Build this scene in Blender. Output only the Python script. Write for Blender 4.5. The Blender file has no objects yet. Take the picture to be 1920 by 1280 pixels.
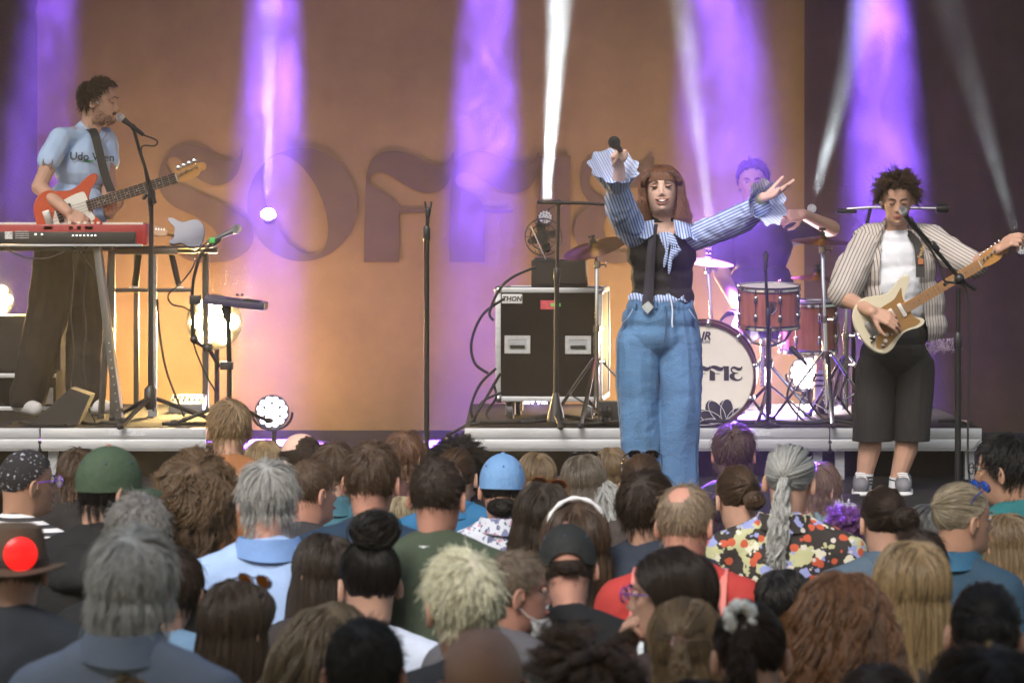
import bpy, bmesh, math, random
import numpy as np
from mathutils import Vector, Matrix, noise as mnoise

S = bpy.context.scene
C = S.collection
PI = math.pi
RAD = math.radians
rng = np.random.default_rng(7)
random.seed(7)

# ------------------------------------------------------------------ camera
FPX = 5333.0; CAMZ = 2.5; HY = 412.0
def P(px, py, D):
    """world point that the photograph shows at pixel (px,py) when it stands D metres away"""
    return Vector(((px - 960.0) / FPX * D, D, CAMZ - (py - HY) / FPX * D))
cam_d = bpy.data.cameras.new('camera')
cam = bpy.data.objects.new('camera', cam_d); C.objects.link(cam)
cam.location = (0, 0, CAMZ); cam.rotation_euler = (PI / 2, 0, 0)
cam_d.sensor_width = 36.0; cam_d.lens = FPX / 1920.0 * 36.0
cam_d.shift_y = -(640.0 - HY) / 1920.0
cam_d.clip_start = 0.1; cam_d.clip_end = 500
cam_d.dof.use_dof = True; cam_d.dof.focus_distance = 13.6; cam_d.dof.aperture_fstop = 6.3
S.camera = cam

# ------------------------------------------------------------------ sky, sun, exposure
W = bpy.data.worlds.new('World'); S.world = W; W.use_nodes = True
wn = W.node_tree; wn.nodes.clear()
sky = wn.nodes.new('ShaderNodeTexSky'); sky.sky_type = 'NISHITA'; sky.sun_disc = False
SUN_EL, SUN_AZ = RAD(45), RAD(200)
sky.sun_elevation = SUN_EL; sky.sun_rotation = SUN_AZ
sky.air_density = 1.6; sky.dust_density = 4.0; sky.ozone_density = 1.2
bg = wn.nodes.new('ShaderNodeBackground'); bg.inputs[1].default_value = 0.15
wo = wn.nodes.new('ShaderNodeOutputWorld')
wn.links.new(sky.outputs[0], bg.inputs[0]); wn.links.new(bg.outputs[0], wo.inputs[0])
sd = bpy.data.lights.new('sun', 'SUN'); sd.energy = 3.3; sd.angle = RAD(25); sd.color = (1.0, 0.95, 0.9)
sun = bpy.data.objects.new('sun', sd); C.objects.link(sun)
_d = Vector((math.sin(SUN_AZ) * math.cos(SUN_EL), math.cos(SUN_AZ) * math.cos(SUN_EL), math.sin(SUN_EL)))
sun.rotation_euler = _d.to_track_quat('Z', 'Y').to_euler()
S.view_settings.view_transform = 'Standard'; S.view_settings.look = 'None'
S.view_settings.gamma = 1.0; S.view_settings.use_curve_mapping = False
S.view_settings.exposure = -0.12
cy = S.cycles
cy.max_bounces = 5; cy.diffuse_bounces = 2; cy.glossy_bounces = 3; cy.transmission_bounces = 4
cy.volume_bounces = 0; cy.transparent_max_bounces = 8
cy.use_denoising = True; cy.denoiser = 'OPENIMAGEDENOISE'
cy.sample_clamp_indirect = 4.0; cy.caustics_reflective = False; cy.caustics_refractive = False
try: cy.use_light_tree = True
except Exception: pass

# ------------------------------------------------------------------ materials
def lin(c):
    return tuple((x / 12.92 if x <= .04045 else ((x + .055) / 1.055) ** 2.4) for x in c)
_mc = {}
def mat(name, col, rough=0.6, metal=0.0, var=0.0, scale=8.0, bump=0.0, bscale=60.0, spec=0.5, emit=None, estr=0.0,
        stripe=None, stretch=(1, 1, 1), coat=0.0, sheen=0.0, sss=0.0):
    """procedural material: colour varied by noise, optional bump and stripes (stripe = axis, period, colour, duty)"""
    if name in _mc: return _mc[name]
    m = bpy.data.materials.new(name); m.use_nodes = True; _mc[name] = m
    t = m.node_tree; b = t.nodes['Principled BSDF']
    c4 = (*col, 1)
    b.inputs['Base Color'].default_value = c4
    b.inputs['Roughness'].default_value = rough; b.inputs['Metallic'].default_value = metal
    b.inputs['Specular IOR Level'].default_value = spec
    if coat: b.inputs['Coat Weight'].default_value = coat; b.inputs['Coat Roughness'].default_value = .1
    if sheen: b.inputs['Sheen Weight'].default_value = sheen; b.inputs['Sheen Roughness'].default_value = .5
    if sss:
        b.inputs['Subsurface Weight'].default_value = sss
        b.inputs['Subsurface Radius'].default_value = (.012, .005, .003)
        b.inputs['Subsurface Scale'].default_value = 1.0
    if emit:
        b.inputs['Emission Color'].default_value = (*emit, 1); b.inputs['Emission Strength'].default_value = estr
    tc = t.nodes.new('ShaderNodeTexCoord'); mp = t.nodes.new('ShaderNodeMapping')
    mp.inputs['Scale'].default_value = stretch
    t.links.new(tc.outputs['Object'], mp.inputs[0])
    src = None
    if var > 0:
        n = t.nodes.new('ShaderNodeTexNoise'); n.inputs['Scale'].default_value = scale
        n.inputs['Detail'].default_value = 5; n.inputs['Roughness'].default_value = .65
        t.links.new(mp.outputs[0], n.inputs['Vector'])
        r = t.nodes.new('ShaderNodeValToRGB')
        r.color_ramp.elements[0].position = .3; r.color_ramp.elements[1].position = .7
        r.color_ramp.elements[0].color = (*[max(0, x * (1 - var)) for x in col], 1)
        r.color_ramp.elements[1].color = (*[min(1, x * (1 + var)) for x in col], 1)
        t.links.new(n.outputs['Fac'], r.inputs[0]); src = r.outputs[0]
    if stripe:
        ax, per, scol, duty = stripe
        sx = t.nodes.new('ShaderNodeSeparateXYZ'); t.links.new(tc.outputs['Object'], sx.inputs[0])
        md = t.nodes.new('ShaderNodeMath'); md.operation = 'MODULO'
        mu = t.nodes.new('ShaderNodeMath'); mu.operation = 'MULTIPLY_ADD'
        mu.inputs[1].default_value = 1.0 / per; mu.inputs[2].default_value = 1000.0
        if isinstance(ax, int):
            t.links.new(sx.outputs[ax], mu.inputs[0])
        else:
            vm = t.nodes.new('ShaderNodeVectorMath'); vm.operation = 'DOT_PRODUCT'
            vm.inputs[1].default_value = ax; t.links.new(tc.outputs['Object'], vm.inputs[0])
            t.links.new(vm.outputs['Value'], mu.inputs[0])
        t.links.new(mu.outputs[0], md.inputs[0]); md.inputs[1].default_value = 1.0
        lt = t.nodes.new('ShaderNodeMath'); lt.operation = 'LESS_THAN'; lt.inputs[1].default_value = duty
        t.links.new(md.outputs[0], lt.inputs[0])
        mx = t.nodes.new('ShaderNodeMix'); mx.data_type = 'RGBA'
        t.links.new(lt.outputs[0], mx.inputs['Factor'])
        if src: t.links.new(src, mx.inputs[6])
        else: mx.inputs[6].default_value = c4
        mx.inputs[7].default_value = (*scol, 1); src = mx.outputs[2]
    if src: t.links.new(src, b.inputs['Base Color'])
    if bump > 0:
        n2 = t.nodes.new('ShaderNodeTexNoise'); n2.inputs['Scale'].default_value = bscale
        n2.inputs['Detail'].default_value = 4
        t.links.new(mp.outputs[0], n2.inputs['Vector'])
        bp = t.nodes.new('ShaderNodeBump'); bp.inputs['Strength'].default_value = bump
        bp.inputs['Distance'].default_value = .01
        t.links.new(n2.outputs['Fac'], bp.inputs['Height']); t.links.new(bp.outputs[0], b.inputs['Normal'])
    return m
def hair_mat(col, rand=.45, tip=1.25, rough=.36):
    key = 'hair_%.3f_%.3f_%.3f_%.2f' % (*col, tip)
    if key in _mc: return _mc[key]
    m = bpy.data.materials.new(key); m.use_nodes = True; _mc[key] = m
    t = m.node_tree; b = t.nodes['Principled BSDF']
    hi = t.nodes.new('ShaderNodeHairInfo')
    r = t.nodes.new('ShaderNodeValToRGB')
    r.color_ramp.elements[0].color = (*[x * (1 - rand) for x in col], 1)
    r.color_ramp.elements[1].color = (*[min(1, x * (1 + rand)) for x in col], 1)
    t.links.new(hi.outputs['Random'], r.inputs[0])
    mx = t.nodes.new('ShaderNodeMix'); mx.data_type = 'RGBA'; mx.blend_type = 'MULTIPLY'
    mx.inputs['Factor'].default_value = 1
    r2 = t.nodes.new('ShaderNodeValToRGB')
    r2.color_ramp.elements[0].color = (.7, .7, .7, 1); r2.color_ramp.elements[1].color = (tip, tip, tip * .97, 1)
    t.links.new(hi.outputs['Intercept'], r2.inputs[0])
    t.links.new(r.outputs[0], mx.inputs[6]); t.links.new(r2.outputs[0], mx.inputs[7])
    t.links.new(mx.outputs[2], b.inputs['Base Color'])
    b.inputs['Roughness'].default_value = rough; b.inputs['Specular IOR Level'].default_value = .28 if max(col) < .06 else .5
    return m

# ------------------------------------------------------------------ mesh building: (verts Nx3, faces list)
def basis(d):
    d = Vector(d).normalized()
    a = Vector((0, 0, 1)) if abs(d.z) < .9 else Vector((0, 1, 0))
    u = d.cross(a).normalized(); v = d.cross(u).normalized()
    return u, v, d
class MB:
    def __init__(s): s.v = []; s.f = []
    def add(s, vs, fs):
        o = len(s.v); s.v += [tuple(x) for x in vs]; s.f += [tuple(i + o for i in f) for f in fs]; return s
    def box(s, c, d, rot=None, bev=0.0):
        hx, hy, hz = d[0] / 2, d[1] / 2, d[2] / 2
        if bev <= 0:
            vs = [(x, y, z) for z in (-hz, hz) for y in (-hy, hy) for x in (-hx, hx)]
            fs = [(0, 2, 3, 1), (4, 5, 7, 6), (0, 1, 5, 4), (2, 6, 7, 3), (0, 4, 6, 2), (1, 3, 7, 5)]
        else:
            bm = bmesh.new(); bmesh.ops.create_cube(bm, size=1.0)
            for v in bm.verts: v.co = Vector((v.co.x * d[0], v.co.y * d[1], v.co.z * d[2]))
            bmesh.ops.bevel(bm, geom=bm.edges[:], offset=min(bev, min(d) * .45), segments=2, affect='EDGES', profile=.6)
            vs = [v.co[:] for v in bm.verts]; fs = [[v.index for v in f.verts] for f in bm.faces]; bm.free()
        R = rot if rot is not None else Matrix.Identity(3)
        c = Vector(c)
        return s.add([R @ Vector(p) + c for p in vs], fs)
    def tube(s, pts, r, n=8, cap=True):
        pts = [Vector(p) for p in pts]; m = len(pts)
        rs = [r] * m if not hasattr(r, '__len__') else list(r)
        o = len(s.v); pu = None
        for i, p in enumerate(pts):
            d = (pts[min(i + 1, m - 1)] - pts[max(i - 1, 0)])
            if d.length < 1e-9: d = Vector((0, 0, 1))
            d.normalize()
            if pu is None: u, v, _ = basis(d)
            else:
                u = (pu - d * pu.dot(d))
                if u.length < 1e-6: u, v, _ = basis(d)
                u.normalize(); v = d.cross(u)
            pu = u
            for k in range(n):
                a = 2 * PI * k / n
                s.v.append(tuple(p + (u * math.cos(a) + v * math.sin(a)) * rs[i]))
        for i in range(m - 1):
            for k in range(n):
                k2 = (k + 1) % n
                s.f.append((o + i * n + k, o + i * n + k2, o + (i + 1) * n + k2, o + (i + 1) * n + k))
        if cap:
            s.f.append(tuple(o + k for k in reversed(range(n)))); s.f.append(tuple(o + (m - 1) * n + k for k in range(n)))
        return s
    def cap(s, a, ra, b, rb, n=12, rings=4):
        """tapered capsule with round ends"""
        a = Vector(a); b = Vector(b); d = b - a; L = d.length
        dn = d.normalized() if L > 1e-6 else Vector((0, 0, 1))
        pts = []; rs = []
        for i in range(rings + 1):
            t = PI / 2 * (1 - i / rings); pts.append(a - dn * ra * math.sin(t)); rs.append(max(1e-4, ra * math.cos(t)))
        for i in range(rings + 1):
            t = PI / 2 * i / rings; pts.append(b + dn * rb * math.sin(t)); rs.append(max(1e-4, rb * math.cos(t)))
        return s.tube(pts, rs, n)
    def chain(s, pts, rs, n=12):
        for i in range(len(pts) - 1): s.cap(pts[i], rs[i], pts[i + 1], rs[i + 1], n)
        return s
    def ell(s, c, r, rot=None, nu=16, nv=10):
        R = rot if rot is not None else Matrix.Identity(3); c = Vector(c); o = len(s.v)
        r = (r, r, r) if not hasattr(r, '__len__') else r
        vs = [(0, 0, -r[2])]
        for j in range(1, nv):
            th = -PI / 2 + PI * j / nv
            for i in range(nu):
                ph = 2 * PI * i / nu
                vs.append((r[0] * math.cos(th) * math.cos(ph), r[1] * math.cos(th) * math.sin(ph), r[2] * math.sin(th)))
        vs.append((0, 0, r[2]))
        fs = []
        for i in range(nu):
            i2 = (i + 1) % nu
            fs.append((0, 1 + i2, 1 + i))
            for j in range(nv - 2):
                fs.append((1 + j * nu + i, 1 + j * nu + i2, 1 + (j + 1) * nu + i2, 1 + (j + 1) * nu + i))
            fs.append((1 + (nv - 2) * nu + i, 1 + (nv - 2) * nu + i2, len(vs) - 1))
        return s.add([R @ Vector(p) + c for p in vs], fs)
    def lathe(s, prof, c=(0, 0, 0), axis=(0, 0, 1), n=24, cap=True):
        """prof: (radius, height along axis)"""
        u, v, d = basis(axis); c = Vector(c); o = len(s.v); m = len(prof)
        for r, h in prof:
            for k in range(n):
                a = 2 * PI * k / n
                s.v.append(tuple(c + d * h + (u * math.cos(a) + v * math.sin(a)) * max(r, 1e-5)))
        for i in range(m - 1):
            for k in range(n):
                k2 = (k + 1) % n
                s.f.append((o + i * n + k, o + i * n + k2, o + (i + 1) * n + k2, o + (i + 1) * n + k))
        if cap:
            s.f.append(tuple(o + k for k in reversed(range(n)))); s.f.append(tuple(o + (m - 1) * n + k for k in range(n)))
        return s
    def loft(s, rings, cap=True):
        n = len(rings[0]); o = len(s.v)
        for r in rings: s.v += [tuple(p) for p in r]
        for i in range(len(rings) - 1):
            for k in range(n):
                k2 = (k + 1) % n
                s.f.append((o + i * n + k, o + i * n + k2, o + (i + 1) * n + k2, o + (i + 1) * n + k))
        if cap:
            s.f.append(tuple(o + k for k in reversed(range(n)))); s.f.append(tuple(o + (len(rings) - 1) * n + k for k in range(n)))
        return s
    def prism(s, outline, th, M=None, holes=()):
        """flat outline (list of 2-D points) extruded by th along local z; M places it"""
        M = M if M is not None else Matrix.Identity(4)
        from mathutils.geometry import tessellate_polygon
        loops = [list(outline)] + [list(h) for h in holes]
        flat = [p for l in loops for p in l]
        tris = tessellate_polygon([[Vector((p[0], p[1], 0)) for p in l] for l in loops])
        vs = [M @ Vector((p[0], p[1], 0)) for p in flat] + [M @ Vector((p[0], p[1], th)) for p in flat]
        n = len(flat); fs = [tuple(t) for t in tris] + [tuple(i + n for i in reversed(t)) for t in tris]
        o = 0
        for l in loops:
            k = len(l)
            for i in range(k):
                a = o + i; b = o + (i + 1) % k
                fs.append((a, b, b + n, a + n))
            o += k
        return s.add(vs, fs)
    def sheet(s, grid):
        """grid[row][col] of points -> open surface"""
        o = len(s.v); m = len(grid); n = len(grid[0])
        for r in grid: s.v += [tuple(p) for p in r]
        for i in range(m - 1):
            for k in range(n - 1):
                s.f.append((o + i * n + k, o + i * n + k + 1, o + (i + 1) * n + k + 1, o + (i + 1) * n + k))
        return s
    def xf(s, M):
        s.v = [tuple(M @ Vector(p)) for p in s.v]; return s
    def mesh(s, name, smooth=True, fix=True):
        me = bpy.data.meshes.new(name); me.from_pydata(s.v, [], s.f)
        if fix:
            bm = bmesh.new(); bm.from_mesh(me)
            bmesh.ops.recalc_face_normals(bm, faces=bm.faces[:]); bm.to_mesh(me); bm.free()
        if smooth:
            me.polygons.foreach_set('use_smooth', [True] * len(me.polygons))
            try: me.set_sharp_from_angle(angle=RAD(42))
            except Exception: pass
        me.update(); return me
def put(name, me, m, parent=None, loc=None, rot=None):
    if isinstance(me, MB): me = me.mesh(name)
    o = bpy.data.objects.new(name, me); C.objects.link(o)
    if m is not None:
        if len(me.materials) == 0: me.materials.append(m)
        elif me.materials[0] is not m:
            o.material_slots[0].link = 'OBJECT'; o.material_slots[0].material = m
    if parent is not None: o.parent = parent
    if loc is not None: o.location = loc
    if rot is not None: o.rotation_euler = rot
    return o
def part(name, mb, m, parent):
    """mesh given in world coordinates, parented to a thing whose Empty sits anywhere"""
    o = put(name, mb, m)
    o.parent = parent
    w = parent.location.copy() if parent.parent is None else Vector((0, 0, 0))
    q = parent
    base = Vector((0, 0, 0))
    while q is not None: base += q.location; q = q.parent
    me = o.data
    co = np.empty(len(me.vertices) * 3); me.vertices.foreach_get('co', co)
    co = co.reshape(-1, 3) - np.array(base); me.vertices.foreach_set('co', co.ravel()); me.update()
    return o
def thing(name, label, cat, loc=(0, 0, 0), group=None):
    o = bpy.data.objects.new(name, None); C.objects.link(o); o.location = loc; o.empty_display_size = .1
    o['label'] = label; o['category'] = cat
    if group: o['group'] = group
    return o
def tag(o, label, cat, group=None):
    o['label'] = label; o['category'] = cat
    if group: o['group'] = group
    return o
def struct(name, mb, m):
    o = put(name, mb, m); o['kind'] = 'structure'; return o
def copy_thing(root, loc, label=None):
    r = root.copy(); C.objects.link(r); r.location = loc
    if label: r['label'] = label
    for ch in list(root.children):
        c = ch.copy(); C.objects.link(c); c.parent = r
        for g in ch.children:
            d = g.copy(); C.objects.link(d); d.parent = c
    return r
def fuse(mb, voxel, smooth=4, name='fused', wrinkle=0.0, wscale=9.0, seed=0, stretch=(1, 1, 1), factor=.5):
    """union of overlapping closed shapes into one continuous skin"""
    me = mb.mesh(name, smooth=False)
    o = bpy.data.objects.new('tmp', me); C.objects.link(o)
    r = o.modifiers.new('r', 'REMESH'); r.mode = 'VOXEL'; r.voxel_size = voxel; r.use_smooth_shade = True
    if smooth:
        sm = o.modifiers.new('s', 'SMOOTH'); sm.factor = factor; sm.iterations = smooth
    dg = bpy.context.evaluated_depsgraph_get()
    out = bpy.data.meshes.new_from_object(o.evaluated_get(dg)); out.name = name
    bpy.data.objects.remove(o); bpy.data.meshes.remove(me)
    out.polygons.foreach_set('use_smooth', [True] * len(out.polygons))
    if wrinkle > 0: wrinkles(out, wrinkle, wscale, seed, stretch)
    return out
def wrinkles(me, amp, sc=9.0, seed=0, stretch=(1, 1, 1)):
    n = len(me.vertices); co = np.empty(n * 3); no = np.empty(n * 3)
    me.vertices.foreach_get('co', co); me.vertices.foreach_get('normal', no)
    co = co.reshape(-1, 3); no = no.reshape(-1, 3)
    off = Vector((seed * 3.1, seed * 1.7, seed * 2.3))
    d = np.empty(n)
    for i in range(n):
        p = Vector((co[i, 0] * sc * stretch[0], co[i, 1] * sc * stretch[1], co[i, 2] * sc * stretch[2])) + off
        q = p + Vector((mnoise.noise(p * .7), mnoise.noise(p * .7 + Vector((5, 2, 1))), 0)) * .8
        d[i] = (1 - abs(mnoise.noise(q)) * 2) * .7 + mnoise.noise(q * 2.2) * .4
    co += no * (d * amp)[:, None]
    me.vertices.foreach_set('co', co.ravel()); me.update()
def smooth_path(pts, k=6, closed=False):
    """Catmull-Rom through points of any dimension"""
    pts = [np.array(p, float) for p in pts]; n = len(pts); out = []
    rngi = range(n if closed else n - 1)
    for i in rngi:
        if closed: p0, p1, p2, p3 = pts[i - 1], pts[i], pts[(i + 1) % n], pts[(i + 2) % n]
        else: p0, p1, p2, p3 = pts[max(i - 1, 0)], pts[i], pts[i + 1], pts[min(i + 2, n - 1)]
        for j in range(k):
            t = j / k
            out.append(.5 * ((2 * p1) + (-p0 + p2) * t + (2 * p0 - 5 * p1 + 4 * p2 - p3) * t * t + (-p0 + 3 * p1 - 3 * p2 + p3) * t ** 3))
    if not closed: out.append(pts[-1])
    return [tuple(p) for p in out]
def text_mesh(txt, size, M, th=.002, align='CENTER', shear=0.0, bold=0.0):
    cu = bpy.data.curves.new('lettering', 'FONT'); cu.body = txt; cu.size = size; cu.align_x = align; cu.align_y = 'CENTER'
    cu.extrude = th / 2; cu.shear = shear; cu.offset = bold; cu.resolution_u = 3
    o = bpy.data.objects.new('tmp', cu); C.objects.link(o)
    dg = bpy.context.evaluated_depsgraph_get()
    me = bpy.data.meshes.new_from_object(o.evaluated_get(dg)); bpy.data.objects.remove(o)
    me.transform(M); me.name = 'lettering'; return me
def face_cam(loc, yaw=0, pitch=0, roll=0):
    """frame whose local x,y lie in the picture plane (x right, y up) and z looks at the camera"""
    return Matrix.Translation(loc) @ Matrix.Rotation(yaw, 4, 'Z') @ Matrix.Rotation(PI / 2 + pitch, 4, 'X') @ Matrix.Rotation(roll, 4, 'Z')
def mpart(name, me, m, parent):
    """existing mesh in world coordinates as a child"""
    return part(name, me, m, parent)
def joinm(*mbs):
    r = MB()
    for b in mbs: r.add(b.v, b.f)
    return r
# ------------------------------------------------------------------ haze, ground, stage, backdrop
BACK = 18.8        # distance of the backdrop
SZ = CAMZ - 1.4    # stage floor
RZ = CAMZ - 1.119  # riser tops
RF = 15.3          # riser front edge
HAZE = 0.0032
hz = MB().box((0, 11.2, 4.0), (26, 24.4, 11.0))
hm = bpy.data.materials.new('haze'); hm.use_nodes = True
ht = hm.node_tree; ht.nodes.clear()
pv = ht.nodes.new('ShaderNodeVolumePrincipled'); pv.inputs['Density'].default_value = HAZE
pv.inputs['Color'].default_value = (.9, .9, .92, 1); pv.inputs['Anisotropy'].default_value = 0.68
ho = ht.nodes.new('ShaderNodeOutputMaterial'); ht.links.new(pv.outputs[0], ho.inputs['Volume'])
hzo = put('haze', hz.mesh('haze', smooth=False), hm); hzo['kind'] = 'stuff'

# drifting smoke from the fog machine, thicker in wisps, near the backdrop
sm = bpy.data.materials.new('smoke'); sm.use_nodes = True; t_ = sm.node_tree; t_.nodes.clear()
tc_ = t_.nodes.new('ShaderNodeTexCoord'); mp_ = t_.nodes.new('ShaderNodeMapping'); mp_.inputs['Scale'].default_value = (1.0, 1.0, .55)
nz_ = t_.nodes.new('ShaderNodeTexNoise'); nz_.inputs['Scale'].default_value = 3.6; nz_.inputs['Detail'].default_value = 4; nz_.inputs['Roughness'].default_value = .6; nz_.inputs['Distortion'].default_value = .9
mr_ = t_.nodes.new('ShaderNodeMapRange'); mr_.inputs[1].default_value = .46; mr_.inputs[2].default_value = .70; mr_.inputs[3].default_value = 0.001; mr_.inputs[4].default_value = .040
pv_ = t_.nodes.new('ShaderNodeVolumePrincipled'); pv_.inputs['Color'].default_value = (.9, .9, .92, 1); pv_.inputs['Anisotropy'].default_value = .6
mo_ = t_.nodes.new('ShaderNodeOutputMaterial')
t_.links.new(tc_.outputs['Object'], mp_.inputs[0]); t_.links.new(mp_.outputs[0], nz_.inputs['Vector']); t_.links.new(nz_.outputs['Fac'], mr_.inputs[0])
sx_ = t_.nodes.new('ShaderNodeSeparateXYZ'); t_.links.new(tc_.outputs['Object'], sx_.inputs[0])
m2_ = t_.nodes.new('ShaderNodeMapRange'); m2_.interpolation_type = 'SMOOTHSTEP'; m2_.inputs[1].default_value = 1.7; m2_.inputs[2].default_value = 3.1; m2_.inputs[3].default_value = .12; m2_.inputs[4].default_value = 1.0
t_.links.new(sx_.outputs[2], m2_.inputs[0]); mu_ = t_.nodes.new('ShaderNodeMath'); mu_.operation = 'MULTIPLY'
t_.links.new(mr_.outputs[0], mu_.inputs[0]); t_.links.new(m2_.outputs[0], mu_.inputs[1]); t_.links.new(mu_.outputs[0], pv_.inputs['Density']); t_.links.new(pv_.outputs[0], mo_.inputs['Volume'])
smo = put('smoke', MB().box((0, 17.05, 3.3), (8.5, 2.3, 4.3)).mesh('smoke', smooth=False), sm); smo['kind'] = 'stuff'
S.cycles.volume_step_rate = 1.2; S.cycles.volume_max_steps = 128

m_ground = mat('asphalt', (.05, .05, .052), .9, var=.3, scale=3, bump=.3, bscale=80)
g = MB().box((0, 11, -.1), (25.4, 23.4, .2)); struct('ground', g, m_ground)
m_floor = mat('stage_floor', (.022, .021, .022), .8, spec=.2, var=.35, scale=4, bump=.15, bscale=40)
m_black = mat('black_cloth', (.013, .009, .007), .95, var=.3, scale=5, bump=.3, bscale=30)
m_alu = mat('aluminium', (.56, .58, .62), .42, metal=.55, var=.12, scale=6, stretch=(1, 8, 8), bump=.05, bscale=90)
m_alud = mat('aluminium_worn', (.42, .44, .48), .5, metal=.5, var=.18, scale=5, stretch=(1, 8, 8))
m_blackmetal = mat('black_metal', (.012, .012, .013), .55, spec=.3)
m_blackplastic = mat('black_plastic', (.022, .022, .024), .4)
m_rubber = mat('rubber', (.018, .018, .019), .8)
m_chrome = mat('chrome', (.75, .75, .77), .16, metal=1.0)
m_steel = mat('steel', (.5, .5, .52), .32, metal=1.0)

st = MB().box((0, 15.9, SZ - .1), (12, 6.6, .2))
struct('stage_floor', st, m_floor)
sk = thing('stage_skirt', 'black cloth skirt hanging below the front edge of the stage', 'stage skirt', (0, 12.55, 0))
gr = []
for j in range(2):
    gr.append([(x, 12.57 + .02 * math.sin(x * 21) , z) for x in np.linspace(-6, 6, 240) for z in [(.02, SZ - .01)[j]]])
part('skirt_cloth', MB().sheet(gr), m_black, sk)
# roof over the stage and its masts (above the frame, it shades the stage)
rf = MB().box((0, 16.4, 6.9), (13, 7.6, .12))
rf.box((0, 12.7, 6.7), (13, .2, .45)); struct('stage_roof', rf, m_black)
for x in (-6.2, 6.2):
    t = thing('stage_mast', 'aluminium mast holding the %s side of the stage roof' % ('left' if x < 0 else 'right'), 'mast', (x, 12.9, 0))
    for dx, dy in ((-.12, -.12), (.12, -.12), (-.12, .12), (.12, .12)):
        part('tube', MB().tube([(x + dx, 12.9 + dy, 0), (x + dx, 12.9 + dy, 6.7)], .025), m_alu, t)
# backdrop cloth: a gently rippled sheet with real folds, hung from a pipe
def drape(x0, x1, y, z0, z1, amp, per, nx, nz=14, seed=0, th=.006):
    xs = np.linspace(x0, x1, nx); zs = np.linspace(z0, z1, nz)
    rows = []
    for z in zs:
        r = []
        for x in xs:
            k = .6 * (1 - .35 * (z - z0) / (z1 - z0))
            a = amp * k * (math.sin(x * 2 * PI / per + .7 * math.sin(z * 1.1 + seed)) + .45 * math.sin(x * 2 * PI / per * 2.3 + seed + z * .4))
            a += .01 * mnoise.noise(Vector((x * 1.1, z * .9, seed)))
            r.append((x, y + a, z))
        rows.append(r)
    return MB().sheet(rows)
def drop_mat():
    m = mat('backdrop_cloth', (.31, .205, .088), .9, var=.25, scale=1.1, bump=.25, bscale=160)
    return m
bd = thing('backdrop', 'tan cloth backdrop with giant dark lettering behind the band', 'backdrop', (0, BACK, SZ))
BX0, BX1 = P(-60, 0, BACK).x, P(1512, 0, BACK).x
part('cloth', drape(BX0, BX1, BACK, SZ + .01, 6.4, .006, 1.9, 160), drop_mat(), bd)
part('hanging_pipe', MB().tube([(BX0 - .1, BACK, 6.42), (BX1 + .1, BACK, 6.42)], .025), m_blackmetal, bd)
m_letter = mat('letter_print', (.135, .09, .054), .9, var=.15, scale=3)
# letters drawn in photograph pixels of the backdrop, (u, v) doubled
def uv(pts, k=5, closed=True):
    q = smooth_path(pts, k, closed) if k > 1 else pts
    return [(280 + a / 2.0, 240 + b / 2.0) for a, b in q]
F_OUT = [(805, 502), (808, 300), (812, 210), (818, 160), (838, 115), (880, 90), (940, 88), (1000, 108), (1050, 132), (1095, 138), (1122, 120), (1134, 96),
         (1143, 94), (1142, 140), (1126, 195), (1095, 232), (1045, 244), (1000, 234), (950, 208), (900, 178), (862, 166), (836, 178), (828, 200), (842, 222), (885, 244), (918, 268), (934, 296)]
F_BAR = [(934, 306), (1042, 306), (1042, 318), (936, 318), (937, 502)]
S_OUT = [(350, 70), (340, 108), (308, 122), (262, 112), (215, 78), (150, 62), (88, 82), (46, 136), (35, 195), (48, 248), (95, 296), (170, 330), (235, 372), (262, 420), (250, 462), (205, 486), (150, 480),
         (110, 455), (92, 420), (84, 424), (104, 466), (150, 496), (230, 504), (320, 492), (378, 448), (392, 392), (366, 340), (300, 296), (215, 256), (140, 222), (92, 182), (68, 146), (74, 116), (98, 108), (126, 128), (158, 168), (196, 198), (245, 216), (295, 206), (330, 172), (348, 120)]
O_OUT = [(575 + 207 * math.cos(a), 287 + 213 * math.sin(a)) for a in np.linspace(0, 2 * PI, 48, endpoint=False)]
O_IN = []
for a in np.linspace(0, 2 * PI, 40, endpoint=False):
    x, y = 203 * math.cos(a), 100 * math.sin(a); c, s_ = math.cos(RAD(66)), math.sin(RAD(66))
    O_IN.append((548 + x * c - y * s_, 288 + x * s_ + y * c))
I_OUT = [(1462, 106), (1580, 104), (1580, 502), (1462, 502)]
E_OUT = [(1892, 122), (1884, 170), (1850, 214), (1800, 226), (1752, 208), (1712, 176), (1676, 168), (1652, 186), (1656, 226), (1690, 262), (1740, 280), (1788, 288),
         (1790, 300), (1748, 304), (1716, 330), (1704, 374), (1722, 430), (1766, 462), (1820, 462), (1862, 434), (1882, 396), (1892, 398), (1876, 452), (1828, 494), (1752, 508), (1674, 494), (1612, 448), (1592, 388), (1606, 334), (1650, 300), (1668, 292), (1634, 262), (1618, 214), (1628, 158), (1662, 120), (1716, 110), (1768, 130), (1812, 146), (1850, 142), (1876, 112), (1890, 106)]
def shift(o, dx): return [(a + dx, b) for a, b in o]
F2 = uv(F_OUT) ; FB = uv(F_BAR, 1)
F_POLY = [(a, b) for a, b in uv(F_OUT, 5, False)] + FB
LETTERS = [('letter_s', uv(S_OUT), ()), ('letter_o', uv(O_OUT, 1), (uv(O_IN, 1),)), ('letter_f', F_POLY, ()),
           ('letter_f', [(a + 160, b) for a, b in F_POLY], ()), ('letter_i', uv(I_OUT, 1), ()), ('letter_e', uv(E_OUT), ())]
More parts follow.
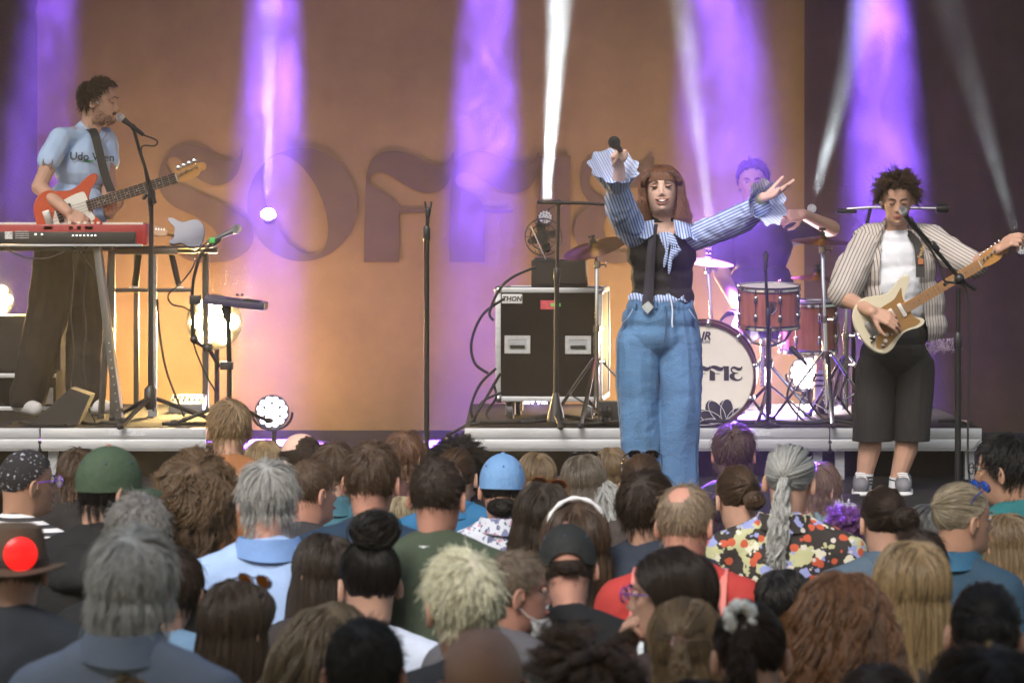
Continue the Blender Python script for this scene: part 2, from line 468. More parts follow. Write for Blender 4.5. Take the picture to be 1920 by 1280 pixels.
def polar(l, c, n=64):
    a = np.array([math.atan2(y - c[1], x - c[0]) for x, y in l]); o = np.argsort(a); a = a[o]; l = np.array(l)[o]
    t = np.linspace(-PI, PI, n, endpoint=False)
    return [(np.interp(q, a, l[:, 0], period=2 * PI), np.interp(q, a, l[:, 1], period=2 * PI)) for q in t]
for nm, out, holes in LETTERS:
    def w2(l): return [((a - 960) / FPX * BACK, CAMZ - (b - HY) / FPX * BACK) for a, b in l]
    M = Matrix.Translation((0, BACK - .022, 0)) @ Matrix.Rotation(PI / 2, 4, 'X')
    if holes:
        c = (280 + 274, 240 + 144); A = w2(polar(out, c)); B = w2(polar(holes[0], c)); n = len(A)
        mb = MB(); vs = [M @ Vector((*p, z)) for z in (0, .004) for l in (A, B) for p in l]; fs = []
        for k in range(n):
            k2 = (k + 1) % n
            fs += [(k, k2, n + k2, n + k), (2 * n + k, 3 * n + k, 3 * n + k2, 2 * n + k2), (k, 2 * n + k, 2 * n + k2, k2), (n + k, n + k2, 3 * n + k2, 3 * n + k)]
        part(nm, mb.add(vs, fs), m_letter, bd)
    else: part(nm, MB().prism(w2(out), .004, M), m_letter, bd)
# side drapes; the backdrop's fade into shade is put into their dark colour
for nm, x0, x1, y, lab in (('shade_drape', P(1508, 0, 18.62).x, 6.2, 18.62, 'drape on the right, dark brown standing in for the backdrop fading into shade'),
                           ('shade_drape', -6.2, P(70, 0, 18.3).x, 18.3, 'drape on the left, dark brown standing in for the backdrop fading into shade')):
    t = thing(nm, lab, 'drape', ((x0 + x1) / 2, y, SZ), 'side drapes coloured dark for shade')
    part('cloth', drape(x0, x1, y, SZ + .01, 6.4, .016, .55, 200, seed=3), mat('drape_shade_cloth', (.055, .034, .022), .95, var=.3, scale=3, bump=.3, bscale=60), t)

# risers: deck, rail with grooves, legs, skirt
def riser(x0, x1, joints, label):
    t = thing('stage_riser', label, 'riser', ((x0 + x1) / 2, RF, SZ), 'low risers on the stage')
    y1 = 17.3
    xs = [x0] + joints + [x1]
    for a, b in zip(xs[:-1], xs[1:]):
        part('deck_panel', MB().box(((a + b) / 2, (RF + y1) / 2 + .02, RZ - .01), (b - a - .006, y1 - RF - .04, .02), bev=.003), m_floor, t)
        w = b - a - .008; cx = (a + b) / 2
        rail = MB().box((cx, RF + .012, RZ - .028), (w, .03, .052), bev=.003)
        rail.box((cx, RF + .014, RZ - .0585), (w, .022, .009))
        rail.box((cx, RF + .006, RZ - .088), (w, .03, .05), bev=.004)
        rail.box((cx, RF + .012, RZ - .118), (w, .024, .010))
        part('front_rail', rail, m_alu, t)
        part('tape_strip', MB().box((b - .42, RF - .0042, RZ - .028), (.20, .0016, .026)), mat('paper_label', (.5, .52, .56), .8, var=.35, scale=60, stretch=(1, 1, 3)), t)
        for xx in (a + .06, b - .06):
            for yy in (RF + .08, y1 - .1):
                part('leg', MB().box((xx, yy, (SZ + RZ - .12) / 2), (.05, .05, RZ - .12 - SZ)), m_alud, t)
        cl = MB().box((b, RF - .0, RZ - .075), (.018, .02, .012)).cap((b, RF - .004, RZ - .085), .004, (b, RF - .004, RZ - .125), .011, 8)
        if b != x1: part('clamp', cl, m_blackmetal, t)
    part('skirt', MB().box(((x0 + x1) / 2, RF + .2, (SZ + RZ - .12) / 2), (x1 - x0 - .12, .01, RZ - .13 - SZ)), m_black, t)
    return t
riser(-3.6, P(387, 0, RF).x, [P(75, 0, RF).x], 'left stage riser with aluminium front rail under the keyboard')
riser(P(870, 0, RF).x, P(1842, 0, RF).x, [P(1556, 0, RF).x], 'right stage riser with aluminium front rail under the drums')

# ------------------------------------------------------------------ stage lamps
m_housing = mat('lamp_housing', (.02, .02, .022), .5, metal=.2)
def spot(name, loc, target, watts, col, ang, blend=.35, rad=.03):
    d = bpy.data.lights.new(name, 'SPOT'); d.energy = watts; d.color = col; d.spot_size = RAD(ang); d.spot_blend = blend
    d.shadow_soft_size = rad
    o = bpy.data.objects.new(name, d); C.objects.link(o); o.location = loc
    o.rotation_euler = (Vector(target) - Vector(loc)).to_track_quat('-Z', 'Y').to_euler(); return o
def point(name, loc, watts, col, rad=.05):
    d = bpy.data.lights.new(name, 'POINT'); d.energy = watts; d.color = col; d.shadow_soft_size = rad
    o = bpy.data.objects.new(name, d); C.objects.link(o); o.location = loc; return o
def led_mat(nm, col, s): return mat(nm, (.8, .8, .8), .3, emit=col, estr=s)
def par_lamp(loc, aim, r, label, emat, ring=(1, 6, 12), group=None, yoke=True):
    """LED par can: housing, bezel, and its lenses, with a yoke"""
    t = thing('par_lamp', label, 'stage lamp', loc, group)
    L = Vector(loc); d = (Vector(aim) - L).normalized(); u, v, _ = basis(d)
    part('housing', MB().lathe([(r * .7, -r * 1.5), (r * .95, -r * 1.2), (r * 1.08, -.01), (r * 1.08, .0)], L, d, 20), m_housing, t)
    cell = r / (2.0 * len(ring) - 1) if len(ring) > 1 else r
    for i, n in enumerate(ring):
        for k in range(n):
            a = 2 * PI * k / n + (.26 if i == 2 else 0)
            rr = 0 if i == 0 else i * cell * 1.93
            q = L + (u * math.cos(a) + v * math.sin(a)) * rr
            part('lens', MB().lathe([(cell * .92, 0.002), (cell * .92, .012), (cell * .5, .02), (.001, .022)], q, d, 8), emat, t)
    if yoke:
        yk = []
        for k in range(13):
            a = PI * k / 12
            yk.append(L - d * r * .7 + Vector((1, 0, 0)) * math.cos(a) * r * 1.25 + Vector((0, .4, -1)).normalized() * math.sin(a) * r * 1.2)
        part('yoke', MB().tube(yk, .008, 6), m_housing, t)
    return t
PURP = (.27, .10, 1.0)
WARM = (1.0, .66, .24)
COOL = (.86, .97, 1.0)
# purple lamps on the rear truss shine straight down just in front of the backdrop
tr = thing('lighting_truss', 'lighting truss above the rear of the stage', 'truss', (0, 17.9, 6.35))
for dy, dz in ((-.14, 0), (.14, 0), (0, .22)):
    part('tube', MB().tube([(-5.5, 17.8 + dy, 6.35 + dz), (5.5, 17.8 + dy, 6.35 + dz)], .025), m_alu, tr)
PURPLES = [(95, 60, 17.8, .4, 8), (515, 500, 17.8, 1.5, 7), (915, 900, 17.8, 1.7, 7), (1352, 1366, 16.35, .75, 9), (1652, 1662, 17.6, 1.6, 7.5), (700, 690, 17.9, .0, 7)]
for i, (xt, xb, D, k, ang) in enumerate(PURPLES):
    if k <= 0: continue
    a = P(xt, 0, D); b = P(xb, 500, D)
    top = a + (a - b) * ((6.2 - a.z) / (a.z - b.z)); 
    t = par_lamp(top, b, .12, 'purple lamp on the truss high above ' + ('the left drape', 'the letter O', 'the middle letters', 'the drummer', 'the guitarist', 'the floor')[i], led_mat('led_purple', PURP, 4), (1, 6), 'purple lamps on the truss')
    dr = (b - top).normalized()
    spot('purple_light', top + dr * .03, b, 1150000 * k, PURP, ang * 1.35, 1.0, .05)
# white beams rising from lamps set against the backdrop
WHITES = [(503, 403, 505, -300, 17.9, .9, 7.0), (1022, 408, 1050, 0, 17.9, 1.5, 8.0), (1338, 470, 1278, 0, 17.6, .8, 8.5), (1522, 392, 1592, 120, 17.4, .9, 11.0), (1915, 470, 1775, 0, 17.4, .35, 11.0)]
for i, (x0, y0, x1, y1, D, k, ang) in enumerate(WHITES):
    a = P(x0, y0, D); b = P(x1, y1, D - .25)
    dr = (b - a).normalized()
    par_lamp(a, a + Vector((0, -1, .45)), .045 if i < 2 else .03, 'small white lamp shining up, ' + ('in front of the letter O', 'over the black box on the flight case', 'behind the singer head', 'beside the drummer arm', 'at the right edge')[i], led_mat('led_white' if i < 1 else 'led_dim', (.9, .93, 1), 1.4 if i < 1 else .12), (1, 6, 12), 'small white lamps shining up the backdrop', yoke=False)
    spot('white_light', a + dr * .09, b, (260000, 400000, 100000, 65000, 32000)[i] * k, COOL if i else (.75, .65, 1), ang, .9, .03)

# lamps near the floor: warm and white washes behind the band
LAMPS = [(402, 603, 17.5, .16, (1, 6), 'bright warm lamp glaring behind the pad stand', WARM, 400, (330, 480, 9.0), 520, 105),
         (-6, 562, 17.5, .10, (1, 6), 'warm lamp at the left edge behind the bassist', WARM, 300, (60, 400, 8.0), 130, 120),
         (510, 772, 17.2, .098, (1, 6, 12), 'round white lamp of many lenses on the floor between the risers', (.80, .74, 1.0), 16, (470, 500, 9.0), 50, 110),
         (1004, 772, 17.5, .10, (1, 6, 12), 'lavender lamp glowing under the flight case', (.66, .50, 1.0), 14, (1000, 600, 9.0), 60, 120),
         (1272, 640, 17.6, .11, (1, 6), 'warm lamp hidden behind the bass drum', WARM, 50, (1240, 200, 12.0), 300, 150),
         (1512, 700, 17.5, .10, (1, 6, 12), 'white lamp shining between the cymbal stand legs', (1.0, .84, .86), 60, (1470, 500, 11.0), 160, 140)]
for x, y, D, r, ring, lab, col, es, tg, wts, ang in LAMPS:
    a = P(x, y, D); b = P(*tg); d = (b - a).normalized()
    t = par_lamp(a, b, r, lab, led_mat('led_%d_%d' % (x, y), col, es), ring, yoke=(x not in (402, -6)))
    base = SZ
    part('foot_stand', MB().tube([a + Vector((0, .15, -r * 1.1)), (a.x, a.y + .15, base + .02)], .016, 8).lathe([(.13, 0), (.13, .012), (.03, .02)], (a.x, a.y + .15, base), (0, 0, 1), 20), m_housing, t)
    spot('floor_lamp_light', a + d * .05, b, wts, col, ang, .6, r * .7)
# wash on the backdrop from lamps on the floor behind the risers
for x, w, c, tz in ((300, 150, (1, .60, .20), .5), (640, 26, (1, .56, .30), 1.4), (1250, 110, (1, .62, .26), .8), (1480, 50, (1, .80, .80), .5), (60, 9, (1, .5, .2), .8)):
    a = P(x, 800, 18.05)
    spot('backdrop_wash', (a.x, 17.75, SZ + .25), (a.x, BACK, SZ + tz), w, c, 140, .9, .15)

# unseen canopy added above the camera to shade the nearest rows
cn = MB().box((0, .7, 3.55), (9, 7.2, .06)); cn.box((0, 4.26, 3.42), (9, .05, .22)); struct('added_shade_canopy', cn, mat('shade_canopy_cloth', (.10, .10, .11), .9))

# narrow purple lamp on the truss that catches the hair of the people below the drums
_a = Vector((1.15, 17.9, 6.2)); _b = Vector((.92, 10.8, 1.72))
par_lamp(_a, _b, .10, 'narrow purple lamp on the truss aimed at the audience below the drums', led_mat('led_purple', PURP, 4), (1, 6), 'purple lamps on the truss')
spot('purple_light', _a + (_b - _a).normalized() * .06, _b, 80000, PURP, 5.5, .6, .05)
# ------------------------------------------------------------------ people: heads, hair, hands
HEAD_T = np.array([  # z from chin, front y, back y, half width, front taper
    (-.125, .022, -.108, .064, .0), (-.09, .014, -.102, .057, .0), (-.05, .012, -.098, .0535, .0), (-.022, .022, -.096, .0525, .05), (-.010, .056, -.095, .0515, .35),
    (-.003, .078, -.094, .051, .5), (.006, .087, -.093, .053, .46), (.02, .0895, -.0925, .057, .36), (.035, .0895, -.092, .060, .28), (.05, .0895, -.092, .062, .22),
    (.065, .0895, -.0925, .0645, .17), (.08, .089, -.094, .0665, .13), (.095, .088, -.096, .069, .10), (.11, .088, -.0985, .0715, .08), (.125, .0885, -.100, .0735, .06),
    (.14, .0885, -.101, .075, .05), (.155, .0875, -.101, .0755, .03), (.17, .084, -.099, .075, .02), (.185, .077, -.092, .071, .0), (.20, .065, -.079, .062, .0),
    (.212, .049, -.061, .049, .0), (.221, .028, -.037, .030, .0), (.2255, .008, -.014, .010, .0)])
_HC0 = (-.006, .0785, .0975, .135, .0935)
for _r in HEAD_T:
    if _r[0] > .13:
        _f = math.sqrt(max(0, 1 - ((_r[0] - _HC0[3]) / _HC0[4]) ** 2)) * .985
        _r[3] = min(_r[3], _HC0[1] * _f); _r[1] = min(_r[1], _HC0[0] + _HC0[2] * _f); _r[2] = max(_r[2], _HC0[0] - _HC0[2] * _f)
def head_verts(nseg=40, fine=1, jaw=1.0, nose=1.0, smile=0.0):
    zs = HEAD_T[:, 0]
    if fine > 1:
        zz = np.interp(np.linspace(0, len(zs) - 1, (len(zs) - 1) * fine + 1), range(len(zs)), zs)
    else: zz = zs
    rings = []
    th = np.linspace(0, 2 * PI, nseg, endpoint=False)
    for z in zz:
        yf, yb, w, tf = [np.interp(z, zs, HEAD_T[:, i]) for i in (1, 2, 3, 4)]
        if z < .06: w = w * (1 + (jaw - 1) * (.06 - z) / .06)
        c = np.cos(th); sn = np.sin(th)
        yc = (yf + yb) / 2; hy = (yf - yb) / 2
        y = yc + hy * c; x = w * sn * (1 - tf * np.maximum(0, c))
        front = np.clip(c, 0, 1) ** .5
        def G(x0, z0, sx, sz): return np.exp(-((x - x0) / sx) ** 2 - ((z - z0) / sz) ** 2)
        dy = np.zeros_like(x)
        nz = np.interp(z, [.066, .072, .078, .10, .124, .14], [0, .016, .0245, .013, .003, 0]) * nose
        dy += nz * np.exp(-(x / .0085) ** 2) + .010 * nose * (G(.013, .0735, .006, .007) + G(-.013, .0735, .006, .007))
        dy -= .0115 * (G(.031, .116, .014, .011) + G(-.031, .116, .014, .011))
        dy += .0045 * (G(.03, .134, .02, .006) + G(-.03, .134, .02, .006))
        dy += .0055 * (G(0, .0525, .018, .0045) + G(0, .0385, .016, .005)) - .004 * G(0, .0455, .022, .0022) - .003 * G(0, .029, .02, .005)
        dy += .006 * G(0, .012, .018, .010) + .004 * (G(.045, .088, .016, .014) + G(-.045, .088, .016, .014))
        dy += .003 * smile * (G(.034, .06, .012, .014) + G(-.034, .06, .012, .014))
        y = y + dy * front * (z > -.02)
        rings.append([(a, b, z) for a, b in zip(x, y)])
    return rings
def ear_mb(mb, side, sc=1.0):
    R = Matrix.Rotation(RAD(22) * side, 3, 'Z') @ Matrix.Rotation(RAD(-12), 3, 'X')
    c = Vector((side * .0785, -.012, .097))
    mb.ell(c, (.0075 * sc, .0175 * sc, .031 * sc), R, 12, 8)
    pts = []
    for k in range(11):
        a = RAD(-70 + k * 25)
        pts.append(c + R @ Vector((side * .006, -math.cos(a) * .0155, math.sin(a) * .028)))
    mb.tube(pts, .0042, 6)
def head_mb(fine=1, nseg=40, ears=True, **k):
    mb = MB().loft(head_verts(nseg, fine, **k))
    if ears:
        for s_ in (-1, 1): ear_mb(mb, s_)
    return mb
HC = np.array((0, -.006, .135)); HR = np.array((.0785, .0975, .0935))
HLINE_A = [0, 35, 62, 80, 95, 112, 130, 150, 180]
HLINE_D = [-.93, -.9, -.72, -.28, -.12, .10, .36, .52, .58]
def hair_mask(d, grow=0.0, line=None):
    ph = np.degrees(np.arctan2(np.abs(d[:, 0]), -d[:, 1]))
    return d[:, 2] > np.interp(ph, HLINE_A, line if line is not None else HLINE_D) - grow
def fib(n, seed=0):
    i = np.arange(n) + .5; ph = np.arccos(1 - 2 * i / n); th = PI * (1 + 5 ** .5) * i + seed
    return np.stack([np.cos(th) * np.sin(ph), np.sin(th) * np.sin(ph), np.cos(ph)], 1)
def nrm(a): return a / np.maximum(1e-9, np.linalg.norm(a, axis=-1, keepdims=True))
def bald_mask(d, kind):
    if kind is None: return np.ones(len(d), bool)
    if kind == 'top':    return ~((d[:, 2] > .33) & (d[:, 1] > -.62) )
    if kind == 'full':   return d[:, 2] < -.12
    if kind == 'spot':   return np.linalg.norm(d - nrm(np.array([[0.05, -.62, .80]])), axis=1) > .40
    if kind == 'back':   return ~((d[:, 2] > .42) & (np.abs(d[:, 0]) < .55) & (d[:, 1] < .35))
    if kind == 'front':  return ~((d[:, 2] > .3) & (d[:, 1] > .05))
def hair_sim(n=2200, K=7, length=.05, seed=0, kind='short', lift=.35, grav=.25, curl=0.0, freq=2.0, clump=.5, ng=160, vol=.05, bald=None, rnd=.25,
             tie=(0, -.9, .3), part_x=0.0, back=.35, tail=.2, line=None, messy=.1, sweep=0.0, wave=0.0, cutz=None, thin=1.0, freecap=False, faceclear=False, stray=.06):
    R = np.random.default_rng(seed)
    d = fib(int(n * 3.2), seed); d = nrm(d + R.normal(0, .02, d.shape))
    d = d[hair_mask(d, 0, line) & bald_mask(d, bald)]
    if len(d) > n: d = d[R.permutation(len(d))[:n]]
    n = len(d); ng = min(ng, n)
    g = d[:ng]
    tie = np.array(tie, float); tie = tie / np.linalg.norm(tie); wh = nrm(np.array([[.12, -.55, .83]]))[0]
    p = HC + HR * g; step = (length / (K - 1)) * (1 + R.normal(0, rnd * .5, (ng, 1))).clip(.4, 1.6)
    nor = nrm(g / HR)
    def tang(v, nn): return nrm(v - nn * (v * nn).sum(1, keepdims=True))
    if kind in ('short', 'curly'):
        fl = tang(g - wh, nor) if sweep == 0 else tang((g - wh) + np.array((sweep, 0, 0)), nor)
        v = nrm(fl * (1 - lift) + nor * lift)
    elif kind == 'up':
        v = nrm(nor * .8 + np.array((0, .25, .5)))
    elif kind == 'long':
        sx = np.sign(g[:, :1] - part_x)
        top = np.clip((g[:, 2:3] - .25) / .5, 0, 1) * np.clip((g[:, 1:2] + .75) / .6, 0, 1)
        v = nrm(tang(np.concatenate([sx * .8 * top + R.normal(0, .12, (ng, 1)), -back * np.ones((ng, 1)) * (top > 0), -(1 - top) * 1.0 - .1], 1), nor) * (1 - lift) + nor * lift)
    else:
        v = tang(tie - g, nor)
    jit = R.normal(0, messy, (ng, 3)); lay = (vol * (.2 + .8 * R.random((ng, 1))))
    path = [p.copy()]; G = np.array((0, 0, -1.0))
    phs = R.random((ng, 1)) * 2 * PI
    for k in range(1, K):
        t = k / (K - 1); q = (p - HC) / HR; m = np.linalg.norm(q, axis=1, keepdims=True); nn = nrm(q / HR)
        if kind in ('pony', 'bun', 'half'):
            tp = HC + HR * tie * (1 + vol * .8)
            far = np.linalg.norm(tp - p, axis=1, keepdims=True)
            pass
        dirv = v * (1 - grav) + G * grav + jit * t
        if kind == 'up': dirv = dirv + nn * .3
        if wave: dirv = dirv + np.stack([np.cos(phs[:, 0] + t * 2 * PI * freq), np.sin(phs[:, 0] * 1.3 + t * 2 * PI * freq) * .6, np.zeros(ng)], 1) * wave
        inside = m < 1 + lay + .02
        dd = (dirv * nn).sum(1, keepdims=True)
        dirv = np.where(inside & (dd < 0), dirv - nn * dd, dirv)
        dirv = nrm(dirv); v = nrm(v * .5 + dirv * .5); p = p + dirv * step
        q = (p - HC) / HR; m = np.linalg.norm(q, axis=1, keepdims=True)
        lim = 1 + lay * min(1, t * 2.5)
        p = np.where((m < lim) & (p[:, 2:3] > .03), HC + (p - HC) * lim / np.maximum(m, 1e-6), p)
        ax = np.array((0, -.045)); e = p[:, :2] - ax; z = p[:, 2:3]
        rx = np.interp(-z[:, 0], [-.04, .0, .10, .14, .22, .3], [.03, .064, .07, .10, .19, .215]); ry = np.interp(-z[:, 0], [-.04, .0, .1, .16, .26, .4], [.03, .066, .075, .095, .125, .135])
        mm = np.sqrt((e[:, 0] / rx) ** 2 + (e[:, 1] / ry) ** 2)[:, None]; bad = (mm < 1 + lay) & (z < .04)
        e2 = e * np.where(bad, (1 + lay) / np.maximum(mm, .05), 1)
        p = np.concatenate([ax + e2, z], 1)
        if cutz is not None: p[:, 2] = np.maximum(p[:, 2], cutz + .02 * np.sin(phs[:, 0] * 3))
        path.append(p.copy())
    gp = np.stack(path, 1)
    if kind in ('pony', 'bun', 'half'):
        # combed along the skull to the tie, then hanging as a tail or wound into a bun
        K1 = max(4, int(K * .55)) if kind != 'bun' else K
        tp = HC + HR * tie * (1.0 + .02)
        gp = np.zeros((ng, K, 3))
        for k in range(K):
            if k < K1:
                t = k / (K1 - 1)
                dd = nrm(g * (1 - t) + tie * t + np.array((0, 0, -.05)) * math.sin(PI * t))
                gp[:, k] = HC + HR * dd * (1 + lay * math.sin(PI * min(1, t * .9 + .1)) + .02)
            else:
                t = (k - K1 + 1) / (K - K1)
                off = R.normal(0, .010, (ng, 3)) + nrm(R.normal(0, 1, (ng, 3))) * .026 * math.sin(PI * min(t, .85))
                o = nrm(tie[None] * .55 + np.array((0, 0, -.15)))[0]
                gp[:, k] = tp + o * .05 * math.sin(PI * .5 * min(1, t * 1.6)) + np.array((0, 0, -1)) * tail * t ** 1.15 * (1 + R.normal(0, .06, (ng, 1))) + off * (.3 + t * .9)
    # strands follow their guide
    D2 = ((d[:, None, :] - g[None]) ** 2).sum(2); idx = D2.argmin(1)
    root = HC + HR * d; rel = root - gp[idx, 0]
    tt = np.linspace(0, 1, K)[None, :, None]
    cl = np.clip(tt * 1.3, 0, 1) * clump
    pts = gp[idx] + rel[:, None, :] * (1 - cl)
    pts += np.cumsum(R.normal(0, messy * length / K * .5, (n, K, 3)), 1) * (tt > 0)
    if kind not in ('pony', 'bun', 'half'):
        pts = root[:, None] + (pts - pts[:, :1]) * (1 + R.normal(0, rnd, (n, 1, 1))).clip(.45, 1.5) if length < .12 else pts
    if curl:
        a = phs[idx][:, :1] + tt[..., 0] * 2 * PI * freq + R.normal(0, .35, (n, 1))
        pts[..., 0] += np.sin(a) * curl * tt[..., 0] ** .6; pts[..., 1] += np.cos(a) * curl * tt[..., 0] ** .6
        pts[..., 2] += np.sin(a * 1.0 + 1.0) * curl * .6 * tt[..., 0] ** .6
    q = (pts - HC) / HR; m = np.linalg.norm(q, axis=2, keepdims=True)
    cap_ = 1.02 + vol * (1.0 + .5 * R.random((n, 1, 1)))
    if kind in ('short', 'curly', 'long') and not freecap:
        soft = cap_ + (m - cap_) * .18
        pts = np.where((m > cap_) & (pts[..., 2:3] > .06), HC + (pts - HC) * soft / m, pts)
        e = (pts[..., :2] - np.array((0, -.006))) / HR[:2]; mm = np.linalg.norm(e, axis=2, keepdims=True)
        lim = cap_ * np.interp(pts[..., 2:3], [-.30, -.14, -.05, .08], [2.2, 1.35, 1.03, 1.0])
        f = np.where((mm > lim) & (pts[..., 2:3] < .10), (lim + (mm - lim) * .18) / np.maximum(mm, 1e-6), 1.0)
        pts[..., :2] = np.array((0, -.006)) + (pts[..., :2] - np.array((0, -.006))) * f
    if faceclear:
        front = (pts[..., 2] < .15) & (pts[..., 1] > .0)
        sgx = np.where(root[:, :1] >= 0, 1.0, -1.0)
        pts[..., 1] = np.where(front, np.minimum(pts[..., 1], .012 + np.clip(pts[..., 2] - .10, 0, .05) * .9), pts[..., 1])
        pts[..., 0] = np.where(front, sgx * np.maximum(pts[..., 0] * sgx, .080), pts[..., 0])
    st = R.random((n, 1, 1)) < stray
    out_ = nrm(pts - HC) * (R.random((n, 1, 1)) * .016 + np.abs(R.normal(0, .005, (n, K, 3)))) * tt ** 1.3
    pts = np.where(st, pts + out_, pts)
    q = (pts - HC) / HR; m = np.linalg.norm(q, axis=2, keepdims=True)
    pts = np.where((m < 1.01) & (pts[..., 2:3] > .04), HC + (pts - HC) * 1.01 / np.maximum(m, 1e-6), pts)
    return pts
def bun_strands(c, r, n=500, K=9, seed=0, squash=.85):
    R = np.random.default_rng(seed)
    a = nrm(R.normal(0, 1, (n, 3)) + np.array((0, 2.2, 0))); b = nrm(np.cross(a, R.normal(0, 1, (n, 3)))); cc = np.cross(a, b)
    t = (R.random((n, 1)) * 2 * PI + np.linspace(0, 2.4, K)[None])[..., None]
    rad = r * (.78 + .27 * R.random((n, 1, 1)))
    p = (b[:, None] * np.cos(t) + cc[:, None] * np.sin(t) + a[:, None] * R.normal(0, .25, (n, 1, 1))) * rad
    p[..., 2] *= squash
    return p + np.array(c)
def strands(name, pts, rad, m, parent, M=None):
    n, K, _ = pts.shape
    if M is not None:
        A = np.array(M); pts = pts @ A[:3, :3].T + A[:3, 3]
    hc = bpy.data.hair_curves.new(name); hc.add_curves([K] * n)
    hc.attributes['position'].data.foreach_set('vector', pts.astype(np.float32).ravel())
    at = hc.attributes.get('radius') or hc.attributes.new('radius', 'FLOAT', 'POINT')
    prof = np.interp(np.linspace(0, 1, K), [0, .6, 1], [1, .9, .35]) * rad
    at.data.foreach_set('value', np.tile(prof, n).astype(np.float32))
    hc.materials.append(m)
    o = bpy.data.objects.new(name, hc); C.objects.link(o); o.parent = parent; o['kind'] = 'stuff'
    return o
def scalp_mb(bald=None, line=None, k=1.015, nu=44, nv=30):
    mb = MB(); idx = {}; 
    def vert(i, j):
        key = (i % nu, j)
        if key not in idx:
            th = -PI / 2 + PI * j / nv; ph = 2 * PI * i / nu
            d = np.array((math.cos(th) * math.cos(ph), math.cos(th) * math.sin(ph), math.sin(th)))
            idx[key] = len(mb.v); mb.v.append(tuple(HC + HR * d * k))
        return idx[key]
    for j in range(nv):
        for i in range(nu):
            th = -PI / 2 + PI * (j + .5) / nv; ph = 2 * PI * (i + .5) / nu
            d = np.array([[math.cos(th) * math.cos(ph), math.cos(th) * math.sin(ph), math.sin(th)]])
            if hair_mask(d, 0, line)[0] and bald_mask(d, bald)[0]:
                mb.f.append((vert(i, j), vert(i + 1, j), vert(i + 1, j + 1), vert(i, j + 1)))
    return mb
def head_matrix(pos, yaw=0, pitch=0, roll=0, sc=1.0):
    """pos = chin-level origin; yaw 0 looks away from the camera (+y), 90 looks right; pitch>0 looks up"""
    return Matrix.Translation(pos) @ Matrix.Rotation(RAD(-yaw), 4, 'Z') @ Matrix.Rotation(RAD(roll), 4, 'Y') @ Matrix.Rotation(RAD(pitch), 4, 'X') @ Matrix.Scale(sc, 4)
def hand_mb(mb, wrist, fwd, nrm_, thumb, curl=(.5, .5, .5, .5, .4), sc=1.0, spread=.08, tdir=.9):
    """five-fingered hand; fwd = wrist to knuckles, nrm_ = out of the back of the hand, thumb = +1/-1 side"""
    w = Vector(wrist); f = Vector(fwd).normalized(); nn = Vector(nrm_); nn = (nn - f * nn.dot(f)).normalized(); s = f.cross(nn).normalized() * thumb
    L = [.040, .046, .043, .033]; kn = [.030, .010, -.010, -.029]; kl = [.086, .090, .086, .078]
    for i in range(4):
        k = w + (f * kl[i] + s * kn[i]) * sc
        mb.cap(w + s * kn[i] * .6 * sc + f * .012 * sc, .0145 * sc, k, .0118 * sc, 10)
        if i < 3: mb.cap(w + (f * .05 + s * (kn[i] + kn[i + 1]) * .45) * sc, .013 * sc, k.lerp(w + (f * kl[i + 1] + s * kn[i + 1]) * sc, .5) - f * .008 * sc, .011 * sc, 10)
        dr = (f + s * (1.5 - i) * spread).normalized(); p = k; a = 0
        for j, (ln, r0, r1, cw) in enumerate(((L[i], .0098, .0088, .9), (L[i] * .64, .0088, .0080, 1.1), (L[i] * .52, .0080, .0066, .7))):
            a += curl[i] * cw
            d2 = dr * math.cos(a) - nn * math.sin(a)
            q = p + d2 * ln * sc; mb.cap(p, r0 * sc, q, r1 * sc, 10); p = q
    p = w + (f * .022 + s * .022 - nn * .004) * sc; d0 = (f * .75 + s * tdir - nn * .25).normalized(); a = 0
    for ln, r0, r1 in ((.042, .0145, .0115), (.034, .0112, .0098), (.027, .0096, .0075)):
        d2 = (d0 * math.cos(a) + (f * .8 - s * .6 - nn * .5).normalized() * math.sin(a)).normalized()
        q = p + d2 * ln * sc; mb.cap(p, r0 * sc, q, r1 * sc, 10); p = q; a += curl[4]
    return mb
SKINS = {}
def skin(tone='fair'):
    c = {'fair': (.50, .295, .215), 'pale': (.66, .43, .345), 'tan': (.40, .225, .15), 'ruddy': (.52, .265, .195), 'deep': (.26, .145, .10)}[tone]
    return mat('skin_' + tone, c, .52, var=.10, scale=14, bump=.05, bscale=260, spec=.4, sss=.12)
m_eye = mat('eye_white', (.75, .72, .68), .25); m_iris = mat('iris_dark', (.03, .022, .018), .15)
m_lip = mat('lip', (.36, .115, .10), .4); m_mouth = mat('mouth_inside', (.05, .012, .012), .6); m_teeth = mat('teeth', (.78, .75, .68), .3)

# crowd body below the neck, feet on the ground, chin at z = 1.524 for a height of 1.75
CH = 1.524
def lower_body():
    b = MB()
    b.ell((0, -.05, 1.24), (.15, .095, .22)).ell((0, -.045, 1.0), (.14, .10, .2)).cap((0, -.05, 1.44), .05, (0, -.05, 1.3), .08)
    for s in (-1, 1):
        b.cap((0, -.055, 1.43), .045, (s * .165, -.05, 1.385), .045)
        b.chain([(s * .175, -.05, 1.375), (s * .222, -.05, 1.10), (s * .235, .0, .86)], [.047, .039, .028])
        b.chain([(s * .085, -.05, .95), (s * .10, -.04, .5), (s * .11, -.06, .09)], [.085, .055, .04])
        b.cap((s * .112, -.07, .045), .045, (s * .125, .11, .035), .035)
    me = fuse(b, .018, 3, 'lower_body'); v = [tuple(x.co) for x in me.vertices]; f = [tuple(p.vertices) for p in me.polygons]
    bpy.data.meshes.remove(me)
    r = MB(); r.add(v, f)
    for s in (-1, 1): hand_mb(r, (s * .235, .0, .865), (0, .15, -1), (s, 0, 0), 1 if s > 0 else -1, (.4, .45, .5, .5, .3))
    return r
LOWER = lower_body()
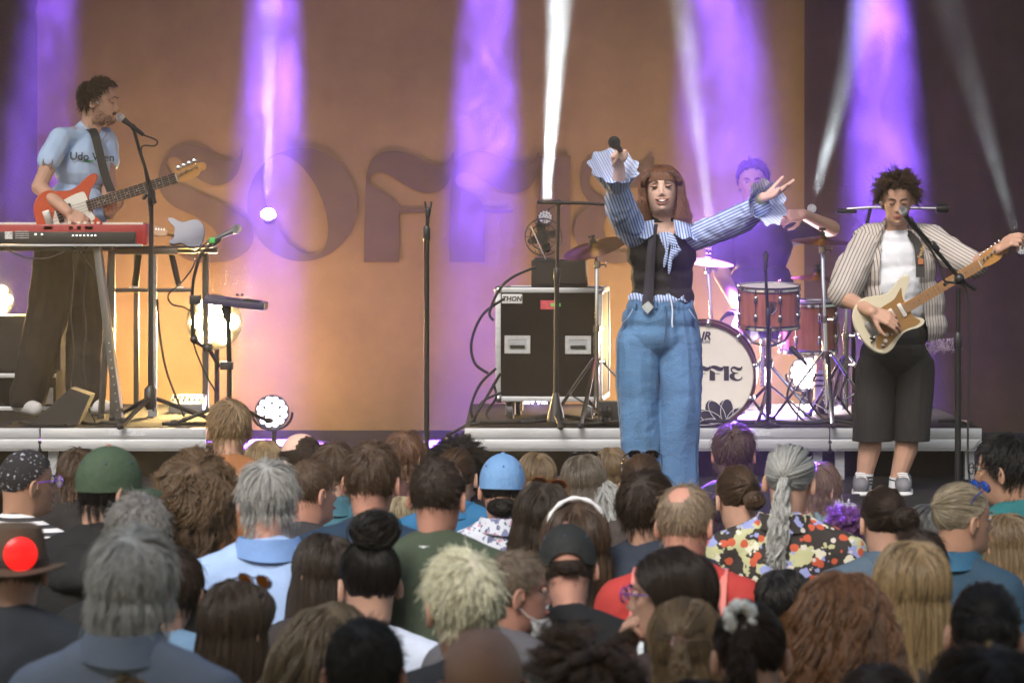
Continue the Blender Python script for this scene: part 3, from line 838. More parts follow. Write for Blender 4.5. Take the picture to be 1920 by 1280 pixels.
def shirt_mesh(kind):
    b = MB(); g = {'tee': 0, 'shirt': .004, 'jacket': .014}[kind]
    b.ell((0, -.05, 1.235), (.178 + g, .118 + g, .25)).ell((0, -.045, 1.0), (.165 + g, .118 + g, .2)).cap((0, -.045, .95), .12 + g, (0, -.045, .9), .12 + g)
    b.cap((0, -.058, 1.435), .060 + g, (0, -.055, 1.36), .10 + g)
    for s in (-1, 1):
        b.cap((s * .02, -.058, 1.43), .056 + g, (s * .178, -.05, 1.368), .060 + g)
        if kind == 'tee': b.cap((s * .18, -.05, 1.365), .062, (s * .223, -.048, 1.15), .058)
        else: b.chain([(s * .18, -.05, 1.365), (s * .226, -.05, 1.10), (s * .24, .0, .88)], [.064 + g, .054 + g, .042 + g])
    return fuse(b, .014, 5, 'shirt_' + kind, wrinkle=.009, wscale=7, seed={'tee': 1, 'shirt': 2, 'jacket': 3}[kind], stretch=(1, 1, .6))
SHIRTS = {k: shirt_mesh(k) for k in ('tee', 'shirt', 'jacket')}
def trouser_mesh():
    b = MB()
    b.ell((0, -.05, .97), (.17, .125, .14))
    for s in (-1, 1): b.chain([(s * .085, -.05, .93), (s * .10, -.045, .5), (s * .112, -.06, .10)], [.105, .078, .07])
    return fuse(b, .016, 4, 'trousers', wrinkle=.006)
TROUSERS = trouser_mesh()
def collar_mesh(kind):
    rings = []
    for j, (z, e) in enumerate(((1.415, .012), (1.455, .010), (1.485, .008), (1.49, .014), (1.47, .022), (1.44, .034))):
        r = []
        for k in range(32):
            a = 2 * PI * k / 32
            fr = max(0, math.sin(a))
            dip = -.035 * fr ** 3
            r.append(((.064 + e) * math.cos(a), -.047 + (.066 + e) * math.sin(a) , z + dip + (.006 * math.sin(a * 2 + 1) if j > 3 else 0)))
        rings.append(r)
    if kind == 'ring': rings = [[(x * 1.02, (y + .047) * 1.02 - .047, z - .022) for x, y, z in r] for r in rings[:3]] + [[(x * .985, (y + .047) * .985 - .047, z - .022) for x, y, z in rings[2]]]
    if kind == 'hood':
        b = MB()
        for k in range(15):
            a = RAD(150 + 240 * k / 14)
            b.cap((.085 * math.cos(a), -.055 + .085 * math.sin(a), 1.425 + .01 * math.sin(a)), .03, (.115 * math.cos(a), -.07 + .12 * math.sin(a), 1.36), .03)
        return fuse(b, .012, 4, 'hood', wrinkle=.006, wscale=14)
    return MB().loft(rings, cap=False).mesh('collar')
COLLARS = {k: collar_mesh(k) for k in ('shirt', 'ring', 'hood')}
HEAD_LO = head_mb(1, 36); HEAD_HI = head_mb(2, 56)
# ------------------------------------------------------------------ the crowd
def srgb(r, g, b): return lin((r / 255, g / 255, b / 255))
HAIRCOL = {'brown': (.085, .048, .026), 'lightbrown': (.17, .105, .055), 'darkbrown': (.035, .021, .014), 'black': (.010, .009, .009), 'blond': (.36, .25, .125),
           'darkblond': (.22, .15, .08), 'grey': (.42, .42, .41), 'silver': (.50, .51, .50), 'white': (.66, .66, .64), 'platinum': (.92, .85, .64), 'saltpepper': (.20, .195, .19),
           'auburn': (.21, .095, .036), 'reddish': (.16, .075, .045), 'darkgrey': (.13, .135, .14), 'sandy': (.30, .20, .11)}
BASE_H = dict(
    short=dict(kind='short', length=.05, lift=.10, grav=.22, n=3000, K=6, vol=.07, clump=.25, messy=.14, ng=600),
    crop=dict(kind='short', length=.02, lift=.22, grav=.15, n=3200, K=4, vol=.03, clump=.15, messy=.14, ng=500),
    bushy=dict(kind='short', length=.095, lift=.38, grav=.30, n=3000, K=9, vol=.32, clump=.35, messy=.26, wave=.35, curl=.008, freq=1.7, ng=420),
    shag=dict(kind='short', length=.08, lift=.16, grav=.3, n=3000, K=8, vol=.15, clump=.4, messy=.2, ng=450),
    curlyshort=dict(kind='curly', length=.055, lift=.6, grav=.15, n=2800, K=10, vol=.16, freecap=True, clump=.75, curl=.012, freq=2.2, messy=.3),
    long=dict(kind='long', length=.44, lift=.12, grav=.55, n=2800, K=13, vol=.12, clump=.45, messy=.10, rnd=.12, ng=220),
    bob=dict(kind='long', length=.28, lift=.15, grav=.55, n=2600, K=10, vol=.14, clump=.4, messy=.1, rnd=.1, ng=220),
    wavy=dict(kind='long', length=.44, lift=.18, grav=.5, n=2800, K=16, vol=.14, clump=.65, freecap=True, messy=.16, rnd=.14, wave=.35, freq=2.6),
    curly=dict(kind='long', length=.44, lift=.3, grav=.42, n=3200, K=24, vol=.27, clump=.8, freecap=True, messy=.22, rnd=.16, curl=.013, freq=5.0, ng=260),
    bun=dict(kind='bun', n=2300, K=8, vol=.06, clump=.45, tie=(0, -.95, .25), messy=.06),
    pony=dict(kind='pony', n=2600, K=15, vol=.07, clump=.3, tie=(0, -.98, -.1), tail=.24, messy=.05),
    half=dict(kind='pony', n=1100, K=15, vol=.10, clump=.35, tie=(0, -.95, .2), tail=.22, messy=.05))
PEOPLE = []
def crowd(cx, top, w, label, style='short', col='brown', top_kind='tee', top_col=(60, 62, 66), yaw=0, pitch=0, roll=0, tone='fair', wm=None, hi=False, collar=None, collar_col=None,
          bald=None, hk=None, body_yaw=None, mat_=None, H=None, nohair=False, wide=1.0, extra=None, seed=None, dense=1.0, cat='person'):
    seed = seed if seed is not None else len(PEOPLE) + 11
    p = dict(BASE_H.get(style, {})); 
    if not hi and extra is None or (not hi and abs(yaw) < 1):
        rj = np.random.default_rng(seed * 7 + 1); yaw += rj.normal(0, 15); roll += rj.normal(0, 4); pitch += rj.normal(-2, 5)
    if hi and style in ('long', 'wavy', 'bob'): p['faceclear'] = True
    if hk: p.update(hk)
    vol = p.get('vol', .05) if style != 'none' else 0
    wm = wm or (.157 + 2 * vol * .078 * .8)
    if H is None: H = min(1.93, max(1.46, CAMZ / (1 + (top - HY) * wm / (1.75 * w))))
    D = (CAMZ - H) * FPX / (top - HY)
    hs = w * D / (FPX * wm); k = H / 1.75
    hs = min(max(hs, .82 * k), 1.18 * k) * .93
    X = (cx - 960) / FPX * D
    root = thing('person', label, cat, (X, D, 0), 'crowd in front of the stage')
    chin = H - (.2265 + vol * .0935 + .006) * hs
    M = head_matrix((0, 0, chin), yaw, pitch, roll, hs)
    body = MB(); hd = HEAD_HI if hi else HEAD_LO
    body.add([tuple(M @ Vector(q)) for q in hd.v], hd.f)
    ky = (chin + .045) / CH; By = body_yaw if body_yaw is not None else yaw * .35
    RB = Matrix.Rotation(RAD(-By), 3, 'Z') @ Matrix.Diagonal((k * wide * .95, k, ky))
    # torso stands under the neck
    nb = M @ Vector((0, -.045, -.09)); off = Vector((nb.x, nb.y, 0)) - RB @ Vector((0, -.05, 0))
    body.add([tuple(RB @ Vector(q) + off) for q in LOWER.v], LOWER.f)
    put('body', body.mesh('body'), skin(tone), root)
    def cloth(nm, me, m):
        o = put(nm, me, m, root); o.location = off; o.rotation_euler = (0, 0, RAD(-By)); o.scale = (k * wide * .95, k, ky); return o
    mt = mat_ or mat('cloth_%d_%d_%d' % tuple(top_col), srgb(*top_col), .85, var=.12, scale=9, bump=.25, bscale=45)
    cloth({'tee': 't_shirt', 'shirt': 'shirt', 'jacket': 'jacket'}[top_kind], SHIRTS[top_kind], mt)
    cloth('trousers', TROUSERS, mat('trouser_dark', (.025, .028, .04), .85, var=.2))
    if collar: cloth('collar' if collar != 'hood' else 'hood', COLLARS[collar], mt if collar_col is None else mat('cloth_%d_%d_%d' % tuple(collar_col), srgb(*collar_col), .85, var=.12, scale=9, bump=.25, bscale=45))
    hc = HAIRCOL[col] if isinstance(col, str) else col
    hc = tuple(x * .8 for x in hc)
    ho = None
    if not nohair and style != 'none':
        p['bald'] = bald if p.get('bald') is None else p['bald']
        near = 1.25 if D > 8 else 1.6
        p['n'] = int(p['n'] * near * dense)
        pts = hair_sim(seed=seed, **p)
        hm_ = hair_mat(hc)
        ho = put('hair', scalp_mb(p['bald'], p.get('line')).xf(M).mesh('hair'), mat('scalp_%.3f_%.3f_%.3f' % hc, tuple(x * .85 for x in hc), .7, var=.3, scale=40), root)
        rad = .00085 * hs * (1.0 if style not in ('long', 'wavy', 'bob', 'curly', 'pony') else 1.15) / max(.75, dense) ** .5
        strands('hair_strands', pts, rad, hm_, ho, M)
        if style == 'half':
            q = dict(BASE_H['long']); q.update(n=int(1700 * near), bald='topcut' if False else None, back=.1)
            strands('hair_strands', hair_sim(seed=seed + 1, **q), rad, hm_, ho, M)
        if style == 'bun':
            bp = hk.get('bunpos', (0, -.135, .165)) if hk else (0, -.135, .165)
    PEOPLE.append((label[:40], round(X, 2), round(D, 2), round(H, 2), round(hs, 2)))
    info = dict(root=root, M=M, hs=hs, k=k, off=off, By=By, ky=ky, D=D, hair=ho, hm=hc, seed=seed, RB=RB)
    for e in (extra or []): e(info)
    return info
# extras ------------------------------------------------------------
def e_bun(c=(0, -.13, .16), r=.045, n=700, squash=.9):
    def f(i):
        b = put('hair_bun', MB().ell(c, (r * .86, r * .86, r * .8 * squash)).xf(i['M']).mesh('hair_bun'), mat('scalp_%.3f_%.3f_%.3f' % i['hm'], tuple(x * .85 for x in i['hm']), .7, var=.3, scale=40), i['root'])
        strands('hair_strands', bun_strands(c, r, n, seed=i['seed'], squash=squash), .0012, hair_mat(i['hm']), b, i['M'])
    return f
def e_tie(c, r, m, R=.006):
    def f(i):
        mb = MB(); pts = [(c[0] + r * math.cos(a), c[1] + R * .5 * math.sin(a * 5), c[2] + r * math.sin(a)) for a in np.linspace(0, 2 * PI, 41)]
        mb.tube(pts, [R * (1 + .28 * math.sin(k * 1.9)) for k in range(41)], 10, False)
        put('hair_tie', mb.xf(i['M']).mesh('hair_tie'), m, i['root'])
    return f
def e_cap(col, backwards=False, brim_yaw=None, m=None, hole=False, brim=True, detail=True, brim_col=None):
    """six-panel baseball cap: crown, seams, button, brim"""
    def f(i):
        mm = m or mat('cap_%d_%d_%d' % col, srgb(*col), .8, var=.12, scale=10, bump=.4, bscale=60)
        R_ = HR * np.array((1.13, 1.10, 1.16)); c0 = HC + np.array((0, 0, .004)); zlow = .112
        mb = MB(); rings = []
        by = RAD(180 if backwards else 0) if brim_yaw is None else RAD(brim_yaw)
        for j in range(14):
            t = j / 13; z = zlow + (c0[2] + R_[2] - zlow) * (1 - (1 - t) ** 1.7)
            f_ = math.sqrt(max(0, 1 - ((z - c0[2]) / R_[2]) ** 2)) if z > c0[2] else 1.0
            r = []
            for k in range(48):
                a = 2 * PI * k / 48
                seam = 1 - .018 * math.exp(-((a % (PI / 3) - PI / 6) / .05) ** 2) * min(1, f_ * 3)
                dent = 1 + .012 * mnoise.noise(Vector((math.cos(a) * 2, math.sin(a) * 2, z * 18 + i['seed'])))
                zz = z
                if hole:
                    back_a = abs(((a - (by + PI / 2) + PI) % (2 * PI)) - PI)
                    if back_a < .62: zz = max(z, zlow + .034 * math.sqrt(max(0, 1 - (back_a / .62) ** 2)))
                r.append((R_[0] * f_ * math.cos(a) * seam * dent, c0[1] + R_[1] * f_ * math.sin(a) * seam * dent, zz))
            rings.append(r)
        mb.loft(rings, cap=False); mb.f.append(tuple(range(len(mb.v) - 48, len(mb.v))))
        cp = put('cap', mb.xf(i['M']).mesh('cap'), mm, i['root'])
        bt = put('cap_button', MB().ell((0, c0[1], c0[2] + R_[2]), (.008, .008, .005)).xf(i['M']).mesh('cap_button'), mat('cap_button_m', srgb(170, 110, 100), .7) if col[1] > col[0] and col[2] < 80 else mm, cp)
        if detail:
            ey = MB()
            for k in range(6):
                a = PI / 3 * k + .5
                z = c0[2] + R_[2] * .55; f_ = math.sqrt(1 - .55 ** 2) * 1.01
                ey.ell((R_[0] * f_ * math.cos(a), c0[1] + R_[1] * f_ * math.sin(a), z), (.0035, .0035, .0035), None, 8, 6)
            eo = put('eyelets', ey.xf(i['M']).mesh('eyelets'), mat('eyelet_dark', tuple(x * .3 for x in srgb(*col)), .8), cp); eo['kind'] = 'stuff'
        if brim:
            g = []
            for s_ in range(7):
                u = s_ / 6; row = []
                for k in range(17):
                    a = -1.15 + 2.3 * k / 16
                    r0 = 1.0; ex = .075 * u * math.cos(a * .8)
                    x = R_[0] * math.sin(a); y = R_[1] * math.cos(a) + ex
                    row.append((x * (1 + .05 * u), y, zlow + .004 - .018 * u * u - .020 * u * math.sin(a) ** 2))
                g.append(row)
            g2 = [[(x, y, z - .004) for x, y, z in r] for r in reversed(g)]
            bm_ = MB().sheet(g).sheet(g2)
            Rz = Matrix.Rotation(by, 4, 'Z')
            bm_.xf(Matrix.Translation((0, c0[1], 0)) @ Rz).xf(i['M'])
            put('brim', bm_.mesh('brim'), mm if brim_col is None else mat('brim_%d' % brim_col[0], srgb(*brim_col), .8), cp)
    return f
def glasses_mb(lens=True, shape=1.0):
    fr = MB(); ln = MB()
    for s in (-1, 1):
        pts = [(s * (.033 + .026 * math.cos(a)), .0 + .004 * abs(math.cos(a)), .019 * shape * math.sin(a) - .002) for a in np.linspace(0, 2 * PI, 18)]
        fr.tube(pts, .0024, 6, False)
        ln.prism([(s * .033 + .025 * math.cos(a), .018 * shape * math.sin(a) - .002) for a in np.linspace(0, 2 * PI, 16, endpoint=False)], .002, Matrix.Rotation(PI / 2, 4, 'X') @ Matrix.Identity(4))
        fr.tube([(s * .059, .002, .004), (s * .074, -.02, .006), (s * .079, -.09, .003), (s * .078, -.115, -.012)], .002, 6)
    fr.tube([(-.008, .003, .004), (0, .006, .007), (.008, .003, .004)], .0022, 6)
    return fr, ln
def e_glasses(place='eyes', frame=(25, 22, 22), lens=(15, 15, 18), yawo=0):
    """eyes: worn on the nose; top: pushed up into the hair"""
    def f(i):
        fr, ln = glasses_mb()
        if place == 'eyes': T = Matrix.Translation((0, .107, .116))
        else: T = Matrix.Translation((0, .060, .224)) @ Matrix.Rotation(RAD(yawo), 4, 'Z') @ Matrix.Rotation(RAD(28), 4, 'X') @ Matrix.Diagonal((.98, .85, 1.1, 1))
        A = i['M'] @ T
        g = put('glasses' if place == 'eyes' else 'sunglasses', fr.xf(A).mesh('frame'), mat('frame_%d_%d_%d' % frame, srgb(*frame), .25), i['root'])
        if place == 'eyes':
            m = mat('clear_lens', (.75, .78, .8), .06, spec=.6)
            m.node_tree.nodes['Principled BSDF'].inputs['Alpha'].default_value = .22
        else: m = mat('lens_%d_%d_%d' % lens, srgb(*lens), .08, spec=.8)
        put('lens', ln.xf(A).mesh('lens'), m, g)
    return f
def e_face(lips=True, beard=None):
    def f(i):
        ro = i['root']
        for s in (-1, 1):
            put('eye', MB().ell((s * .031, .0785, .116), (.0125, .009, .0075)).xf(i['M']).mesh('eye'), m_eye, ro)
            put('iris', MB().ell((s * .031, .0855, .116), (.0055, .003, .0055)).xf(i['M']).mesh('iris'), m_iris, ro)
            put('eyelid', MB().ell((s * .031, .0785, .1195), (.0145, .0095, .0055)).xf(i['M']).mesh('eyelid'), ro.children[0].material_slots[0].material, ro)
            put('eyebrow', MB().tube([(s * .014, .0945, .131), (s * .03, .0945, .136), (s * .046, .084, .132)], [.003, .0032, .0014], 6).xf(i['M']).mesh('eyebrow'), mat('brow_%.3f' % i['hm'][0], tuple(x * .7 for x in i['hm']), .8), ro)
        put('lips', MB().cap((-.017, .0905, .046), .004, (0, .0965, .047), .0055).cap((0, .0965, .047), .0055, (.017, .0905, .046), .004).xf(i['M']).mesh('lips'), m_lip, ro)
        if beard:
            R = np.random.default_rng(i['seed']); n = 1400
            rings = np.array(head_verts(56, 2)); P_ = rings.reshape(-1, 3)
            sel = P_[(P_[:, 2] > -.012) & (P_[:, 2] < np.interp(P_[:, 1], [-.02, .03, .09], [.105, .065, .06])) & (P_[:, 1] > -.025)]
            q = sel[R.integers(0, len(sel), n)] + R.normal(0, .0025, (n, 3))
            dv = nrm(np.stack([q[:, 0] * 4, (q[:, 1]) * 3, -np.full(n, .35)], 1))
            pts = q[:, None] + dv[:, None] * np.linspace(0, .016, 4)[None, :, None]
            strands('beard', pts, .0008, hair_mat(beard), ro, i['M'])
    return f
def e_strap(col, x0=.10, y=None, w=.035, name='strap', wide=True):
    """bag strap lying over a shoulder"""
    def f(i):
        s = x0
        row = []
        prof = [(.13, 1.20), (.10, 1.34), (.04, 1.437), (-.03, 1.468), (-.10, 1.455), (-.155, 1.38), (-.185, 1.25), (-.185, 1.05)]
        prof = smooth_path(prof, 4)
        def hz(x): return -(abs(x) - .08) * .30
        g = [[(s - w / 2, y_, z + hz(s)) for y_, z in prof], [(s + w / 2, y_, z + hz(s)) for y_, z in prof]]
        g2 = [[(a, b, c + .006) for a, b, c in r] for r in reversed(g)]
        mb = MB().sheet(g).sheet(g2)
        o = put(name, mb.mesh(name), mat('strap_%d_%d_%d' % col, srgb(*col), .7, bump=.2), i['root'])
        o.location = i['off']; o.rotation_euler = (0, 0, RAD(-i['By'])); o.scale = (i['k'], i['k'], i['ky'])
    return f
def floral_mat(name, base, cols, sc):
    if name in _mc: return _mc[name]
    m = mat(name, base, .85, bump=.2, bscale=45); t = m.node_tree; b = t.nodes['Principled BSDF']
    tc = t.nodes.new('ShaderNodeTexCoord'); prev = None
    for i, (c, s_, thr, pet) in enumerate(cols):
        v = t.nodes.new('ShaderNodeTexVoronoi'); v.inputs['Scale'].default_value = sc * s_; v.inputs['Randomness'].default_value = .85
        mp = t.nodes.new('ShaderNodeMapping'); mp.inputs['Location'].default_value = (i * 1.7, i * .9, i * 2.3)
        nz = t.nodes.new('ShaderNodeTexNoise'); nz.inputs['Scale'].default_value = sc * s_ * 2.5
        t.links.new(tc.outputs['Object'], mp.inputs[0]); t.links.new(mp.outputs[0], v.inputs['Vector']); t.links.new(mp.outputs[0], nz.inputs['Vector'])
        ad = t.nodes.new('ShaderNodeMath'); ad.operation = 'MULTIPLY_ADD'; ad.inputs[1].default_value = pet; ad.inputs[2].default_value = 0
        t.links.new(nz.outputs['Fac'], ad.inputs[0])
        su = t.nodes.new('ShaderNodeMath'); su.operation = 'ADD'; t.links.new(v.outputs['Distance'], su.inputs[0]); t.links.new(ad.outputs[0], su.inputs[1])
        lt = t.nodes.new('ShaderNodeMath'); lt.operation = 'LESS_THAN'; lt.inputs[1].default_value = thr + pet * .5; t.links.new(su.outputs[0], lt.inputs[0])
        mx = t.nodes.new('ShaderNodeMix'); mx.data_type = 'RGBA'; t.links.new(lt.outputs[0], mx.inputs['Factor'])
        if prev is None: mx.inputs[6].default_value = (*base, 1)
        else: t.links.new(prev, mx.inputs[6])
        mx.inputs[7].default_value = (*c, 1); prev = mx.outputs[2]
    t.links.new(prev, b.inputs['Base Color']); return m
m_floral_dark = floral_mat('floral_dark', (.030, .024, .022), [((.48, .48, .27), .9, .42, .9), ((.28, .32, .60), 1.2, .30, 1.1), ((.66, .64, .50), 1.1, .24, .8), ((.50, .09, .04), 1.7, .30, .25), ((.6, .55, .5), 1.7, .19, .2)], 13)
m_floral_light = floral_mat('floral_light', (.55, .58, .66), [((.16, .18, .33), 1.0, .36, .9), ((.55, .25, .32), 1.3, .22, .8), ((.10, .12, .2), 1.7, .24, .9)], 24)
m_scarf = floral_mat('scarf_pattern', (.012, .011, .014), [((.40, .40, .46), 1.0, .16, 1.4), ((.36, .36, .42), 1.6, .10, 1.3)], 42)
m_striped_tee = mat('striped_tee', (.03, .03, .035), .85, stripe=(2, .022, (.7, .7, .72), .5))
def e_hat(i):
    M = i['M']; felt = mat('brown_felt', srgb(88, 72, 58), .9, var=.2, scale=12, bump=.3)
    pr = [(.128, .112), (.150, .104), (.152, .108), (.128, .118), (.094, .125), (.092, .16), (.088, .20), (.078, .232), (.05, .243), (.001, .236)]
    mb = MB(); rings = []
    for r, z in pr:
        rings.append([(r * math.cos(a) * .93, -.006 + r * math.sin(a) * 1.14, z + (.02 * (r / .15) ** 4 * math.cos(a) ** 2 if r > .1 else 0)) for a in np.linspace(0, 2 * PI, 40, endpoint=False)])
    h = put('hat', mb.loft(rings, cap=False).xf(M).mesh('hat'), felt, i['root'])
    put('hat_band', MB().lathe([(.093, .126), (.0955, .128), (.0945, .146), (.092, .148)], (0, -.006, 0), (0, 0, 1), 32, False).xf(Matrix.Diagonal((.96, 1.16, 1, 1))).xf(M).mesh('hat_band'), mat('hat_band_m', (.03, .02, .018), .7), h)
    c = Vector((.03, -.125, .165))
    put('red_disc', MB().lathe([(.04, -.006), (.046, 0), (.046, .004), (.034, .010), (.001, .013)], c, (.25, -1, .12), 32).xf(M).mesh('red_disc'), mat('red_light', (.8, .01, .01), .3, emit=(1, .012, .01), estr=1.2), h)
def e_mask(i):
    mb = MB()
    for s_ in (-1, 1): mb.tube([(s_ * .05, .07, .02), (s_ * .068, .02, .045), (s_ * .078, -.02, .085)], .0016, 6)
    mb2 = MB(); g = []
    for v in np.linspace(0, 1, 7):
        g.append([(.058 * math.sin(a) * (1 - .15 * v), .012 + .088 * math.cos(a) + .010 * math.sin(v * PI), .030 - .05 * v) for a in np.linspace(-1.35, 1.35, 15)])
    o = put('face_mask', mb2.sheet(g).sheet([[(x, y - .002, z) for x, y, z in r] for r in reversed(g)]).xf(i['M']).mesh('face_mask'), mat('white_mask', (.72, .74, .75), .8), i['root'])
    put('mask_strap', mb.xf(i['M']).mesh('mask_strap'), mat('white_mask', (.72, .74, .75), .8), o)
def e_mouthhand(i):
    mb = MB(); A = i['M']
    q = A @ Vector((.03, .115, -.045)); e = A @ Vector((.10, .13, -.30))
    f = (A.to_3x3() @ Vector((-.35, -.1, 1))).normalized(); n = A.to_3x3() @ Vector((.2, 1, .1))
    hand_mb(mb, q, f, n, -1, (.7, .8, .9, 1.0, .5), .95); mb.cap(q, .026, e, .038).cap(e, .038, A @ Vector((.19, -.02, -.38)), .05)
    me = fuse(mb, .006, 2, 'forearm'); put('forearm', me, skin('fair'), i['root'])
# rows nearest the stage
crowd(428, 745, 84, 'tall boy with short dark-blond hair in a camel jacket, head against the left riser', 'short', 'sandy', 'jacket', (150, 98, 58), hk=dict(length=.055, vol=.09), collar='ring')
crowd(497, 819, 70, 'woman with blond streaked bob standing below the round white floor lamp', 'bob', 'blond', 'tee', (60, 55, 70))
crowd(572, 808, 80, 'bald man with dark hair only on the sides, right of the blond bob', 'crop', 'darkbrown', 'tee', (45, 45, 55), bald='top', tone='pale', hk=dict(length=.012))
crowd(630, 824, 84, 'man with smooth short brown hair in a teal denim jacket', 'short', 'brown', 'jacket', (50, 95, 110), collar='shirt')
crowd(697, 822, 108, 'man with light brown short hair and red ears in a navy t-shirt', 'short', 'brown', 'tee', (26, 50, 74), tone='ruddy', hk=dict(length=.035), collar='ring', wide=1.05)
crowd(757, 803, 72, 'man with reddish tousled short hair left of the straight microphone stand', 'shag', 'reddish', 'tee', (70, 40, 40))
crowd(768, 868, 62, 'woman with dark curly hair between the red-eared man and the balding man', 'curly', 'darkbrown', 'tee', (50, 40, 44))
crowd(865, 820, 84, 'person with black curly hair below the left end of the drum riser', 'curlyshort', 'black', 'tee', (40, 38, 44), hk=dict(length=.045, vol=.12))
crowd(858, 836, 80, 'woman with brown hair in a low bun in a bright blue denim top', 'bun', 'brown', 'jacket', (40, 105, 150), collar='shirt', extra=[e_bun((0, -.125, .09), .035)])
crowd(1000, 842, 72, 'woman with loose dark blond hair behind the light blue cap', 'bob', 'darkblond', 'tee', (60, 50, 50))
crowd(1150, 832, 62, 'woman with straight sandy hair standing against the singer jeans', 'long', 'darkblond', 'tee', (60, 54, 52))
crowd(1100, 846, 84, 'woman with grey-brown straight hair and black sunglasses pushed up on her head', 'long', (.15, .12, .085), 'tee', (70, 70, 74), extra=[e_glasses('top')])
crowd(1206, 847, 86, 'woman with brown tied hair and black sunglasses on top, below the singer', 'bun', 'brown', 'tee', (60, 52, 50), extra=[e_glasses('top'), e_bun((0, -.12, .07), .03)])
crowd(1378, 790, 80, 'short-haired man with purple light on his hair tips below the bass drum', 'short', 'brown', 'shirt', (34, 32, 44), tone='ruddy', hk=dict(length=.05, lift=.45))
crowd(940, 856, 94, 'person in a faded light blue baseball cap and light floral shirt', 'crop', 'black', 'shirt', (150, 160, 180), mat_=m_floral_light, bald='full', wm=.178, collar='shirt', extra=[e_cap((106, 148, 196), backwards=False), e_bun((0, -.09, .045), .055, 400, .6)], tone='ruddy')
crowd(822, 852, 108, 'man with balding dark cropped hair in an olive green jacket over a white t-shirt', 'crop', 'darkbrown', 'jacket', (62, 74, 58), bald='front', tone='ruddy', collar='ring', collar_col=(225, 230, 236), hk=dict(length=.012), H=1.86)
crowd(1010, 896, 104, 'woman with long dark brown hair and tortoiseshell glasses on her head', 'long', (.05, .036, .026), 'tee', (70, 60, 54), yaw=12, extra=[e_glasses('top', (110, 60, 24), (60, 30, 14))], roll=6)
crowd(1122, 890, 82, 'person with wavy white-grey hair between the long-haired women', 'wavy', 'silver', 'shirt', (150, 150, 156), hk=dict(length=.24, K=12, vol=.16, wave=.45))
crowd(1216, 873, 108, 'young man with thick dark brown short hair in a navy hooded jacket', 'short', 'darkbrown', 'jacket', (38, 48, 64), collar='hood', tone='fair', yaw=12, hk=dict(length=.05, vol=.1))
crowd(1384, 872, 88, 'woman with brown hair pinned in a loose knot, below the purple-tipped hair', 'bun', 'brown', 'tee', (50, 46, 50), extra=[e_bun((.02, -.125, .10), .036), ])
crowd(1362, 918, 66, 'child with smooth dark hair beside the balding man in coral', 'bob', 'darkbrown', 'tee', (40, 38, 42), H=1.5)
crowd(1535, 862, 78, 'man with tousled light brown hair and a teal-grey t-shirt right of the silver ponytail', 'shag', 'lightbrown', 'tee', (98, 122, 126), yaw=20)
crowd(1478, 829, 102, 'woman with long silver hair tied in a ponytail and a dark floral blouse', 'pony', 'silver', 'shirt', (40, 36, 34), mat_=m_floral_dark, collar='shirt', wide=1.12, hk=dict(n=3200, vol=.14, tail=.26), extra=[e_tie((0, -.118, .115), .018, mat('dark_tie', (.1, .1, .1), .7))])
crowd(1592, 951, 60, 'child with curly dark hair lit purple beside the pedalboard', 'curlyshort', (.13, .04, .14), 'tee', (50, 30, 50), H=1.46)  # purple stage light put into the hair colour
crowd(1655, 910, 94, 'woman with dark hair in a low bun and a grey-blue denim jacket', 'bun', 'darkbrown', 'jacket', (74, 92, 108), yaw=-14, collar='shirt', extra=[e_bun((.035, -.13, .13), .044)])
crowd(1748, 936, 96, 'woman with dark grey shoulder-length hair in a black top', 'bob', 'darkgrey', 'tee', (22, 22, 26), extra=[])
crowd(1808, 903, 98, 'woman in profile with blond pulled-back hair and blue mirrored sunglasses on top', 'bun', (.30, .25, .17), 'tee', (30, 60, 80), yaw=68, hi=True, body_yaw=25, tone='tan', collar='shirt', collar_col=(36, 86, 116),
      extra=[e_glasses('top', (20, 40, 120), (50, 110, 230)), e_face()])
crowd(1884, 809, 100, 'dark-haired man in profile with black glasses and a teal jacket at the right edge', 'short', 'black', 'jacket', (26, 96, 100), yaw=-62, hi=True, body_yaw=-20, tone='tan', hk=dict(length=.045, vol=.12, line=[-.93, -.9, -.72, -.28, -.08, .2, .5, .66, .72]), collar='hood', extra=[e_glasses('eyes'), e_face()])
crowd(1893, 956, 88, 'woman with long honey-blond hair cut by the right edge', 'long', 'darkblond', 'tee', (110, 90, 106), yaw=-8)
crowd(1925, 985, 80, 'woman with long dark hair at the far right edge', 'long', 'darkbrown', 'tee', (40, 34, 36))
crowd(52, 842, 92, 'woman in a black headscarf with white print and glasses facing right', 'none', 'black', 'tee', (30, 30, 34), mat_=m_striped_tee, yaw=58, hi=True, body_yaw=20, wm=.165, tone='tan',
      extra=[lambda i: put('headscarf', scalp_mb(None, [-.55, -.5, -.4, -.2, 0, .2, .36, .5, .55], 1.05).xf(i['M']).mesh('headscarf'), m_scarf, i['root']), e_glasses('eyes', (120, 70, 200)), e_face()])
crowd(14, 868, 84, 'woman with long dark brown hair at the left edge', 'long', 'darkbrown', 'tee', (40, 34, 34))
crowd(150, 834, 84, 'man with tousled brown hair behind the green cap', 'shag', 'brown', 'jacket', (30, 26, 26))
crowd(207, 840, 118, 'man in a dark green baseball cap, brim to the right, and black hooded jacket', 'short', 'black', 'jacket', (16, 16, 18), bald='full', yaw=52, body_yaw=0, wm=.18, collar='hood', extra=[e_cap((58, 78, 58), brim_yaw=0), e_face(beard=(.012, .011, .011))], H=1.86)
crowd(263, 921, 122, 'man with cropped salt-and-pepper hair and a black jacket', 'crop', 'saltpepper', 'jacket', (20, 20, 22), tone='tan', hk=dict(length=.016))
crowd(362, 836, 146, 'person with bushy light brown hair in a pale blue t-shirt', 'bushy', 'lightbrown', 'tee', (168, 192, 226), tone='fair', hk=dict(n=5600), H=1.84)
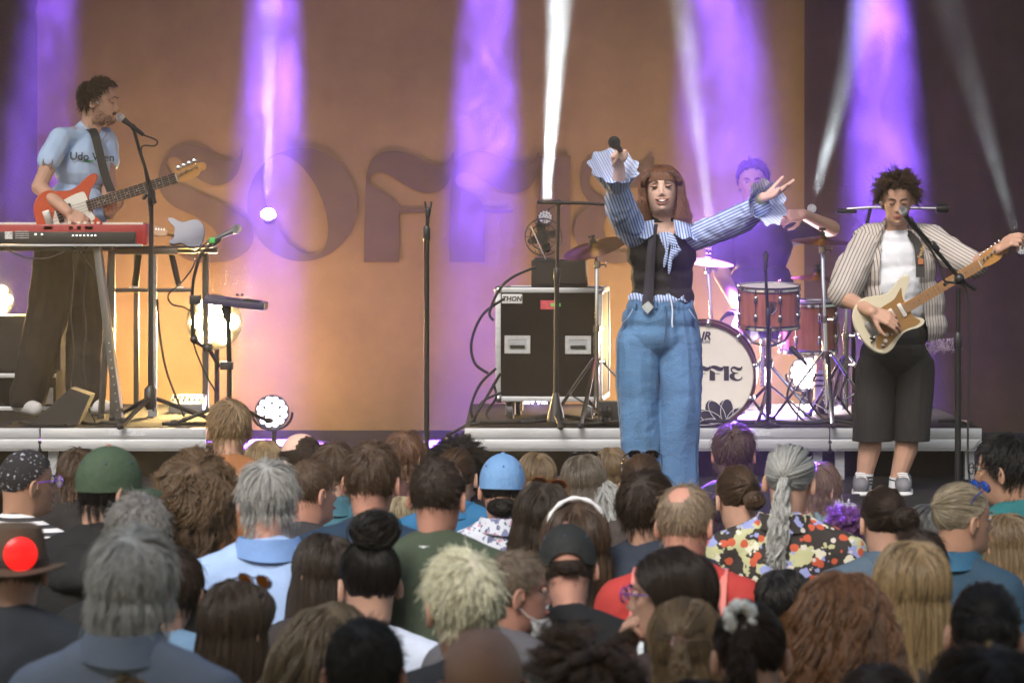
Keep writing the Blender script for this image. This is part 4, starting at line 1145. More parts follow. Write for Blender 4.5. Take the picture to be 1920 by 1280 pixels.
crowd(585, 858, 88, 'man in profile with short receding brown hair and a bare ear, facing right', 'crop', 'brown', 'tee', (44, 44, 50), yaw=52, hi=True, body_yaw=20, tone='ruddy', bald=None, hk=dict(length=.02), extra=[e_face()])
crowd(506, 856, 114, 'man with thick grey-white hair in a light blue collared shirt', 'short', 'grey', 'shirt', (160, 188, 232), collar='shirt', collar_col=(120, 156, 212), tone='ruddy', bald=None, hk=dict(length=.06, vol=.10, n=3000), H=1.84, wide=1.08)
crowd(757, 925, 60, 'person with pale blond straight hair between the black bun and the balding man', 'bob', (.46, .38, .24), 'tee', (60, 50, 50))
crowd(1078, 931, 132, 'woman with long brown hair held back by a white band behind the black cap', 'long', 'brown', 'shirt', (150, 154, 160), yaw=-6, H=1.69, extra=[e_tie((0, -.035, .165), .078, mat('white_band', (.75, .75, .76), .7), .006)])
crowd(1287, 904, 108, 'balding man with wispy sandy hair and red ears in a coral red jacket', 'crop', (.30, .22, .15), 'jacket', (178, 56, 52), bald='spot', tone='ruddy', hk=dict(length=.03, n=1700), collar='ring', extra=[e_strap((206, 120, 112), .11, w=.045), e_strap((206, 120, 112), -.11, w=.045)], wide=.98)
crowd(28, 985, 130, 'person in a brown felt hat with a glowing red disc', 'crop', 'brown', 'jacket', (42, 48, 56), wm=.18, H=1.82, extra=[e_hat])
crowd(322, 1022, 118, 'person with dark hair in a washed blue t-shirt beside the wavy grey head', 'short', 'darkbrown', 'tee', (106, 140, 172), wide=1.25)
crowd(447, 1078, 132, 'woman with long brown hair and amber-lit sunglasses on her head', 'long', (.06, .042, .03), 'tee', (40, 34, 34), yaw=38, hi=True, body_yaw=10, extra=[e_glasses('top', (40, 26, 18), (120, 70, 20)), e_face()])
crowd(602, 992, 112, 'woman with long straight dark brown hair left of the black top-knot', 'long', (.045, .032, .024), 'tee', (50, 44, 44), yaw=-10)
crowd(690, 1006, 122, 'woman with black hair in a big top-knot and a white t-shirt', 'bun', 'black', 'tee', (206, 216, 236), yaw=-22, hk=dict(tie=(0, -.35, .95)), extra=[e_bun((0, -.05, .262), .062, 1100, .8)], H=1.66, tone='fair')
crowd(598, 1110, 150, 'woman with long dark blond hair swinging to the left', 'wavy', (.17, .125, .07), 'tee', (40, 36, 34), roll=16, yaw=-12, hk=dict(vol=.22))
crowd(686, 1152, 152, 'man with cropped black hair near the front of the picture', 'crop', (.014, .013, .013), 'tee', (26, 28, 34), tone='ruddy', hk=dict(length=.018), H=1.72)
crowd(870, 1022, 150, 'person with bleached platinum short hair', 'short', 'platinum', 'tee', (34, 38, 46), tone='fair', hk=dict(length=.032, lift=.3, n=4600, vol=.06, clump=.2), H=1.78, collar='ring')
crowd(968, 1030, 108, 'man in profile with thin grey-brown hair and a white mask under his chin', 'crop', (.16, .12, .085), 'tee', (90, 90, 96), yaw=78, hi=True, body_yaw=30, tone='ruddy', H=1.70, hk=dict(length=.024), extra=[e_face(), e_mask])
crowd(1068, 988, 120, 'bearded man in a backwards black baseball cap and black t-shirt', 'crop', 'darkbrown', 'tee', (16, 18, 22), bald='full', wm=.18, tone='ruddy', extra=[e_cap((26, 30, 30), backwards=True, hole=True, brim=False), e_bun((0, -.10, .098), .028, 300, .6), e_face(beard=(.02, .014, .01)), e_strap((200, 208, 214), .17, w=.022)], wide=1.1, H=1.73, collar='ring')
crowd(912, 1166, 168, 'bald man in the nearest row below the platinum hair', 'crop', 'brown', 'tee', (60, 56, 58), bald='full', tone='tan', hk=dict(length=.005, n=700), H=1.74)
crowd(1092, 1192, 196, 'person with curly brown hair in the nearest row', 'curlyshort', 'brown', 'tee', (50, 44, 42), H=1.66, hk=dict(n=4200))
crowd(1256, 1016, 140, 'dark-haired woman in profile facing left, thin glasses on, hand at her mouth', 'long', (.03, .02, .015), 'tee', (60, 50, 50), yaw=-74, hi=True, body_yaw=-15, hk=dict(back=.9), extra=[e_glasses('eyes', (90, 60, 150)), e_face(), e_mouthhand])
crowd(1305, 1110, 138, 'blond woman with a half ponytail held by a pink hair tie', 'half', 'darkblond', 'tee', (60, 50, 44), extra=[e_tie((0, -.112, .15), .014, mat('pink_tie', (.5, .28, .30), .6))])
crowd(1408, 1124, 148, 'woman with dark brown hair and a white scrunchie', 'pony', 'darkbrown', 'tee', (24, 22, 24), hk=dict(tie=(-.35, -.75, .65), tail=.3), extra=[e_tie((-.035, -.085, .205), .026, mat('scrunchie', (.62, .64, .62), .85, bump=.4), .014)])
crowd(1476, 1058, 104, 'person with short black hair left of the auburn curls', 'bob', 'black', 'tee', (30, 26, 28))
crowd(1572, 1050, 178, 'woman with big auburn-brown curls', 'curly', 'auburn', 'tee', (24, 20, 20), hk=dict(n=4600, ng=340), H=1.74)
crowd(1722, 990, 104, 'person with dark brown hair just beyond the straight blond hair', 'short', 'darkbrown', 'tee', (30, 28, 30))
crowd(1706, 1002, 142, 'woman with long straight blond hair parted in the middle', 'long', 'blond', 'tee', (60, 50, 46), hk=dict(n=3600), H=1.76)
crowd(1838, 1086, 144, 'dark-haired woman with a small turquoise clip in her pinned-up hair', 'bun', 'black', 'jacket', (18, 17, 19), extra=[e_bun((0, -.12, .12), .05)])
crowd(1660, 1238, 170, 'person with light brown hair at the bottom edge below the auburn curls', 'short', 'brown', 'tee', (30, 26, 26), H=1.68)
crowd(1862, 1196, 240, 'person with a large dark head at the bottom right corner', 'shag', 'darkbrown', 'tee', (20, 20, 22), H=1.80)
crowd(246, 980, 156, 'man with big wavy grey hair in a pale grey shirt in the near row', 'shag', 'silver', 'shirt', (112, 124, 142), collar='shirt', tone='ruddy', hk=dict(length=.10, vol=.16, n=4600, wave=.35, clump=.3), H=1.88, wide=.98, yaw=8)
crowd(242, 1228, 132, 'person with dark blond hair at the bottom left edge', 'shag', 'darkblond', 'tee', (50, 46, 44), H=1.62)
crowd(966, 1254, 136, 'person with ash blond hair at the bottom edge below the bald man', 'short', (.20, .165, .115), 'tee', (50, 46, 44), H=1.62)
crowd(1310, 1262, 150, 'person with dark brown hair and a glittering clip at the bottom edge', 'bob', 'darkbrown', 'tee', (34, 28, 28), H=1.64)
for p in PEOPLE: print('CROWD', p)
# ------------------------------------------------------------------ the band
def stripes_for(name, col, scol, per, direction, duty=.4, **k):
    d = Vector(direction).normalized()
    return mat(name, col, .85, stripe=((d.x, d.y, d.z), per, scol, duty), bump=.3, bscale=30, **k)
def clampz(me, fn):
    """straight hem: nothing of the cloth hangs below fn(x, y)"""
    n = len(me.vertices); co = np.empty(n * 3); me.vertices.foreach_get('co', co); co = co.reshape(-1, 3)
    for i in range(n):
        h = fn(co[i, 0], co[i, 1])
        if co[i, 2] < h: co[i, 2] = h + (co[i, 2] - h) * .02
    me.vertices.foreach_set('co', co.ravel()); me.update(); return me
def cut(me, fn):
    """open a garment: drop faces whose centre satisfies fn"""
    bm = bmesh.new(); bm.from_mesh(me)
    kill = [f for f in bm.faces if fn(f.calc_center_median())]
    bmesh.ops.delete(bm, geom=kill, context='FACES'); bm.to_mesh(me); bm.free(); return me
def face_parts(root, M, tone, eyes='open', mouth='closed', brow=(.05, .03, .02), brow_up=0.0, fac=1.0):
    sk = skin(tone)
    def pm(nm, mb, m, par=root): return part(nm, mb.xf(M), m, par)
    for s in (-1, 1):
        if eyes == 'open':
            pm('eye', MB().ell((s * .031, .0795, .116), (.0125, .0085, .0070)), m_eye); pm('iris', MB().ell((s * .031, .0862, .116), (.0055, .003, .0055)), m_iris)
            pm('eyelid', MB().ell((s * .031, .0795, .1195), (.0148, .0095, .0052)), sk)
        elif eyes == 'squint':
            pm('eyelid', MB().ell((s * .031, .0795, .1165), (.0145, .0080, .0075)), mat('lid_' + tone, (.42, .22, .17), .5))
            pm('eyelashes', MB().tube([(s * .0160, .0862, .1130), (s * .025, .0890, .1112), (s * .033, .0888, .1112), (s * .042, .0850, .1130), (s * .050, .0790, .1175)], [.0016, .0032, .0034, .0030, .0014], 6), m_iris)
        else:
            pm('eyelid', MB().ell((s * .031, .0795, .1155), (.0145, .0090, .0085)), sk)
            pm('eyelashes', MB().tube([(s * .0175, .0862, .110), (s * .031, .0888, .1078), (s * .045, .0825, .110)], [.001, .0018, .001], 6), m_iris)
        pm('eyebrow', MB().tube([(s * .013, .0955, .1325 + brow_up), (s * .024, .0965, .1375 + brow_up), (s * .036, .0935, .139 + brow_up), (s * .048, .0845, .1335 + brow_up)], [.0028, .0042, .0036, .0014], 6), mat('brow_%.3f' % brow[0], brow, .8))
        pm('nostril', MB().ell((s * .0075, .1045, .0685), (.0038, .004, .002)), m_mouth)
    if mouth == 'smile':
        up = [(-.0315, .0800, .0575), (-.020, .0925, .0535), (-.008, .0985, .0515), (0, .0990, .0505), (.008, .0985, .0515), (.020, .0925, .0535), (.0315, .0800, .0575)]
        lo = [(-.0315, .0800, .0575), (-.021, .0915, .0405), (-.010, .0970, .0325), (0, .0980, .0310), (.010, .0970, .0325), (.021, .0915, .0405), (.0315, .0800, .0575)]
        pm('mouth', MB().sheet([up, [((a[0] + b[0]) / 2, (a[1] + b[1]) / 2 + .0012, (a[2] + b[2]) / 2) for a, b in zip(up, lo)], lo]), m_mouth)
        pm('teeth', MB().sheet([[(x * .86, y + .0016, z - .0012) for x, y, z in up], [(x * .80, y + .0026, z - .0095 + abs(x) * .10) for x, y, z in up]]), m_teeth)
        pm('lips', MB().tube(up, [.0012, .0024, .003, .0026, .003, .0024, .0012], 8).tube(lo, [.0012, .0028, .0036, .0038, .0036, .0028, .0012], 8), m_lip)
    elif mouth == 'closed':
        pm('lips', MB().cap((-.021, .0885, .0462), .0028, (-.005, .0962, .0478), .0042).cap((-.005, .0962, .0478), .0042, (.005, .0962, .0478), .0042).cap((.005, .0962, .0478), .0042, (.021, .0885, .0462), .0028).cap((-.012, .094, .0405), .0036, (.012, .094, .0405), .0036), m_lip)
def sleeve_cone(c, axis, r0, r1, L, waves, amp, n=72, rows=9, phase=0, tilt=0):
    """flared frill: opens from r0 to r1 along axis with soft waves"""
    u, v, d = basis(axis); c = Vector(c); g = []
    for j in range(rows):
        t = j / (rows - 1); row = []
        for k in range(n + 1):
            a = 2 * PI * k / n
            r = r0 + (r1 - r0) * t ** .8 + amp * t * math.sin(a * waves + phase) + amp * .3 * t * math.sin(a * (waves * 2 + 1) + 1)
            row.append(c + d * (L * t * (1 - .18 * t) + tilt * t * math.cos(a)) + (u * math.cos(a) + v * math.sin(a)) * r)
        g.append(row)
    return MB().sheet(g)

# ---------------- singer
SD = 13.4
def p1(x, y, dy=0.0): return P(x, y, SD) + Vector((0, dy, 0))
sing = thing('person', 'woman singing with both arms spread wide, in blue jeans and a black waistcoat', 'person', P(1237, 412 + 1.4 * FPX / SD, SD))
HMs = head_matrix(p1(1243, 399, .0), 184, 7, 3, 1.0) @ Matrix.Diagonal((1.06, 1, 1, 1))
b = MB()
hv = head_mb(3, 72, jaw=.97, smile=1.0); b.add([tuple(HMs @ Vector(q)) for q in hv.v], hv.f)
b.cap(p1(1244, 400, .03), .05, p1(1245, 432, .05), .052).ell(p1(1241, 465, .05), (.15, .095, .14)).ell(p1(1242, 540, .05), (.135, .09, .13)).ell(p1(1237, 610, .05), (.17, .11, .14))
shL, elL, wrL = p1(1194, 436, .04), p1(1157, 384, -.19), p1(1156, 316, -.34)
shR, elR, wrR = p1(1303, 438, .04), p1(1384, 412, -.17), p1(1419, 372, -.34)
b.cap(p1(1244, 428, .05), .045, shL, .048).cap(p1(1244, 428, .05), .045, shR, .048)
b.chain([shL, elL, wrL], [.05, .042, .027]).chain([shR, elR, wrR], [.05, .042, .027])
hand_mb(b, wrL, p1(1149, 287, -.40) - wrL, Vector((-.75, .45, .35)), 1, (1.25, 1.3, 1.35, 1.4, .75), .96, .03, .7)
hand_mb(b, wrR, p1(1455, 358, -.42) - wrR, Vector((.25, .55, -1)), 1, (.10, .12, .18, .25, .1), .98, .14, .9)
for sx, xx in ((-1, 1198), (1, 1273)):
    b.chain([p1(xx, 640, .05), p1(xx + sx * 2, 770, .03), p1(xx, 935, .05)], [.08, .055, .042]); b.cap(p1(xx, 958, .07), .042, p1(xx + sx * 6, 962, -.10), .032)
part('body', fuse(b, .0045, 2, 'body', factor=.35), skin('pale'), sing)
face_parts(sing, HMs, 'pale', 'squint', 'smile', (.09, .045, .025), .002)
hs_c = (.135, .060, .033); 
ho = part('hair', scalp_mb(None, [-.93, -.9, -.72, -.45, -.25, .0, .25, .36, .42]).xf(HMs), mat('singer_scalp', tuple(x * .8 for x in hs_c), .7), sing)
Rb0 = np.random.default_rng(6)
def addhair(pts, rad, hm_, parent, M):
    o = strands('hair_strands', pts, rad, hm_, parent, M)
    q = parent; base = Vector((0, 0, 0))
    while q is not None: base += q.location; q = q.parent
    o.location = -base; return o
sp_h = hair_sim(n=4600, K=18, length=.27, seed=5, kind='long', lift=.15, grav=.55, vol=.17, clump=.6, ng=320, messy=.16, rnd=.16, wave=.32, freq=2.2, back=.6, curl=.008, cutz=-.038, freecap=False,
                 line=[-.93, -.9, -.72, -.45, -.25, -.05, .22, .5, .62])
fx = np.interp(sp_h[..., 2], [-.08, -.02, .03, .08, .15, .2], [.055, .064, .068, .073, .070, .0]); sg = np.where(sp_h[:, :1, 0] >= 0, 1.0, -1.0)
sp_h[..., 0] = np.where((sp_h[..., 1] > .0) & (sp_h[..., 2] < .18), sg * np.maximum(sp_h[..., 0] * sg, fx + Rb0.random(sp_h.shape[:1])[:, None] * .022), sp_h[..., 0])
sp_h[..., 1] = np.where((sp_h[..., 2] < .13) & (sp_h[..., 1] > .05), .05 + (sp_h[..., 1] - .05) * .4, sp_h[..., 1])
tz = np.clip((.14 - sp_h[..., 2]) / .2, 0, 1); pw = Rb0.integers(0, 9, sp_h.shape[0])[:, None] * .7; sp_h[..., 0] += .013 * tz * np.sin(sp_h[..., 2] * 62 + pw); sp_h[..., 1] += .010 * tz * np.cos(sp_h[..., 2] * 55 + pw); sp_h[..., 0] *= 1 + .10 * tz
addhair(sp_h, .0009, hair_mat(hs_c, .6, 2.2), ho, HMs)
Rb = np.random.default_rng(3); bang = []
for _ in range(1500):
    x = Rb.uniform(-.70, .70); ph0 = Rb.uniform(.65, 1.1); ph1 = .22 - .16 * abs(x) ** 2 - Rb.uniform(0, .11)
    row = []
    for k in range(7):
        t = k / 6; ph = ph0 + (ph1 - ph0) * t; xx = x * (1 + .12 * t) + .02 * math.sin(t * 4 + x * 9)
        d_ = np.array((xx, math.sqrt(max(.02, 1 - xx * xx)) * math.cos(ph), math.sqrt(max(.02, 1 - xx * xx)) * math.sin(ph)))
        row.append(HC + HR * d_ * (1.055 + .035 * math.sin(PI * min(1, t * 1.1)) - .02 * t + Rb.normal(0, .007)))
    bang.append(row)
addhair(np.array(bang), .0009, hair_mat(hs_c, .5, 1.5), ho, HMs)
# striped blouse
BL0, BL1 = (.56, .65, .90), (.12, .20, .48)
def axis_perp(a, c):
    d = (Vector(c) - Vector(a)); d.y = 0; d.normalize(); return (d.z, 0, -d.x)
sl = MB().chain([p1(1199, 448, .03), p1(1180, 424, -.05), p1(1160, 388, -.19), p1(1153, 352, -.28)], [.062, .070, .068, .048])
part('sleeve', fuse(sl, .006, 3, 'sleeve', wrinkle=.011, wscale=13, seed=4, stretch=(1, 1, .7)), stripes_for('blouse_stripe_l', BL0, BL1, .0135, axis_perp(p1(1190, 448), p1(1153, 352)), .42), sing)
sl = MB().chain([p1(1296, 446, .03), p1(1340, 430, -.06), p1(1382, 412, -.17), p1(1414, 387, -.29)], [.060, .064, .066, .048])
part('sleeve', fuse(sl, .006, 3, 'sleeve', wrinkle=.011, wscale=13, seed=9, stretch=(.7, 1, 1)), stripes_for('blouse_stripe_r', BL0, BL1, .0135, axis_perp(p1(1296, 446), p1(1414, 387)), .42), sing)
m_fr = mat('blouse_frill', (.68, .74, .92), .85, stripe=((.8, .2, .55), .012, (.26, .36, .68), .28))
part('frill', sleeve_cone(p1(1153, 354, -.28), p1(1143, 300, -.40) - p1(1153, 354, -.28), .045, .112, .165, 9, .008, n=144, phase=.6, tilt=.03), m_fr, sing)
part('frill', sleeve_cone(p1(1412, 389, -.285), p1(1440, 372, -.45) - p1(1412, 389, -.285), .045, .108, .12, 9, .008, n=144, phase=2, tilt=.03), m_fr, sing)
# collar, pussy-bow ribbon, blouse tail
m_bl = stripes_for('blouse_stripe_v', BL0, BL1, .0135, (1, 0, .15), .42)
for s in (-1, 1):
    g = []
    for j in range(6):
        t = j / 5
        row = []
        for k in range(12):
            q = k / 11
            x = 1243 + s * (18 + 44 * q ** .8 + 3 * t); y = 412 + 10 * q + t * (32 - 6 * abs(q - .4) * 2 + 4 * math.sin(q * 9))
            dyy = -.085 + .10 * q ** 1.4 - .055 * t + .012 * math.sin(q * 12) * t
            row.append(p1(x, y, dyy))
        g.append(row)
    part('collar', MB().sheet(g).sheet([[q + Vector((0, .004, -.001)) for q in r] for r in reversed(g)]), m_bl, sing)
rb = MB()
for x0, x1, y1, w_ in ((1250, 1243, 500, .010), (1254, 1252, 512, .010), (1258, 1264, 480, .013), (1262, 1270, 470, .012), (1256, 1258, 486, .012)):
    pts = smooth_path([tuple(p1(1254, 438, -.10)), tuple(p1((x0 + x1) / 2 + 3, 462, -.125)), tuple(p1(x1, y1, -.11))], 5)
    rb.tube(pts, [w_ * (.6 + .4 * math.sin(i)) for i in range(len(pts))], 8)
part('neck_ribbon', rb, stripes_for('blouse_ribbon', BL0, BL1, .012, (.3, 0, 1), .42), sing)
part('choker', MB().lathe([(.056, 0), (.0575, .006), (.0575, .022), (.056, .028)], p1(1244, 416, .038), (0, -.08, 1), 28, False), mat('choker_m', (.02, .018, .022), .7), sing)
# waistcoat
v = MB().cap(p1(1203, 446, .045), .072, p1(1286, 446, .045), .072).ell(p1(1241, 478, .035), (.168, .124, .115)).ell(p1(1242, 520, .045), (.148, .110, .13)).ell(p1(1243, 562, .05), (.153, .113, .12))
v = fuse(v, .006, 22, 'waistcoat', wrinkle=.006, wscale=9, seed=3, stretch=(.6, 1, 1.6))
def vhem(x, y):
    px = x / SD * FPX + 960
    yy = 560 + (16 if y < SD + .03 else 0) * (1 - min(1, abs(abs(px - 1247) - 32) / 34)) - (18 * max(0, 1 - abs(px - 1252) / 14) if y < SD else 0)
    return CAMZ - (yy - HY) / FPX * SD
clampz(v, vhem)
def vneck(c):
    px = c.x / SD * FPX + 960; py = HY - (c.z - CAMZ) * FPX / SD
    return c.y < SD + .05 and py < 474 and abs(px - 1248) < (474 - py) * .42
part('waistcoat', cut(v, vneck), mat('waistcoat_black', (.016, .013, .015), .8, bump=.3, bscale=40), sing)
part('blouse_front', MB().ell(p1(1245, 466, .035), (.10, .105, .10)), m_bl, sing)
part('blouse_tail', clampz(fuse(MB().ell(p1(1241, 560, .05), (.156, .116, .06)), .007, 2, 'blouse_tail', wrinkle=.008, wscale=18), lambda x, y: CAMZ - (572 - HY) / FPX * SD), m_bl, sing)
for y in (462, 486, 512, 540):
    part('button', MB().lathe([(.005, 0), (.005, .003), (.001, .004)], p1(1252, y, -.09 if y < 500 else -.07), (0, -1, 0), 10), mat('button_dark', (.03, .03, .035), .3), sing)
# long narrow tie with pale tip
tp = smooth_path([tuple(p1(1226, 420, -.075)), tuple(p1(1221, 445, -.110)), tuple(p1(1218, 480, -.116)), tuple(p1(1216, 520, -.098)), tuple(p1(1213, 560, -.090)), tuple(p1(1211, 575, -.09))], 4)
gl = [[(x - w_, y, z), (x - w_ * .3, y - .007, z), (x + w_ * .3, y - .007, z), (x + w_, y, z)] for (x, y, z), w_ in zip(tp, np.linspace(.016, .027, len(tp)))]
part('tie', MB().sheet(gl).sheet([[(x, y + .004, z) for x, y, z in r] for r in reversed(gl)]), mat('tie_navy', (.022, .02, .035), .7, stripe=((1, 0, 1), .006, (.07, .06, .09), .3)), sing)
part('tie_tip', MB().prism([(0, -.031), (.030, .002), (.004, .030), (-.028, .004)], .006, face_cam(p1(1212, 575, -.094))), mat('tie_tip_m', (.42, .45, .46), .6, var=.2, scale=40), sing)
# jeans
def jeg(xs):
    return MB().chain([p1(x, y, d) for x, y, d in xs[0]], xs[1], 20)
j = MB().cap(p1(1241, 572, .05), .115, p1(1240, 580, .05), .12).ell(p1(1240, 576, .05), (.160, .118, .06)).ell(p1(1239, 598, .05), (.180, .128, .09)).ell(p1(1237, 628, .055), (.188, .134, .105))
j.chain([p1(1197, 640, .045), p1(1196, 700, .035), p1(1198, 770, .03), p1(1204, 850, .04), p1(1206, 925, .05)], [.099, .098, .095, .092, .095], 20)
j.chain([p1(1277, 640, .045), p1(1277, 700, .035), p1(1275, 770, .03), p1(1271, 850, .04), p1(1272, 925, .05)], [.099, .097, .094, .092, .095], 20)
j = fuse(j, .006, 10, 'jeans'); wrinkles(j, .013, 6.5, 12, (1.7, 1, .38)); wrinkles(j, .0026, 18, 5, (.6, .6, 1.2))
clampz(j, lambda x, y: CAMZ - (946 - HY) / FPX * SD)
jm = mat('denim', (.085, .19, .36), .85, var=.32, scale=4, bump=.5, bscale=140, stretch=(.8, .8, 1.1))
part('jeans', clampz(j, lambda x, y: -9), jm, sing)
for sx_, xs_ in ((-1, ((1178, 580), (1165, 620), (1157, 660), (1159, 740), (1166, 830), (1169, 920))), (1, ((1302, 580), (1312, 620), (1315, 660), (1312, 740), (1306, 830), (1308, 920)))):
    part('side_seam', MB().tube(smooth_path([tuple(p1(x + (4 if sx_ < 0 else -4), y, .0)) for x, y in xs_], 4), .011, 8), mat('denim_dark', (.05, .105, .2), .9), sing)
for x_ in (1190, 1228, 1268, 1296): part('belt_loop', MB().box(p1(x_, 570, -.076 if 1200 < x_ < 1290 else -.05), (.010, .012, .038), None, .003), jm, sing)
part('waistband', MB().lathe([(.1, 0), (.1, .032)], (0, 0, 0), (0, 0, 1), 40, False).xf(Matrix.Translation(p1(1240, 574, .05)) @ Matrix.Diagonal((1.54, 1.15, 1, 1))), mat('denim_band', (.10, .20, .38), .85, bump=.3, bscale=170), sing)
part('drawstring', MB().tube(smooth_path([tuple(p1(1256, 560, -.078)), tuple(p1(1259, 580, -.086)), tuple(p1(1258, 602, -.096)), tuple(p1(1259, 612, -.098))], 4), .004, 8), mat('cord_white', (.6, .66, .75), .8), sing)
part('fly', MB().tube(smooth_path([tuple(p1(1246, 572, -.075)), tuple(p1(1247, 605, -.094)), tuple(p1(1244, 640, -.092)), tuple(p1(1239, 655, -.07))], 4), .0035, 6), mat('denim_dark', (.05, .105, .2), .9), sing)
for s, x0, x1 in ((-1, 1186, 1166), (1, 1290, 1312)):
    part('pocket_seam', MB().tube(smooth_path([tuple(p1(x0, 578, -.055)), tuple(p1((x0 + x1) / 2, 595, -.06)), tuple(p1(x1, 606, -.01))], 4), .003, 6), mat('denim_seam', (.24, .36, .55), .9), sing)
for s in (-1, 1):
    er = [tuple(HMs @ Vector((s * (.083 + .012 * math.cos(a) * .3), -.004 + .012 * math.cos(a), .052 + .014 * math.sin(a)))) for a in np.linspace(0, 2 * PI, 16)]
    part('earring', MB().tube(er, .0016, 6), m_chrome, sing)
part('wristband', MB().lathe([(.030, 0), (.031, .003), (.031, .014), (.030, .017)], wrR - (wrR - elR).normalized() * .012, wrR - elR, 18, False), mat('wristband_m', (.30, .5, .2), .5), sing)
# handheld microphone
def mic(name, label, tail, head, body=m_blackplastic, grille=None, ring=None):
    t = thing(name, label, 'microphone', tuple(tail)); a = Vector(tail); d = (Vector(head) - a); L = d.length
    part('handle', MB().lathe([(.009, 0), (.011, .004), (.0135, L * .55), (.0175, L * .74), (.0175, L * .76)], a, d, 16), body, t)
    g = grille or mat('mic_grille', (.06, .06, .065), .45, metal=.6, bump=.8, bscale=900)
    r = L * .125
    part('grille', MB().lathe([(.0185, L * .76), (r, L * .82), (r * 1.02, L * .87), (r * 1.06, L * .875), (r * 1.06, L * .885), (r, L * .89), (r * .85, L * .95), (r * .5, L * .985), (.001, L)], a, d, 18), g, t)
    if ring: part('label_block', MB().box(a + d * .16, (.03, .03, .03), None, .003), ring, t)
    return t
gA = wrL + (p1(1149, 287, -.40) - wrL).normalized() * .09 + Vector((.012, -.045, .012))
md = Vector((-.26, -.80, .30)).normalized()
mic('microphone', 'black cordless microphone held up in the singer raised hand', gA - md * .10, gA + md * .115)

# ---------------- guitarist
GD = 14.6
def p2(x, y, dy=0.0): return P(x, y, GD) + Vector((0, dy, 0))
gu = thing('person', 'curly-haired man in a striped open shirt and black shorts playing a cream guitar', 'person', P(1675, 412 + 1.4 * FPX / GD, GD))
HMg = head_matrix(p2(1681, 412, -.03), 186, -17, 0, 1.0)
b = MB(); b.add([tuple(HMg @ Vector(q)) for q in head_mb(3, 72).v], head_mb(3, 72).f)
b.cap(p2(1682, 405, .03), .056, p2(1684, 440, .05), .06).ell(p2(1685, 500, .05), (.17, .11, .17)).ell(p2(1682, 590, .05), (.15, .11, .16))
gsl, gel, gwl = p2(1623, 455, .04), p2(1576, 556, -.16), p2(1617, 580, -.385)
gsr, ger, gwr = p2(1752, 452, .04), p2(1812, 500, -.14), p2(1852, 467, -.30)
b.cap(p2(1684, 440, .05), .05, gsl, .055).cap(p2(1684, 440, .05), .05, gsr, .055)
b.chain([gsl, gel, gwl], [.055, .046, .030]).chain([gsr, ger, gwr], [.055, .044, .030])
hand_mb(b, gwl, p2(1648, 592, -.40) - gwl, Vector((-.1, -.75, .5)), 1, (.42, .45, .5, .55, .35), 1.05, .07)
hand_mb(b, gwr, p2(1876, 448, -.34) - gwr, Vector((.05, -.6, .75)), -1, (.55, .75, .9, 1.0, .5), 1.02, .05)
for xs, foot in (([(1645, 690), (1636, 800), (1621, 905)], (1611, 930)), ([(1715, 690), (1705, 800), (1683, 910)], (1690, 932))):
    b.chain([p2(*xs[0], .05), p2(xs[1][0], xs[1][1] - 20, .03), p2(xs[1][0] - 3, xs[1][1] + 42, .05), p2(*xs[2], .06)], [.085, .060, .060, .038])
    b.cap(p2(foot[0] + 5, foot[1] - 14, .09), .036, p2(foot[0] - 6, foot[1] - 8, -.12), .032)
part('body', fuse(b, .0048, 2, 'body', factor=.35), skin('fair'), gu)
face_parts(gu, HMg, 'fair', 'closed', 'closed', (.04, .025, .018))
hg_c = (.055, .032, .022)
ho = part('hair', scalp_mb().xf(HMg), mat('guitarist_scalp', hg_c, .8), gu)
addhair(hair_sim(n=4200, K=12, length=.055, seed=8, kind='curly', lift=.6, grav=.05, vol=.14, clump=.72, freecap=True, curl=.009, freq=2.3, messy=.3, ng=380, bald=None, line=[-.7, -.66, -.5, -.2, .05, .3, .5, .66, .72]), .0009, hair_mat(hg_c, .5, 1.5), ho, HMg)
tee = fuse(MB().ell(p2(1684, 490, .04), (.165, .125, .15)).ell(p2(1686, 530, .03), (.165, .135, .15)).ell(p2(1686, 570, .04), (.165, .125, .15)).cap(p2(1655, 450, .05), .065, p2(1712, 450, .05), .065).cap(p2(1684, 432, .05), .062, p2(1684, 450, .04), .10), .007, 4, 'white_tee', wrinkle=.007, wscale=9, seed=2)
clampz(tee, lambda x, y: CAMZ - (612 - HY) / FPX * GD)
part('t_shirt', tee, mat('white_cotton', (.66, .68, .74), .85, bump=.2, bscale=30), gu)
os_ = MB().cap(p2(1630, 448, .05), .075, p2(1745, 448, .05), .075).ell(p2(1686, 505, .04), (.200, .160, .17)).ell(p2(1692, 570, .05), (.222, .178, .19)).ell(p2(1694, 610, .05), (.230, .174, .13))
os_.cap(p2(1684, 432, .06), .075, p2(1684, 460, .05), .12)
slv = [MB().chain([p2(1634, 452, .045), p2(1596, 506, -.05), p2(1577, 545, -.15)], [.078, .084, .080]), MB().chain([p2(1742, 450, .045), p2(1788, 480, -.06), p2(1816, 497, -.14)], [.076, .076, .066])]
for q_, (sb, A_, B_) in enumerate(((slv[0], p2(1626, 454), p2(1577, 545)), (slv[1], p2(1748, 452), p2(1816, 497)))):
    part('sleeve', fuse(sb, .0065, 3, 'sleeve', wrinkle=.016, wscale=8, seed=15 + q_, stretch=(1, 1, .7)), stripes_for('shirt_sleeve_stripe%d' % q_, (.50, .455, .42), (.13, .11, .13), .0165, axis_perp(A_, B_), .26), gu)
os_ = fuse(os_, .007, 4, 'overshirt', wrinkle=.016, wscale=7, seed=6, stretch=(1, 1, .5))
clampz(os_, lambda x, y: CAMZ - ((640 if x / GD * FPX + 960 > 1700 else 622) - HY) / FPX * GD)
